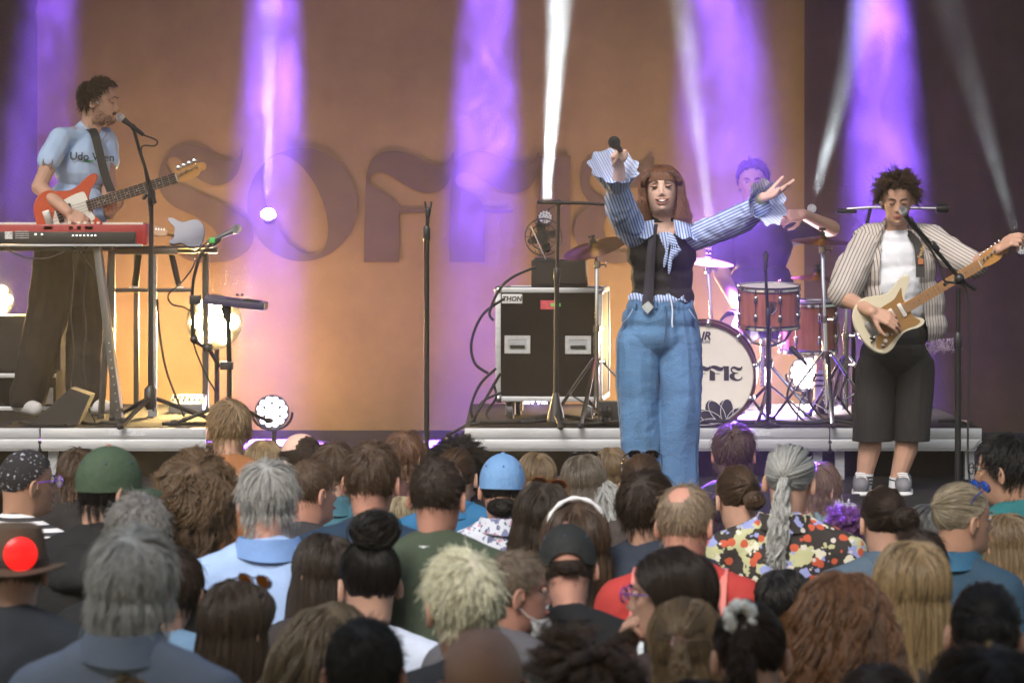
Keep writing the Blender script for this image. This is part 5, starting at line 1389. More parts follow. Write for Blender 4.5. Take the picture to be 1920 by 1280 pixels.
def gopen(c):
    px = c.x / GD * FPX + 960; py = HY - (c.z - CAMZ) * FPX / GD
    if c.y > GD + .06: return c.z > P(0, 428, GD).z
    l = np.interp(py, [415, 440, 500, 560, 640], [1664, 1652, 1644, 1648, 1660]); r = np.interp(py, [415, 440, 500, 560, 640], [1702, 1712, 1716, 1724, 1738])
    return l < px < r and c.y < GD + .02 or py > 639
part('overshirt', cut(os_, gopen), stripes_for('shirt_stripe', (.50, .455, .42), (.13, .11, .13), .0165, (1, .12, .06), .26), gu)
for s in (-1, 1):
    g = []
    for jx in range(4):
        t = jx / 3; g.append([p2(1683 + s * (20 + 22 * q + 6 * t), 414 + 30 * q ** 1.2 + 20 * t * (1 - abs(q - .6)), .02 - .09 * q ** .7 - .03 * t) for q in np.linspace(0, 1, 9)])
    part('shirt_collar', MB().sheet(g).sheet([[q + Vector((0, .004, 0)) for q in r] for r in reversed(g)]), stripes_for('collar_stripe%d' % s, (.50, .455, .42), (.10, .085, .10), .0165, (.7, .2, .7 * s), .30), gu)
Rf = np.random.default_rng(4); fr = []
for _ in range(46):
    x = Rf.uniform(1738, 1792); y0 = 636 - (x - 1738) * .10
    fr.append([tuple(p2(x + Rf.normal(0, 1.2) * k, y0 + k * Rf.uniform(2.5, 6), -.10 + Rf.normal(0, .01))) for k in range(6)])
o_ = addhair(np.array(fr), .0016, mat('fringe_thread', (.45, .35, .5), .8), gu, Matrix.Identity(4)); o_.name = 'fringe'
sh = MB().ell(p2(1680, 632, .05), (.168, .132, .10)).ell(p2(1680, 665, .05), (.178, .140, .12))
sh.chain([p2(1646, 690, .04), p2(1640, 760, .03), p2(1637, 830, .03)], [.102, .100, .097], 18).chain([p2(1717, 690, .04), p2(1714, 760, .03), p2(1711, 830, .04)], [.100, .096, .092], 18)
sh = fuse(sh, .007, 3, 'shorts', wrinkle=.011, wscale=7, seed=5, stretch=(1, 1, .5))
clampz(sh, lambda x, y: CAMZ - (827 - HY) / FPX * GD)
part('shorts', sh, mat('pinstripe', (.014, .013, .013), .85, stripe=((1, .3, 0), .0105, (.028, .026, .026), .16), bump=.3, bscale=40), gu)
m_sock = mat('sock_white', (.66, .68, .74), .9, bump=.3, bscale=150)
for (ax, ay), (bx, by), st_ in (((1624, 888), (1621, 920), 3), ((1687, 897), (1684, 920), 1)):
    A = p2(ax, ay, .058); B = p2(bx, by, .062)
    sk_ = part('sock', MB().tube([A.lerp(B, t) for t in np.linspace(0, 1, 6)], [.046, .0455, .045, .044, .043, .043], 18), m_sock, gu)
    for q in range(st_):
        c0 = A.lerp(B, .14 + .2 * q); part('sock_stripe', MB().tube([c0, A.lerp(B, .14 + .2 * q + .10)], .0472, 18, False), m_blackplastic, sk_)
for x, y in ((1612, 930), (1691, 933)):
    c0 = p2(x, y, 0); c0.z = SZ
    s_ = fuse(MB().cap(c0 + Vector((.02, .09, .05)), .046, c0 + Vector((-.01, -.13, .045)), .042).cap(c0 + Vector((.02, .10, .05)), .043, c0 + Vector((.02, .08, .066)), .042), .006, 3, 'shoe')
    clampz(s_, lambda x, y: SZ + .012)
    so = part('shoe', s_, mat('sneaker', (.16, .16, .18), .7, var=.3), gu)
    part('sole', MB().cap(c0 + Vector((.02, .09, .018)), .050, c0 + Vector((-.01, -.135, .018)), .047).xf(Matrix.Translation((0, 0, SZ * .62)) @ Matrix.Diagonal((1, 1, .38, 1))), mat('sole_white', (.6, .6, .62), .6), so)
    lc = MB()
    for q in range(5): lc.tube([c0 + Vector((-.025, -.02 - .025 * q, .098 - .008 * q)), c0 + Vector((0, -.025 - .025 * q, .103 - .008 * q)), c0 + Vector((.025, -.02 - .025 * q, .098 - .008 * q))], .005, 6)
    lo_ = part('laces', lc, mat('lace', (.7, .7, .72), .8), so)
# in-ear cable
part('earpiece', MB().ell(HMg @ Vector((.084, .012, .098)), (.008, .008, .008)), m_chrome, gu)

def guitar(name, label, O, right, up, body_pts, body_m, pg_pts, pg_m, neck, head_pts, neck_m, board_m, tuners, scale=1.0, frets=20, pickups=(), knobs=(), inlay_m=None, thick=.042):
    """electric guitar in its own plane: x runs along the neck, y across, z towards the audience"""
    R = Vector(right).normalized(); U = Vector(up); U = (U - R * U.dot(R)).normalized(); N = R.cross(U)
    M = Matrix.Translation(O) @ Matrix(((R.x, U.x, N.x, 0), (R.y, U.y, N.y, 0), (R.z, U.z, N.z, 0), (0, 0, 0, 1))) @ Matrix.Scale(scale, 4)
    t = thing(name, label, 'guitar', tuple(O))
    out = smooth_path(body_pts, 5, True)
    mb = MB()
    def ring(k, z):
        c = np.mean(out, 0); return [M @ Vector((c[0] + (p[0] - c[0]) * k, c[1] + (p[1] - c[1]) * k, z)) for p in out]
    n = len(out)
    prof = [(.965, 0), (.99, .004), (1.0, .011), (1.0, thick - .011), (.99, thick - .004), (.965, thick)]
    mb.loft([ring(k, z) for k, z in prof], cap=False)
    top = MB().prism([(np.mean(out, 0)[0] + (p[0] - np.mean(out, 0)[0]) * .966, np.mean(out, 0)[1] + (p[1] - np.mean(out, 0)[1]) * .966) for p in out], thick - .0002, M)
    part('body', joinm(mb, top), body_m, t)
    pg = part('pickguard', MB().prism(smooth_path(pg_pts, 4, True), .0025, M @ Matrix.Translation((0, 0, thick + .0002))), pg_m, t)
    for (x, y, w_, h_, rot, mm) in pickups:
        pk = part('pickup', MB().box((0, 0, 0), (w_, h_, .012), None, .005).xf(M @ Matrix.Translation((x, y, thick + .006)) @ Matrix.Rotation(rot, 4, 'Z')), mm, t)
    for (x, y, r, mm) in knobs:
        part('knob', MB().lathe([(r, 0), (r, .004), (r * .75, .006), (r * .68, .016), (r * .2, .017)], (0, 0, 0), (0, 0, 1), 16).xf(M @ Matrix.Translation((x, y, thick + .002))), mm, t)
    x0, x1, w0, w1 = neck
    part('neck', MB().loft([[M @ Vector((x, w_ * math.cos(a), thick + .004 + (.016 * math.sin(a) if math.sin(a) < 0 else .006 * math.sin(a)))) for a in np.linspace(0, 2 * PI, 16, endpoint=False)] for x, w_ in ((x0, w0), (x1, w1))]), neck_m, t)
    fb = part('fretboard', MB().box(((x0 + x1) / 2, 0, thick + .0105), (x1 - x0, w0 * 1.92, .006)).xf(M), board_m, t)
    L = x1 - (x0 - (x1 - x0) * .42)
    xs = [x1 - L * (1 - 2 ** (-k / 12)) for k in range(1, frets + 1)]
    fm = MB()
    for x in xs:
        if x > x0: fm.box((x, 0, thick + .0142), (.0022, w0 * 1.86, .0016))
    fo = part('frets', fm.xf(M), m_steel, fb); fo['kind'] = 'stuff'
    for k in (3, 5, 7, 9, 12, 15, 17):
        if k < len(xs) and xs[k] > x0: part('inlay', MB().lathe([(.0035, 0), (.0035, .001)], ((xs[k - 1] + xs[k - 2]) / 2, 0, thick + .0135), (0, 0, 1), 10).xf(M), inlay_m or m_blackplastic, fb)
    part('headstock', MB().prism(smooth_path(head_pts, 4, True), .014, M @ Matrix.Translation((0, 0, thick - .004))), neck_m, t)
    part('nut', MB().box((x1 + .002, 0, thick + .013), (.005, w1 * 1.9, .009)).xf(M), mat('bone', (.7, .68, .6), .4), t)
    nt = len(tuners)
    stg = MB()
    for i, (x, y, side, r) in enumerate(tuners):
        tn = part('tuner', MB().lathe([(.006, 0), (.006, .012), (.004, .014)], (x, y, thick + .010), (0, 0, 1), 10).tube([(x, y, thick - .008), (x, y + side * .018, thick - .008), ], .003, 6).ell((x, y + side * (.020 + r), thick - .008), (r * 1.05, r * .95, .006)).xf(M), m_chrome, t)
        yy = (i - (nt - 1) / 2) / max(1, nt - 1) * w1 * 1.5; yb = (i - (nt - 1) / 2) / max(1, nt - 1) * w0 * 1.75
        stg.tube([(x, y, thick + .018), (x1, yy, thick + .018), (x0 - (x1 - x0) * .42, yb, thick + .021)], .0007 if nt > 4 else .0013, 4)
    so = part('strings', stg.xf(M), m_steel, t); so['kind'] = 'stuff'
    part('bridge', MB().box((x0 - (x1 - x0) * .42 - .01, 0, thick + .008), (.04, w0 * 2.9, .012), None, .003).xf(M), m_steel, t)
    return t, M
Ro = np.array
m_cream = mat('cream_lacquer', (.66, .60, .45), .22, coat=.6, spec=.5); m_gold = mat('gold_guard', (.36, .20, .075), .35, metal=.3)
m_maple = mat('maple_neck', (.45, .22, .065), .35, var=.15, scale=20, stretch=(1, 6, 6)); m_maplel = mat('maple_board', (.42, .20, .06), .3, var=.12, scale=20, stretch=(1, 6, 6))
m_wplastic = mat('white_plastic', (.74, .72, .66), .35)
ST_BODY = [(-.205, 0), (-.200, .06), (-.178, .112), (-.135, .148), (-.085, .158), (-.03, .140), (.02, .120), (.06, .120), (.10, .134), (.145, .152), (.182, .148), (.186, .128), (.160, .098), (.128, .072), (.108, .046), (.104, .024),
           (.104, -.026), (.100, -.052), (.112, -.074), (.134, -.092), (.142, -.112), (.126, -.128), (.092, -.130), (.05, -.118), (.01, -.114), (-.035, -.130), (-.085, -.156), (-.135, -.158), (-.175, -.122), (-.198, -.062)]
ST_PG = [(-.125, -.128), (-.155, -.105), (-.13, -.06), (-.085, -.035), (-.075, .04), (-.03, .066), (.05, .070), (.095, .092), (.118, .104), (.100, .06), (.096, .03), (.096, -.03), (.104, -.07), (.118, -.100), (.085, -.108), (.03, -.098), (-.03, -.105), (-.08, -.122)]
ST_HEAD = [(.545, -.022), (.545, .021), (.565, .026), (.60, .040), (.66, .046), (.71, .040), (.728, .018), (.722, -.010), (.698, -.022), (.682, -.014), (.66, -.030), (.60, -.034), (.565, -.026)]
GO = p2(1656, 588, -.28)
gvec = P(1884, 466, GD - .28) - GO; gvec.y = .02
gt, GM = guitar('electric_guitar', 'cream electric guitar with gold pickguard slung on the curly-haired guitarist', GO - Vector((0, 0, 0)), gvec, (0.2, 0, 1), ST_BODY, m_cream, ST_PG, m_gold, (.075, .545, .028, .0215), ST_HEAD, m_maple, m_maplel,
       [(.575 + .025 * i, .012 + .003 * i, 1, .007) for i in range(6)], .94, 21,
       [(.062, 0, .024, .078, 0, m_wplastic), (.005, 0, .024, .078, 0, m_wplastic), (-.045, .0, .024, .078, .18, m_wplastic)], [(-.075, -.072, .012, m_wplastic), (-.098, -.098, .012, m_wplastic), (-.122, -.112, .010, m_steel), (-.05, -.085, .006, m_wplastic)])
part('jack_plate', MB().ell((0, 0, 0), (.026, .010, .004)).xf(GM @ Matrix.Translation((-.148, -.058, .044)) @ Matrix.Rotation(.5, 4, 'Z')), m_chrome, gt)
part('jack_plug', MB().lathe([(.007, 0), (.007, .05), (.004, .06)], GM @ Vector((-.145, -.06, .046)), Vector((-.3, -.6, .1)), 10), m_blackplastic, gt)
pts = smooth_path([tuple(p2(1664, 436, .06)), tuple(p2(1694, 430, .02)), tuple(p2(1714, 455, -.10)), tuple(p2(1716, 490, -.17)), tuple(p2(1713, 518, -.24))], 5)
g = [[(x - .022, y, z), (x + .022, y - .004, z)] for x, y, z in pts]
sp_ = part('strap', MB().sheet(g).sheet([[(x, y + .005, z) for x, y, z in r] for r in reversed(g)]), mat('strap_black', (.018, .016, .016), .7), gt)
part('strap_lettering', text_mesh('Fender', .026, face_cam(p2(1717, 470, -.20), 0, 0, RAD(72)) , .002, bold=.0006), mat('strap_gold', (.5, .30, .12), .6), sp_)
part('strap_patch', MB().box(p2(1716, 489, -.196), (.026, .004, .030)), mat('strap_orange', (.42, .15, .06), .7), sp_)

# ---------------- bassist (profile, behind the keyboard)
BD = 16.3
def p3(x, y, dy=0.0): return P(x, y, BD) + Vector((0, dy, 0))
ba = thing('person', 'dark-haired man in profile in a light blue t-shirt singing and playing bass', 'person', P(110, 412 + 1.119 * FPX / BD, BD))
HMb = head_matrix(p3(184, 229, 0), 96, -3, 0, 1.06)
b = MB(); b.add([tuple(HMb @ Vector(q)) for q in head_mb(3, 72, nose=1.1).v], head_mb(3, 72).f)
b.cap(p3(178, 215, 0), .060, p3(160, 258, .03), .068).ell(p3(152, 310, 0), (.15, .14, .17)).ell(p3(140, 395, 0), (.14, .13, .17))
bsl, bel, bwl = p3(120, 262, -.15), p3(90, 352, -.30), p3(150, 398, -.44)
bsr, ber, bwr = p3(190, 262, .12), p3(203, 345, .02), p3(216, 402, -.22)
b.cap(p3(160, 255, 0), .06, bsl, .06).cap(p3(160, 255, 0), .06, bsr, .06)
b.chain([bsl, bel, bwl], [.050, .045, .031]).chain([bsr, ber, bwr], [.058, .047, .031])
hand_mb(b, bwl, p3(178, 414, -.455) - bwl, Vector((.2, -.8, .5)), 1, (.35, .4, .45, .5, .3), 1.05)
hand_mb(b, bwr, p3(222, 396, -.30) - bwr, Vector((.3, -.8, -.2)), 1, (1.0, 1.0, 1.0, 1.0, .4), 1.05)
b.chain([p3(105, 440, -.02), p3(85, 600, -.05), p3(45, 742, .0)], [.09, .06, .042]).chain([p3(140, 440, .1), p3(160, 600, .1), p3(158, 752, .06)], [.09, .06, .042])
part('body', fuse(b, .005, 2, 'body', factor=.35), skin('fair'), ba)
face_parts(ba, HMb, 'fair', 'closed', 'closed', (.03, .02, .015))
hb_c = (.04, .025, .017)
ho = part('hair', scalp_mb(None, [-.93, -.9, -.72, -.28, -.12, .16, .46, .64, .7]).xf(HMb), mat('bassist_scalp', hb_c, .8), ba)
addhair(hair_sim(n=3600, K=9, length=.048, seed=21, kind='short', lift=.42, grav=.0, vol=.16, clump=.55, messy=.16, ng=320, wave=.2, freq=1.2, line=[-.62, -.62, -.55, -.20, .0, .30, .60, .76, .80]), .0009, hair_mat(hb_c, .5, 1.6), ho, HMb)
Rm = np.random.default_rng(2); mo = []
for _ in range(420):
    x = Rm.uniform(-.026, .026); z = .056 + Rm.uniform(-.003, .004) - abs(x) * .25
    r0 = np.array((x, .0925 - x * x * 14, z)); mo.append([r0 + np.array((x * .3, .006, -.006)) * t for t in (0, .5, 1)])
_pv = np.array(head_verts(72, 3, nose=1.1)).reshape(-1, 3)
_sl = _pv[(_pv[:, 2] > -.012) & (_pv[:, 2] < np.interp(_pv[:, 1], [-.02, .03, .09], [.10, .060, .03])) & (_pv[:, 1] > -.02)]
for _ in range(1100):
    r0 = _sl[Rm.integers(0, len(_sl))] + Rm.normal(0, .002, 3); dv = np.array((r0[0] * 5, .1, -.35)); dv = dv / np.linalg.norm(dv)
    mo.append([r0 + dv * .006 * t for t in (0, .5, 1)])
addhair(np.array(mo), .0007, hair_mat(hb_c, .3, 1.2), ba, HMb).name = 'moustache'
tee = MB().ell(p3(153, 305, 0), (.158, .165, .19)).ell(p3(143, 385, 0), (.165, .16, .16)).ell(p3(138, 405, 0), (.19, .165, .08)).cap(p3(128, 262, -.12), .07, p3(184, 260, .1), .07).cap(p3(163, 250, .02), .075, p3(157, 275, .0), .12)
tee.cap(p3(121, 262, -.15), .070, p3(104, 302, -.225), .062).cap(p3(190, 262, .12), .070, p3(198, 300, .09), .066)
tee = fuse(tee, .0075, 4, 'tee', wrinkle=.012, wscale=7.5, seed=8, stretch=(1, 1, .7)); clampz(tee, lambda x, y: CAMZ - (424 - HY) / FPX * BD)
part('t_shirt', tee, mat('pale_blue_cotton', (.42, .56, .80), .85, var=.08, bump=.2, bscale=30), ba)
part('shirt_lettering', text_mesh('Udo Wen', .062, face_cam(p3(181, 296, -.172), RAD(9), 0, RAD(-2)), .003, bold=.001), m_blackplastic, ba)
part('shirt_lettering', MB().box(p3(174, 303, -.163), (.06, .004, .007), Matrix.Rotation(RAD(8), 3, 'Z')), mat('print_green', (.05, .3, .08), .8), ba)
part('tattoo', MB().prism(smooth_path([(.03, .02), (.01, .035), (-.02, .03), (-.03, .0), (-.018, -.03), (-.005, -.012), (.012, -.04), (.026, -.012)], 3, True), .002, face_cam(bsl.lerp(bel, .52) + Vector((.0, -.056, 0)))), mat('tattoo_ink', (.20, .13, .11), .8), ba)
part('necklace', MB().tube(smooth_path([tuple(p3(168, 232, -.07)), tuple(p3(180, 262, -.13)), tuple(p3(192, 268, -.10)), tuple(p3(200, 250, .02))], 5), .002, 6), m_chrome, ba)
part('earpiece', MB().ell(HMb @ Vector((.084, .008, .100)), (.008, .010, .010)), m_chrome, ba)
tr_ = MB().ell(p3(120, 440, .02), (.18, .16, .14)).chain([p3(108, 470, -.03), p3(90, 600, -.05), p3(52, 748, .0)], [.125, .115, .105]).chain([p3(140, 470, .10), p3(156, 600, .10), p3(155, 755, .06)], [.12, .11, .105])
tr_ = fuse(tr_, .008, 3, 'trousers', wrinkle=.012, wscale=6); part('trousers', clampz(tr_, lambda x, y: RZ + .05), mat('brown_trousers', (.013, .010, .009), .9, bump=.2), ba)
for x, y, dd, yw in ((48, 760, -.02, 20), (152, 770, .04, -20)):
    c0 = p3(x, y, dd); c0.z = RZ; f = Vector((math.sin(RAD(55 - yw)), -math.cos(RAD(55 - yw)), 0))
    s_ = fuse(MB().cap(c0 - f * .08 + Vector((0, 0, .06)), .05, c0 + f * .14 + Vector((0, 0, .045)), .043).cap(c0 - f * .07 + Vector((0, 0, .06)), .048, c0 - f * .05 + Vector((0, 0, .11)), .05), .007, 3, 'shoe')
    part('shoe', clampz(s_, lambda x, y: RZ + .006), mat('white_sneaker', (.5, .5, .5), .7, var=.15), ba)
m_red = mat('red_lacquer', (.50, .075, .03), .25, coat=.6)
BO = p3(150, 397, -.34); bvec = P(392, 314, BD - .34) - BO; bvec.y = .05
BB = [(-.20, 0), (-.19, .08), (-.15, .135), (-.09, .15), (-.03, .13), (.03, .115), (.08, .125), (.13, .15), (.18, .165), (.205, .15), (.19, .12), (.15, .085), (.125, .05), (.12, .03), (.12, -.03), (.12, -.06), (.14, -.09), (.15, -.12), (.12, -.135), (.07, -.125), (.02, -.12), (-.04, -.14), (-.10, -.165), (-.15, -.15), (-.19, -.09)]
BPG = [(-.10, -.10), (-.11, -.03), (-.06, .05), (.0, .075), (.08, .085), (.11, .07), (.112, -.03), (.12, -.08), (.06, -.09), (-.02, -.09)]
BH = [(.62, -.024), (.62, .024), (.65, .034), (.70, .042), (.76, .044), (.795, .034), (.80, .012), (.785, -.006), (.765, -.004), (.74, -.024), (.69, -.034), (.65, -.030)]
m_rose = mat('rosewood', (.045, .025, .018), .4, var=.25, scale=25)
bt_, BM = guitar('bass_guitar', 'orange-red bass guitar with dark fretboard held by the man in light blue', BO, bvec, (-.2, 0, 1), BB, m_red, BPG, m_wplastic, (.10, .62, .031, .021), BH, m_maple, m_rose, [(.65 + .032 * i, .016 + .003 * i, 1, .015) for i in range(4)], 1.0, 19,
       [(.0, 0, .03, .09, 0, m_blackplastic), (-.06, 0, .03, .09, 0, m_blackplastic)], [(-.08, -.09, .012, m_steel), (-.115, -.11, .012, m_steel)], m_wplastic)
pts = smooth_path([tuple(p3(150, 250, .05)), tuple(p3(178, 246, -.10)), tuple(p3(196, 290, -.20)), tuple(p3(208, 330, -.24)), tuple(p3(222, 362, -.30))], 5)
g = [[(x - .024, y, z), (x + .024, y - .004, z + .01)] for x, y, z in pts]
part('strap', MB().sheet(g).sheet([[(x, y + .005, z) for x, y, z in r] for r in reversed(g)]), m_rubber, bt_)

# ---------------- drummer
DD = 17.0
def p4(x, y, dy=0.0): return P(x, y, DD) + Vector((0, dy, 0))
dr = thing('person', 'drummer in a black t-shirt sitting behind the drums in purple haze', 'person', P(1430, 412 + 1.119 * FPX / DD, DD))
HMd = head_matrix(p4(1412, 377, -.05), 188, -6, 2, 1.05)
b = MB(); b.add([tuple(HMd @ Vector(q)) for q in head_mb(2, 56).v], head_mb(2, 56).f)
b.cap(p4(1412, 370, 0), .06, p4(1416, 405, .03), .068).ell(p4(1424, 455, .03), (.19, .13, .18)).ell(p4(1428, 545, .03), (.175, .14, .20)).ell(p4(1430, 600, .05), (.19, .16, .12))
ds, de, dw = p4(1362, 432, .02), p4(1352, 515, -.05), p4(1378, 575, -.30)
es, ee, ew = p4(1484, 430, .02), p4(1556, 428, -.10), p4(1495, 402, -.32)
b.cap(p4(1416, 412, .03), .065, ds, .065).cap(p4(1416, 412, .03), .065, es, .065)
b.chain([ds, de, dw], [.06, .05, .033]).chain([es, ee, ew], [.06, .05, .033])
hand_mb(b, dw, p4(1396, 590, -.36) - dw, Vector((-.3, -.5, .7)), 1, (1.1, 1.1, 1.2, 1.2, .6), 1.05)
hand_mb(b, ew, p4(1468, 405, -.36) - ew, Vector((-.1, -.9, .4)), -1, (.8, .9, 1.0, 1.1, .5), 1.05)
b.chain([p4(1395, 610, .0), p4(1362, 610, -.40), p4(1370, 745, -.42)], [.10, .07, .045]).chain([p4(1470, 612, .0), p4(1540, 612, -.38), p4(1522, 750, -.48)], [.10, .072, .045])
part('body', fuse(b, .006, 2, 'body', factor=.35), skin('fair'), dr)
face_parts(dr, HMd, 'fair', 'open', 'closed', (.03, .02, .015))
ho = part('hair', scalp_mb().xf(HMd), mat('drummer_scalp', (.03, .02, .016), .8), dr)
addhair(hair_sim(n=2600, K=7, length=.045, seed=31, kind='short', lift=.35, grav=.0, vol=.12, clump=.4, messy=.14, line=[-.93, -.9, -.72, -.24, -.02, .30, .60, .74, .78]), .001, hair_mat((.03, .02, .016), .5, 1.5), ho, HMd)
tee = MB().ell(p4(1424, 460, .03), (.205, .15, .19)).ell(p4(1428, 545, .03), (.20, .165, .20)).cap(p4(1375, 430, .03), .08, p4(1472, 430, .03), .08).cap(p4(1414, 412, .04), .08, p4(1416, 440, .02), .13).cap(p4(1362, 434, .02), .082, p4(1354, 490, -.02), .078).cap(p4(1484, 432, .02), .082, p4(1528, 430, -.06), .074)
part('t_shirt', fuse(tee, .008, 4, 'tee', wrinkle=.01, wscale=7, seed=3), mat('black_cotton', (.02, .018, .022), .9), dr)
shd = MB().ell(p4(1432, 605, .04), (.20, .17, .10)).cap(p4(1395, 610, .0), .115, p4(1372, 610, -.30), .10).cap(p4(1470, 612, .0), .115, p4(1524, 612, -.27), .10)
part('shorts', fuse(shd, .009, 3, 'shorts', wrinkle=.008), mat('black_shorts', (.018, .017, .018), .9), dr)
for A, B in ((p4(1370, 690, -.41), p4(1370, 748, -.42)), (p4(1530, 690, -.44), p4(1523, 748, -.48))):
    sk_ = part('sock', MB().tube([A, A.lerp(B, .5), B], [.055, .050, .048], 16), m_sock, dr)
    for q in range(3): part('sock_stripe', MB().tube([A.lerp(B, .12 + .16 * q), A.lerp(B, .19 + .16 * q)], [.0562 - .001 * q, .0555 - .001 * q], 16, False), m_rubber, sk_)
    c0 = B.copy(); c0.z = RZ + .0
    part('shoe', clampz(fuse(MB().cap(c0 + Vector((0, .06, .06)), .05, c0 + Vector((0, -.17, .045)), .045), .008, 3, 'shoe'), lambda x, y: RZ + .004), m_rubber, dr)
for tl, hd_, lab in ((p4(1404, 590, -.34), p4(1440, 520, -.8), 'drumstick in the drummer lowered hand'), (p4(1462, 408, -.38), p4(1420, 395, -.62), 'drumstick in the drummer raised hand')):
    t = tag(put('drumstick', MB().tube([tl, tl.lerp(hd_, .85), hd_.lerp(tl, .02), hd_], [.007, .0055, .006, .003], 8), m_maple), lab, 'drumstick', 'drumsticks')
dt = thing('drum_stool', 'round drum stool under the drummer', 'stool', (p4(1432, 620, .06).x, DD + .06, RZ))
x_, y_ = dt.location.x, dt.location.y
part('seat', MB().lathe([(.16, .47), (.17, .49), (.17, .53), (.14, .55)], (x_, y_, RZ), (0, 0, 1), 24), m_rubber, dt)
part('post', MB().tube([(x_, y_, RZ + .12), (x_, y_, RZ + .47)], .016, 10), m_chrome, dt)
for k in range(3):
    a = 2 * PI * k / 3; part('leg', MB().tube([(x_, y_, RZ + .3), (x_ + .25 * math.cos(a), y_ + .25 * math.sin(a), RZ + .01)], .010, 8), m_chrome, dt)
# ------------------------------------------------------------------ instruments, stands, cases
def at(D):
    return lambda x, y, dy=0.0: P(x, y, D) + Vector((0, dy, 0))
def tripod(t, x, y, z0, hub, reach, r=.011, m=None, feet=True, rot=.4, n=3):
    for k in range(n):
        a = 2 * PI * k / n + rot
        e = Vector((x + reach * math.cos(a), y + reach * math.sin(a), z0 + .012))
        l = part('leg', MB().tube([(x, y, z0 + hub), e], r, 8), m or m_blackmetal, t)
        if feet: part('rubber_foot', MB().cap(e, r * 1.5, e + Vector((math.cos(a) * .02, math.sin(a) * .02, 0)), r * 1.5, 8), m_rubber, l)
def mic_on(name, label, tail, head, **k): return mic(name, label, tail, head, **k)
m_grille = mat('mic_grille_silver', (.42, .42, .45), .35, metal=.9, bump=.8, bscale=900)
def cable(label, pts, r=.006, k=6, group='cables on the stage', m=None):
    pts = [tuple(p) for p in pts]
    return tag(put('cable', MB().tube(smooth_path(pts, k), r, 6), m or m_rubber), label, 'cable', group)

# keyboard seen from behind
K = at(15.75)
kb = thing('keyboard', 'red stage keyboard seen from behind in front of the bassist', 'keyboard', tuple(K(100, 459, .15)))
x0, x1 = K(-70, 0).x, K(270, 0).x; zt, zb = K(0, 421).z, K(0, 458).z; ym = 15.75 + .16
m_kred = mat('keyboard_red', (.33, .018, .022), .35, coat=.2)
part('body', MB().box(((x0 + x1) / 2, ym, (zt + zb) / 2), (x1 - x0, .32, zt - zb), None, .008), m_kred, kb)
part('rear_panel', MB().box(((x0 + x1) / 2 - .02, 15.745, K(0, 446).z), (x1 - x0 - .05, .012, .068), None, .003), m_blackplastic, kb)
part('lower_lip', MB().box(((x0 + x1) / 2, 15.76, K(0, 460).z), (x1 - x0 - .02, .05, .012), None, .003), m_alud, kb)
part('end_cheek', MB().box((x1 + .004, ym, (zt + zb) / 2), (.02, .33, zt - zb + .008), None, .006), m_kred, kb)
keys = MB()
for q in range(52): keys.box((x0 + .02 + q * .0185, ym + .1, zt + .006), (.017, .11, .012))
o_ = part('white_keys', keys, m_wplastic, kb); o_['kind'] = 'stuff'
for x in (128, 146, 157, 171, 182): part('button', MB().box(K(x, 418, .05), (.018, .014, .012), None, .003), m_wplastic, kb)
for x, w_ in ((90, .05), (133, .022), (148, .022), (167, .045)): part('sticker', MB().box(K(x, 427.5, .002), (w_, .004, .018)), mat('orange_sticker', (.75, .12, .05), .6), kb)
part('paper_label', MB().box(K(17, 441, -.012), (.042, .003, .042)), mat('label_white', (.55, .55, .56), .7, var=.5, scale=120), kb)
for j in range(4): part('print_line', MB().box(K(42, 434 + 4 * j, -.012), (.075, .0025, .005)), mat('print_grey', (.35, .35, .36), .7, var=.6, scale=150), kb)
for x in (68, 80): part('socket', MB().lathe([(.008, 0), (.009, .006), (.005, .008)], K(x, 441, -.012), (0, -1, 0), 12), m_chrome, kb)
for q in range(7): part('socket', MB().lathe([(.007, 0), (.008, .006), (.004, .008)], K(138 + q * 7, 443, -.012), (0, -1, 0), 12), m_chrome, kb)
ks = thing('keyboard_stand', 'grey metal A-frame stand under the red keyboard', 'stand', tuple(K(200, 792, .1)))
def bar(a, b, w_, d_): 
    a = Vector(a); b = Vector(b); L = (b - a).length; R = (b - a).to_track_quat('Z', 'Y').to_matrix()
    return MB().box((a + b) / 2, (w_, d_, L), R, .004)
m_sgrey = mat('stand_grey', (.16, .155, .15), .4, metal=.6)
def K0(x, dy): v = K(x, 0, dy); v.z = RZ; return v
part('leg', bar(K(180, 462, .05), K0(224, .0) + Vector((0, 0, .02)), .03, .045), m_sgrey, ks)
part('leg', bar(K(204, 466, .12), K0(176, .28) + Vector((0, 0, .02)), .028, .04), m_sgrey, ks)
part('leg', bar(K(-10, 462, .05), K0(-50, .0) + Vector((0, 0, .02)), .03, .045), m_sgrey, ks)
part('cross_bar', bar(K(-20, 466, .1), K(206, 466, .1), .03, .03), m_sgrey, ks)
part('brace', bar(K(140, 466, .1), K(196, 545, .04), .014, .014), m_blackmetal, ks)
hol = MB()
for t in np.linspace(.55, .93, 9):
    p_ = K(180, 462, .05).lerp(K0(224, 0), t); hol.lathe([(.005, 0), (.005, .003)], p_ + Vector((0, -.023, 0)), (0, -1, 0), 8)
o_ = part('height_holes', hol, m_steel, ks); o_['kind'] = 'stuff'
for x, d_ in ((224, 0), (176, .28), (-50, 0)): part('rubber_foot', MB().box(K0(x, d_) + Vector((0, 0, .012)), (.045, .06, .024), None, .005), m_rubber, ks)
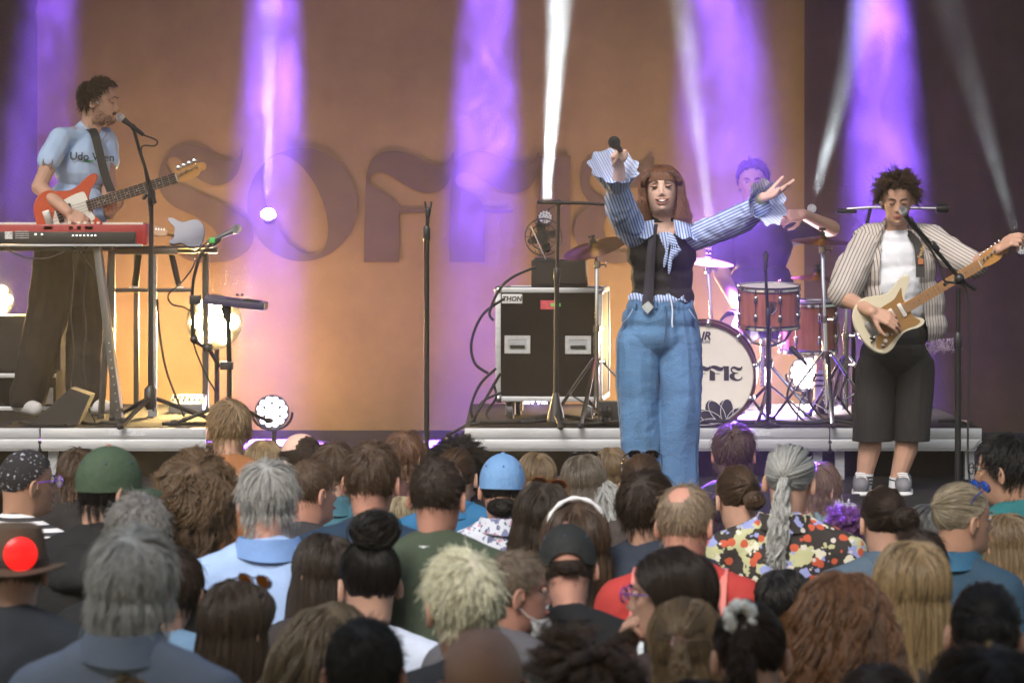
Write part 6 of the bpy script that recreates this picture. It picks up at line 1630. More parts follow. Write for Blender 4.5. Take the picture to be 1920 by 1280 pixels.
# square table stand with a pale guitar lying on it
T = at(16.2)
ts = thing('table_stand', 'square-legged metal table stand beside the keyboard', 'stand', tuple(T(285, 780)))
def T0(x, dy=0): v = T(x, 0, dy); v.z = RZ; return v
part('top_rail', MB().box(T(268, 471), (T(333, 0).x - T(204, 0).x, .035, .035), None, .004), m_sgrey, ts)
part('top_rail', MB().box(T(310, 471, .55), (T(388, 0).x - T(230, 0).x, .035, .035), None, .004), m_sgrey, ts)
part('table_top', MB().box(T(285, 464, .28), (.62, .56, .012), None, .003), m_blackplastic, ts)
for x, dy, w_ in ((286, 0, .048), (211, 0, .03), (366, .55, .035), (232, .55, .03)):
    part('leg', MB().box((T(x, 0, dy).x, 16.2 + dy, (RZ + T(0, 478).z) / 2), (w_, .04, T(0, 478).z - RZ), None, .004), m_alud if x == 286 else m_sgrey, ts)
part('cross_bar', MB().box(T(286, 544, .02), (T(362, 0).x - T(208, 0).x, .022, .022), None, .004), m_sgrey, ts)
for x in (256, 318): 
    hs_ = part('hanging_strap', bar(T(x, 478, .1), T(x + (-7 if x < 300 else 14), 536, .08), .05, .012), m_rubber, ts)
    part('buckle', MB().box(T(x + (-8 if x < 300 else 15), 541, .08), (.06, .014, .018), None, .004), m_chrome, hs_)
GB = [(x * .62, y * .55) for x, y in ST_BODY]
gv = T(292, 428) - T(340, 436); 
g2, _ = guitar('electric_guitar', 'pale blue electric guitar lying on the table stand, white pickguard', T(338, 437, .2), Vector((-1, 0, .10)), (0, .35, 1), [(x * .92, y * .92) for x, y in ST_BODY], mat('pale_blue_lacquer', (.12, .15, .26), .25, coat=.5), [(x * .5, y * .5) for x, y in ST_PG], m_wplastic,
        (.08, .16, .026, .022), [(x - .38, y * 1.2) for x, y in ST_HEAD], m_maple, m_rose, [(.195 + .025 * i, .012, 1, .006) for i in range(6)], .62, 5)

# microphones and stands left
A = at(15.6)
def A0(x, dy=0): v = A(x, 0, dy); v.z = RZ; return v
ms = thing('microphone_stand', 'black boom microphone stand in front of the bassist', 'microphone stand', tuple(A0(282)))
b0 = A0(282)
part('pole', MB().tube([b0 + Vector((0, 0, .1)), A(283, 560), A(284, 356)], [.014, .014, .011], 10), m_blackmetal, ms)
part('clutch', MB().lathe([(.014, 0), (.022, .01), (.022, .07), (.014, .09)], A(284, 385), (0, 0, 1), 14), m_blackplastic, ms)
part('boom', MB().tube([A(292, 382, -.02), A(272, 310, -.03), A(262, 278, -.04), A(254, 245, -.06)], .009, 8), m_blackmetal, ms)
part('knob', MB().cap(A(276, 362), .012, A(270, 372), .01, 8), m_blackplastic, ms)
part('clip', MB().cap(A(256, 246, -.06), .014, A(252, 238, -.07), .016, 10), m_blackplastic, ms)
tripod(ms, b0.x, b0.y, RZ, .15, .36, .012, m_blackmetal, rot=.2)
part('hub', MB().lathe([(.02, .08), (.035, .1), (.035, .19), (.018, .21)], b0, (0, 0, 1), 14), m_blackplastic, ms)
mic_on('microphone', 'silver-headed microphone on the boom at the bassist mouth', A(272, 254, -.06), A(223, 216, -.09), grille=m_grille)
cable('black cable looping from the bassist microphone down its stand', [A(272, 254, -.06), A(296, 264, -.05), A(292, 274, -.05), A(268, 276, -.05), A(272, 310, -.05), A(280, 370, -.04), A(286, 480, -.03), A(287, 620, -.03), A(290, 770, -.05)], .005)
B = at(15.45)
def B0(x, dy=0): v = B(x, 0, dy); v.z = RZ; return v
ps = thing('pad_stand', 'black stand holding the sample pad, with a clamp-on microphone arm', 'stand', tuple(B0(430)))
part('pole', MB().tube([B0(430) + Vector((0, 0, .08)), B(430, 680), B(428, 615)], .014, 10).tube([B(428, 640), B(428, 582)], .011, 10), m_blackmetal, ps)
part('head', MB().cap(B(428, 600), .018, B(424, 578), .03, 10), m_blackplastic, ps)
part('clamp', MB().box(B(426, 685, -.01), (.07, .05, .045), None, .005), m_blackplastic, ps)
part('clamp_arm', MB().tube([B(412, 688), B(392, 655), B(366, 640)], .011, 8).tube([B(368, 640), B(362, 628), B(361, 570)], .012, 8), m_blackmetal, ps)
part('elbow', MB().ell(B(390, 652), .028).ell(B(364, 636), .022), m_blackplastic, ps)
part('arm_bracket', MB().box(B(366, 562), (.06, .04, .05), None, .006), m_blackplastic, ps)
part('gooseneck', MB().tube(smooth_path([tuple(B(360, 556)), tuple(B(364, 520)), tuple(B(376, 480)), tuple(B(396, 458)), tuple(B(406, 450))], 6), .009, 8), m_blackmetal, ps)
part('clip', MB().cap(B(402, 456), .015, B(410, 448), .016, 10), m_blackplastic, ps)
tripod(ps, B0(430).x, B0(430).y, RZ, .13, .30, .011, m_blackmetal, rot=.9)
mic_on('microphone', 'silver microphone with a green tag above the sample pad', B(388, 455), B(453, 426, -.02), grille=m_grille, body=mat('grey_metal', (.2, .2, .22), .35, metal=.7), ring=mat('green_tag', (.08, .5, .10), .5))
cable('black cable hanging from the green-tagged microphone', [B(388, 455), B(372, 470), B(362, 500), B(340, 530), B(316, 552), B(322, 570), B(345, 576), B(360, 586), B(372, 600), B(362, 640, .02), B(385, 700), B(404, 735), B(404, 765)], .005)
sp = thing('sample_pad', 'electronic percussion pad tinted for purple light on its stand', 'drum pad', tuple(B(440, 575)))
Rp = Matrix.Rotation(RAD(7), 3, 'Y')
part('body', MB().box(B(441, 568, .06), (.33, .24, .045), Rp, .010), mat('pad_body', (.05, .045, .09), .4), sp)  # violet of the stage light is mixed into the body colour
for ix in range(3):
    for iy in range(2): part('rubber_pad', MB().box(B(408 + ix * 32, 559 + ix * 2.6, -.01 + iy * .12), (.09, .10, .008), Rp, .003), m_rubber, sp)
part('display', MB().box(B(430, 561, .10), (.05, .02, .010), Rp), mat('display_green', (.1, .4, .2), .3), sp)
for x in (441, 450): part('knob', MB().lathe([(.008, 0), (.007, .014)], B(x, 556, .12), (0, 0, 1), 10), m_blackplastic, sp)

# straight stand centre stage
D_ = at(13.35)
cs = thing('microphone_stand', 'empty straight black microphone stand at the centre of the stage', 'microphone stand', (D_(800, 0).x, 13.35, SZ))
xx = D_(800, 0).x
part('pole', MB().tube([(xx, 13.35, SZ + .02), (xx, 13.35, D_(0, 452).z)], .0125, 12), m_blackmetal, cs)
part('upper_pole', MB().tube([D_(800, 455), D_(802, 402)], .009, 10), m_blackmetal, cs)
part('clutch', MB().lathe([(.013, 0), (.017, .006), (.017, .06), (.012, .07)], D_(800, 452), (0, 0, 1), 14), m_blackplastic, cs)
part('collar', MB().lathe([(.012, 0), (.012, .03)], D_(801, 436), (0, 0, 1), 14), m_chrome, cs)
clp = MB().cap(D_(802, 404), .012, D_(803, 394), .014, 10)
for s in (-1, 1): clp.tube([D_(803, 396), D_(803 + s * 5, 388), D_(803 + s * 6, 378)], .0045, 8)
part('clip', clp, m_blackplastic, cs)
part('round_base', MB().lathe([(.13, 0), (.13, .012), (.10, .02), (.02, .03)], (xx, 13.35, SZ), (0, 0, 1), 32), m_blackmetal, cs)

# flight case on castors
F_ = at(15.85)
cx = (F_(942, 0).x + F_(1136, 0).x) / 2 + .0; zc0, zc1 = F_(0, 751).z, F_(0, 541).z
Wc, Hc_, Dc = .585, zc1 - zc0, .50
fc = thing('flight_case', 'black flight case with aluminium edges and two recessed handles beside the drums', 'flight case', (cx, 15.85 + Dc / 2, RZ))
Rc = Matrix.Rotation(RAD(-7), 4, 'Z'); Mc = Matrix.Translation((cx, 15.85 + Dc / 2, (zc0 + zc1) / 2)) @ Rc
def cp(nm, mb, m, par=fc): return part(nm, mb.xf(Mc), m, par)
m_ply = mat('case_black', (.009, .0085, .010), .75, spec=.12, var=.2, scale=40, bump=.15, bscale=200)
cp('front_panel', MB().box((0, -Dc / 2 + .005, 0), (Wc - .02, .010, Hc_ - .02)), m_ply)
cp('back_panel', MB().box((0, Dc / 2 - .005, 0), (Wc - .02, .010, Hc_ - .02)), m_ply)
for s in (-1, 1): cp('side_panel', MB().box((s * (Wc / 2 - .005), 0, 0), (.010, Dc - .02, Hc_ - .02)), m_ply)
cp('top_panel', MB().box((0, 0, Hc_ / 2 - .005), (Wc - .02, Dc - .02, .010)), m_ply)
cp('bottom_panel', MB().box((0, 0, -Hc_ / 2 + .005), (Wc - .02, Dc - .02, .010)), m_ply)
for sx in (-1, 1):
    for sy in (-1, 1): cp('edge_profile', MB().box((sx * (Wc / 2 - .009), sy * (Dc / 2 - .009), 0), (.030, .030, Hc_), None, .003), m_alu)
    for sz in (-1, 1): cp('edge_profile', MB().box((sx * (Wc / 2 - .009), 0, sz * (Hc_ / 2 - .009)), (.028, Dc - .03, .028), None, .003), m_alu)
for sy in (-1, 1):
    for sz in (-1, 1): cp('edge_profile', MB().box((0, sy * (Dc / 2 - .009), sz * (Hc_ / 2 - .009)), (Wc - .03, .028, .028), None, .003), m_alu)
for sx in (-1, 1):
    for sz in (-1, 1): cp('corner', MB().ell((sx * (Wc / 2 - .010), -Dc / 2 + .010, sz * (Hc_ / 2 - .010)), .026, None, 12, 8), m_steel)
for hx in (-.175, .165):
    h = cp('handle_dish', MB().prism([(hx - .072, -.05), (hx + .072, -.05), (hx + .072, .05), (hx - .072, .05)], .006, Matrix.Translation((0, -Dc / 2 - .001, 0)) @ Matrix.Rotation(PI / 2, 4, 'X'), [[(hx - .052, -.03), (hx + .052, -.03), (hx + .052, .03), (hx - .052, .03)]]), m_alu)
    cp('handle_recess', MB().box((hx, -Dc / 2 - .0015, 0), (.104, .003, .060)), m_alud, h)
    cp('handle_grip', MB().box((hx, -Dc / 2 - .010, -.012), (.085, .012, .018), None, .005), m_rubber, h)
    rv = MB()
    for a_ in (-.064, -.03, 0, .03, .064):
        for b_ in (-.043, .043): rv.ell((hx + a_, -Dc / 2 - .008, b_), .0035, None, 8, 6)
    o_ = cp('rivets', rv, m_steel, h); o_['kind'] = 'stuff'
lp = cp('name_plate', MB().box((-.205, -Dc / 2 - .004, .255), (.115, .006, .052), None, .002), mat('plate_white', (.62, .62, .64), .4))
part('lettering', text_mesh('THON', .037, Mc @ Matrix.Translation((-.205, -Dc / 2 - .0085, .254)) @ Matrix.Rotation(PI / 2, 4, 'X'), .002, shear=.15, bold=.0012), m_blackplastic, lp)
cp('red_sticker', MB().box((-.005, -Dc / 2 - .002, .222), (.080, .004, .050)), mat('sticker_red', (.55, .07, .10), .6, var=.3, scale=60))
cp('green_tape', MB().box((.040, -Dc / 2 - .004, .222), (.055, .004, .018)), mat('tape_green', (.15, .6, .12), .6))
cp('latch_plate', MB().box((-Wc / 2 - .003, -.02, 0), (.006, .13, .085), None, .002).lathe([(.022, 0), (.022, .006), (.008, .008)], (-Wc / 2 - .004, -.02, 0), (-1, 0, 0), 16), m_alu)
for sx in (-1, 1):
    for sy in (-1, 1):
        q = Vector((sx * (Wc / 2 - .07), sy * (Dc / 2 - .07), -Hc_ / 2))
        zr = zc0 - RZ
        c_ = cp('castor', MB().box(q + Vector((0, 0, -.006)), (.10, .085, .012), None, .003).box(q + Vector((-.024, 0, -.045)), (.005, .05, .075)).box(q + Vector((.024, 0, -.045)), (.005, .05, .075)), m_steel)
        wr = min(.05, zr * .5 - .004); cp('wheel', MB().lathe([(wr * .6, -.018), (wr, -.016), (wr, .016), (wr * .6, .018)], q + Vector((0, 0, -zr + wr)), (1, 0, 0), 20), mat('wheel_grey', (.06, .06, .07), .5), c_)
ah = thing('amplifier_head', 'black amplifier box on top of the flight case', 'amplifier', tuple(F_(1050, 541, .25)))
part('cabinet', MB().box(F_(1051, 514, .25), (.305, .30, .155), Matrix.Rotation(RAD(-4), 3, 'Z'), .008), mat('tolex_black', (.016, .015, .016), .8, bump=.4, bscale=220), ah)
part('front_grille', MB().box(F_(1052, 513, .095), (.27, .006, .115), Matrix.Rotation(RAD(-4), 3, 'Z')), mat('grille_cloth', (.03, .028, .03), .9, bump=.6, bscale=300), ah)
part('antenna', MB().tube([F_(1024, 487, .2), F_(996, 424, .2)], .0035, 6), m_steel, ah)
ft = thing('desk_fan', 'dark round fan standing on the amplifier box', 'fan', tuple(F_(1022, 487, .3)))
fcn = F_(1020, 445, .32)
rg = MB()
for rr in (.04, .075, .105): rg.tube([(fcn.x + rr * math.cos(a), fcn.y, fcn.z + rr * math.sin(a)) for a in np.linspace(0, 2 * PI, 25)], .004, 6, False)
for k in range(12): rg.tube([(fcn.x, fcn.y, fcn.z), (fcn.x + .105 * math.cos(k * PI / 6), fcn.y, fcn.z + .105 * math.sin(k * PI / 6))], .0025, 5)
part('cage', rg, m_blackplastic, ft); part('motor', MB().lathe([(.035, 0), (.04, .05), (.02, .09)], fcn, (0, 1, 0), 16), m_blackplastic, ft)
for k in range(4):
    a = k * PI / 2 + .3; part('blade', MB().ell(fcn + Vector((.05 * math.cos(a), .012, .05 * math.sin(a))), (.045, .006, .024), Matrix.Rotation(-a, 3, 'Y'), 12, 6), m_rubber, ft)
part('foot', MB().tube([fcn + Vector((0, .03, -.03)), fcn + Vector((0, .03, -.125))], .012, 8).lathe([(.06, 0), (.06, .012), (.015, .02)], fcn + Vector((0, .03, -.132)), (0, 0, 1), 18), m_blackplastic, ft)

# boom stand in front of the case
G_ = at(15.5)
def G0(x, dy=0): v = G_(x, 0, dy); v.z = RZ; return v
bs = thing('microphone_stand', 'tall black boom stand in front of the flight case', 'microphone stand', tuple(G0(1042)))
part('pole', MB().tube([G0(1042) + Vector((0, 0, .05)), G_(1044, 520)], .0135, 10).tube([G_(1044, 530), G_(1047, 382)], .0095, 10), m_blackmetal, bs)
part('clutch', MB().lathe([(.0135, 0), (.018, .008), (.018, .06), (.012, .07)], G_(1044, 526), (0, 0, 1), 12), m_blackplastic, bs)
part('boom', MB().tube([G_(1008, 379), G_(1100, 381, -.03), G_(1146, 384, -.05)], [.010, .009, .007], 8), m_blackmetal, bs)
part('swivel', MB().ell(G_(1047, 381), (.022, .022, .022)).tube([G_(1046, 381), G_(1030, 392)], .004, 6).ell(G_(1029, 393), .008), m_blackplastic, bs)
part('base', MB().lathe([(.05, .02), (.045, .06), (.022, .15), (.014, .18)], G0(1042), (0, 0, 1), 16), m_blackplastic, bs)
tripod(bs, G0(1042).x, 15.5, RZ, .06, .26, .012, m_blackmetal, rot=.6)

# drum kit -------------------------------------------------------
def cymbal(name, label, c, r, tilt, roll, col=(.42, .27, .09)):
    t = thing(name, label, 'cymbal', tuple(c)); R = (Matrix.Rotation(RAD(roll), 4, 'Y') @ Matrix.Rotation(RAD(tilt), 4, 'X'))
    M = Matrix.Translation(c) @ R
    m = mat('bronze_%.2f' % col[0], col, .28, metal=1.0, var=.12, scale=3, bump=.06, bscale=40)
    pr = [(.006, .022), (.014, .022), (r * .16, .012), (r * .20, .004), (r * .6, -.006), (r, -.016), (r * .998, -.018), (r * .6, -.009), (r * .2, .001)]
    part('bowl', MB().lathe(pr, (0, 0, 0), (0, 0, 1), 48, False).xf(M), m, t)
    gv_ = MB()
    for q in range(1, 9): gv_.tube([((r * (.25 + q * .085)) * math.cos(a), (r * (.25 + q * .085)) * math.sin(a), .0045 - (.25 + q * .085 - .2) * .0255 + .0008) for a in np.linspace(0, 2 * PI, 41)], .0006, 4, False)
    o_ = part('grooves', gv_.xf(M), m, t); o_['kind'] = 'stuff'
    part('felt', MB().lathe([(.016, .022), (.018, .03), (.016, .038)], (0, 0, 0), (0, 0, 1), 14).xf(M), m_rubber, t)
    part('wing_nut', MB().lathe([(.008, .038), (.008, .055)], (0, 0, 0), (0, 0, 1), 10).box((0, 0, .055), (.04, .006, .016), None, .003).xf(M), m_blackplastic, t)
    return t
def cym_stand(label, top, base, hub=.36, reach=.30, m=None, rot=.3, bands=True):
    t = thing('cymbal_stand', label, 'stand', tuple(base)); m = m or m_chrome
    a, b = Vector(base), Vector(top); L = (b - a).length
    part('lower_tube', MB().tube([a + Vector((0, 0, .06)), a.lerp(b, .55)], .0155, 12), m, t)
    part('upper_tube', MB().tube([a.lerp(b, .53), a.lerp(b, .985), b], [.011, .011, .004], 12), m, t)
    for f in (.36, .55, .92):
        q = a.lerp(b, f); part('clamp', MB().lathe([(.016, -.02), (.022, -.016), (.022, .016), (.016, .02)], q, (0, 0, 1), 14).tube([q, q + Vector((.045, -.01, 0))], .006, 8).box(q + Vector((.05, -.01, 0)), (.008, .008, .034), None, .003), m, t)
    for k in range(3):
        an = 2 * PI * k / 3 + rot; e = a + Vector((reach * math.cos(an), reach * math.sin(an), .015)); h_ = a + Vector((0, 0, hub))
        kn = h_.lerp(e, .55) + Vector((0, 0, .03))
        l = part('leg', bar(h_ + Vector((.018 * math.cos(an), .018 * math.sin(an), 0)), e, .024, .010), m, t)
        part('brace', bar(a + Vector((.012 * math.cos(an), .012 * math.sin(an), .08)), h_.lerp(e, .6), .016, .006), m, l)
        part('rubber_foot', MB().cap(e, .016, e + Vector((.03 * math.cos(an), .03 * math.sin(an), 0)), .015, 8), m_rubber, l)
    return t
H = at(15.6)
def H0(x, D=15.6): v = P(x, 0, D); v.z = RZ; return v
cym_stand('chrome cymbal stand with a red tape on one leg in front of the flight case', H(1119, 470), H0(1118), .36, .34, rot=.25)
cymbal('cymbal', 'bronze crash cymbal tilted beside the singer raised arm', H(1114, 461), .18, 14, -16)
cym_stand('tall chrome cymbal stand left of the guitarist', P(1541, 440, 15.7), H0(1551, 15.6), .40, .33, rot=.5)
cymbal('cymbal', 'crash cymbal beside the guitarist shoulder', P(1541, 448, 15.7), .165, 6, 2)
cym_stand('second chrome stand close behind the guitarist', P(1586, 500, 15.9), H0(1585, 15.9), .36, .30, rot=.1)
cymbal('cymbal', 'low cymbal between the drummer and the guitarist', P(1532, 516, 16.3), .15, 4, 0)
cym_stand('chrome cymbal stand behind the singer hip', P(1326, 482, 16.6), H0(1345, 16.6), .34, .28, rot=.9)
cymbal('cymbal', 'small cymbal between the singer waist and the drummer', P(1327, 487, 16.6), .155, 8, 6)
# bass drum
bdT = thing('bass_drum', 'amber bass drum with white front head lettered in dark type behind the singer', 'drum', (P(1317, 0, 15.55).x, 15.7, RZ))
bc = P(1317, 704, 15.5); bax = Vector((-.10, -1, 0)).normalized(); br = .283
m_wood = mat('drum_amber', (.42, .17, .05), .25, coat=.7, var=.2, scale=3, stretch=(.3, 6, 6))
m_hoop = mat('drum_hoop', (.06, .028, .018), .3, coat=.5)
part('shell', MB().lathe([(br, -.40), (br, -.02)], bc, bax, 56, False), m_wood, bdT)
m_headw = mat('drum_head', (.68, .64, .58), .45, var=.06, scale=3)
part('front_head', MB().lathe([(br * .985, 0), (br * .97, .004), (.001, .005)], bc, bax, 56, False), m_headw, bdT)
part('rear_head', MB().lathe([(br * .97, -.402), (.001, -.403)], bc, bax, 48, False), m_headw, bdT)
for z0 in (-.025, -.42): part('hoop', MB().lathe([(br * .985, z0), (br * 1.045, z0), (br * 1.05, z0 + .02), (br * 1.045, z0 + .045), (br * .985, z0 + .045), (br * .98, z0 + .02)], bc, bax, 56, False), m_hoop, bdT)
u_, v_, d_ = basis(bax)
for k in range(10):
    a = 2 * PI * k / 10 + .2; q = bc + (u_ * math.cos(a) + v_ * math.sin(a)) * br * 1.06
    cl = part('claw', MB().cap(q + d_ * .012, .014, q - d_ * .05, .012, 8).ell(q + d_ * .022 - (u_ * math.cos(a) + v_ * math.sin(a)) * .012, (.014, .012, .014), None, 10, 6), m_chrome, bdT)
    part('tension_rod', MB().tube([q - d_ * .04, q - d_ * .13], .005, 6), m_chrome, cl)
    part('lug', MB().cap(bc + (u_ * math.cos(a) + v_ * math.sin(a)) * (br + .012) - d_ * .12, .012, bc + (u_ * math.cos(a) + v_ * math.sin(a)) * (br + .012) - d_ * .18, .012, 8), m_chrome, cl)
hx = Vector((-bax.y, bax.x, 0)).normalized(); hx = Vector((abs(hx.x), hx.y if hx.x > 0 else -hx.y, 0)); hz_ = Vector((0, 0, 1))
MH = Matrix.Translation(bc + bax * .0065) @ Matrix(((hx.x, 0, bax.x, 0), (hx.y, 0, bax.y, 0), (0, 1, 0, 0), (0, 0, 0, 1)))
MHn = MH
def px_head(x, y): return ((x - 1317) / FPX * 15.5, -(y - 704) / FPX * 15.5)
m_print = mat('head_print', (.022, .02, .022), .6)
for nm, out, holes in LETTERS:
    q = [px_head(1243 + (a - 297) * .160, 683 + (b - 272) * .135) for a, b in out]
    if holes:
        c = (280 + 274, 240 + 144); Aq = [px_head(1243 + (a - 297) * .160, 683 + (b - 272) * .135) for a, b in polar(out, c)]; Bq = [px_head(1243 + (a - 297) * .160, 683 + (b - 272) * .135) for a, b in polar(holes[0], c)]
        n = len(Aq); mb = MB(); mb.add([MHn @ Vector((*p, .0015)) for p in Aq + Bq], [(k, (k + 1) % n, n + (k + 1) % n, n + k) for k in range(n)])
        part(nm, mb, m_print, bdT)
    else: part(nm, MB().prism(q, .0015, MHn), m_print, bdT)
part('maker_lettering', text_mesh('JR', .060, MH @ Matrix.Translation((*px_head(1323, 630), 0)), .002, shear=.25, bold=.002), m_print, bdT)
part('maker_lettering', text_mesh('DRUMS', .020, MH @ Matrix.Translation((*px_head(1320, 641), 0)), .002), m_print, bdT)
fcx = (1350, 800)
for k, (an, ln, wd) in enumerate(((172, 40, 15), (146, 44, 17), (112, 46, 19), (74, 46, 19), (38, 44, 17), (10, 38, 14))):
    a = RAD(an); c = (fcx[0] + math.cos(a) * ln * .62, fcx[1] - math.sin(a) * ln * .62)
    pl = []
    for t in np.linspace(0, 2 * PI, 22, endpoint=False):
        x, y = ln * .55 * math.cos(t), wd * math.sin(t) * .8
        X, Y = c[0] + x * math.cos(a) + y * math.sin(a), c[1] - x * math.sin(a) + y * math.cos(a)
        q = px_head(X, Y)
        rr = math.hypot(*q)
        if rr > br * .95: q = (q[0] * br * .95 / rr, q[1] * br * .95 / rr)
        pl.append(q)
    pt = part('printed_petal', MB().prism(pl, .0012, MHn), m_print, bdT)
    ol = []
    for t in np.linspace(-2.5, 2.5, 16):
        x, y = ln * .5 * math.cos(t), wd * math.sin(t) * .62; X, Y = c[0] + 5 + x * math.cos(a + .22) + y * math.sin(a + .22), c[1] - 3 - x * math.sin(a + .22) + y * math.cos(a + .22)
        q = px_head(X, Y); rr = math.hypot(*q)
        if rr > br * .95: q = (q[0] * br * .95 / rr, q[1] * br * .95 / rr)
        ol.append(MHn @ Vector((*q, .0022)))
    part('petal_outline', MB().tube(ol, .0016, 5), mat('print_white', (.7, .7, .7), .6), pt)
for s in (-1, 1):
    part('spur', MB().tube([bc - bax * .10 + hx * s * br * .92 + Vector((0, 0, -.12)), bc + bax * .06 + hx * s * (br + .10) + Vector((0, 0, -br + .012))], .008, 8), m_chrome, bdT)
part('pedal', MB().box((bc - bax * .55 + Vector((0, 0, -br + .05))), (.09, .26, .012), Matrix.Rotation(RAD(-12), 3, 'X'), .003), m_steel, bdT)
def drum(label, c, r, h, wood, tilt=6, lugs=8, badge=None, legs=None):
    t = thing('drum', label, 'drum', tuple(c)); M = Matrix.Translation(c) @ Matrix.Rotation(RAD(tilt), 4, 'X')
    part('shell', MB().lathe([(r, -h / 2), (r, h / 2)], (0, 0, 0), (0, 0, 1), 48, False).xf(M), wood, t)
    for s in (-1, 1):
        part('hoop', MB().lathe([(r * 1.0, s * h / 2 - .014), (r * 1.05, s * h / 2 - .014), (r * 1.05, s * h / 2 - .008), (r * 1.035, s * h / 2), (r * 1.035, s * h / 2 + .010), (r * 1.055, s * h / 2 + .014), (r * 1.0, s * h / 2 + .012)], (0, 0, 0), (0, 0, 1), 48, False).xf(M), m_chrome, t)
        part('head', MB().lathe([(r * 1.0, s * (h / 2 + .004)), (.001, s * (h / 2 + .004))], (0, 0, 0), (0, 0, 1), 40, False).xf(M), m_headw, t)
    for k in range(lugs):
        a = 2 * PI * k / lugs + .26
        l = part('lug', MB().cap((r * 1.03 * math.cos(a), r * 1.03 * math.sin(a), h * .18), .0125, (r * 1.03 * math.cos(a), r * 1.03 * math.sin(a), h * .30), .0125, 10).cap((r * 1.03 * math.cos(a), r * 1.03 * math.sin(a), -h * .30), .0125, (r * 1.03 * math.cos(a), r * 1.03 * math.sin(a), -h * .18), .0125, 10).xf(M), m_chrome, t)
        part('tension_rod', MB().tube([(r * 1.055 * math.cos(a), r * 1.055 * math.sin(a), -h / 2 - .012), (r * 1.055 * math.cos(a), r * 1.055 * math.sin(a), h / 2 + .012)], .0042, 6).xf(M), m_chrome, l)
    if badge:
        bp = [(-.024, .032), (.024, .032), (.024, -.012), (0, -.036), (-.024, -.012)]
        MB_ = M @ Matrix.Translation((0, -r - .003, .01)) @ Matrix.Rotation(PI / 2, 4, 'X')
        bo = part('badge', MB().prism(bp, .003, MB_), mat('badge_dark', (.10, .05, .06), .4), t)
        part('badge_rim', MB().tube([MB_ @ Vector((x, y, .003)) for x, y in bp + bp[:1]], .002, 6), m_chrome, bo)
        part('badge_lettering', text_mesh('JR', .024, MB_ @ Matrix.Translation((0, .012, .004)), .001, bold=.0008), m_chrome, bo)
        for q in range(3): part('badge_line', MB().box((0, 0, 0), (.026 - .004 * q, .005, .001)).xf(MB_ @ Matrix.Translation((0, -.004 - .008 * q, .004)) @ Matrix.Rotation(.5, 4, 'Z')), m_chrome, bo)
    return t
m_maho = mat('drum_mahogany', (.36, .13, .085), .22, coat=.8, var=.35, scale=4, stretch=(7, 7, .4))
drum('mahogany tom drum with chrome hoops on a stand in front of the drummer', H(1442, 574), .166, .21, m_maho, 5, 8, True)
drum('purple-lit floor tom beside the tall cymbal stand', P(1516, 612, 16.35), .165, .27, m_maho, 3, 8)
sn = thing('drum_stand', 'black and chrome stand under the mahogany tom drum', 'stand', tuple(H0(1441)))
part('pole', MB().tube([H0(1441) + Vector((0, 0, .05)), H(1441, 640)], .016, 12), m_chrome, sn)
for k in range(3):
    a = 2 * PI * k / 3 + .5; part('basket_arm', MB().tube([H(1441, 650), H(1441, 642) + Vector((.10 * math.cos(a), .10 * math.sin(a), .0)), H(1441, 612) + Vector((.17 * math.cos(a), .17 * math.sin(a), 0))], .008, 8), m_chrome, sn)
part('collar', MB().lathe([(.016, 0), (.024, .006), (.024, .05), (.016, .056)], H(1441, 690), (0, 0, 1), 14), m_chrome, sn)
for k in range(3):
    a = 2 * PI * k / 3 + .2; e = H0(1441) + Vector((.26 * math.cos(a), .26 * math.sin(a), .014))
    l = part('leg', bar(H(1441, 720), e, .022, .010), m_chrome, sn); part('rubber_foot', MB().ell(e, (.02, .02, .014), None, 10, 6), m_rubber, l)
nm_ = at(15.25)
ns = thing('microphone_stand', 'thin black microphone stand in front of the mahogany tom drum', 'microphone stand', tuple(H0(1440, 15.36)))
part('pole', MB().tube([H0(1440, 15.36), nm_(1440, 600), nm_(1435, 500)], [.009, .009, .008], 8), m_blackmetal, ns)
part('sleeve', MB().lathe([(.010, 0), (.014, .006), (.014, .09), (.009, .1)], nm_(1440, 612), (0, 0, 1), 10), m_blackplastic, ns)
part('base', MB().lathe([(.07, 0), (.07, .012), (.012, .03)], H0(1440, 15.36), (0, 0, 1), 20), m_blackmetal, ns)
mic_on('microphone', 'thin microphone over the rim of the mahogany tom drum', nm_(1435, 506), nm_(1437, 470, .02))
mic_on('microphone', 'black microphone aimed at the bass drum from the right', nm_(1512, 682), nm_(1482, 650, .04))
cable('thin cable hanging from the bass drum microphone', [nm_(1512, 682), nm_(1520, 700), nm_(1514, 730), nm_(1500, 755), nm_(1494, 790)], .004)
# overhead boom
O_ = at(16.0)
ov = thing('microphone_stand', 'overhead boom stand behind the guitarist head', 'microphone stand', tuple(H0(1600, 16.0)))
part('pole', MB().tube([H0(1600, 16.0), O_(1600, 540), O_(1632, 389)], [.013, .013, .009], 8), m_blackmetal, ov)
part('boom', MB().tube([O_(1588, 392), O_(1632, 389), O_(1768, 391)], [.008, .009, .007], 8), m_steel, ov)
part('counterweight', MB().lathe([(.02, 0), (.025, .01), (.025, .06), (.02, .07)], O_(1755, 391), (1, 0, 0), 12), m_blackmetal, ov)
part('base', MB().lathe([(.13, 0), (.13, .015), (.02, .03)], H0(1600, 16.0), (0, 0, 1), 24), m_blackmetal, ov)
mic_on('microphone', 'small overhead microphone at the left end of the boom', O_(1606, 396), O_(1566, 396))
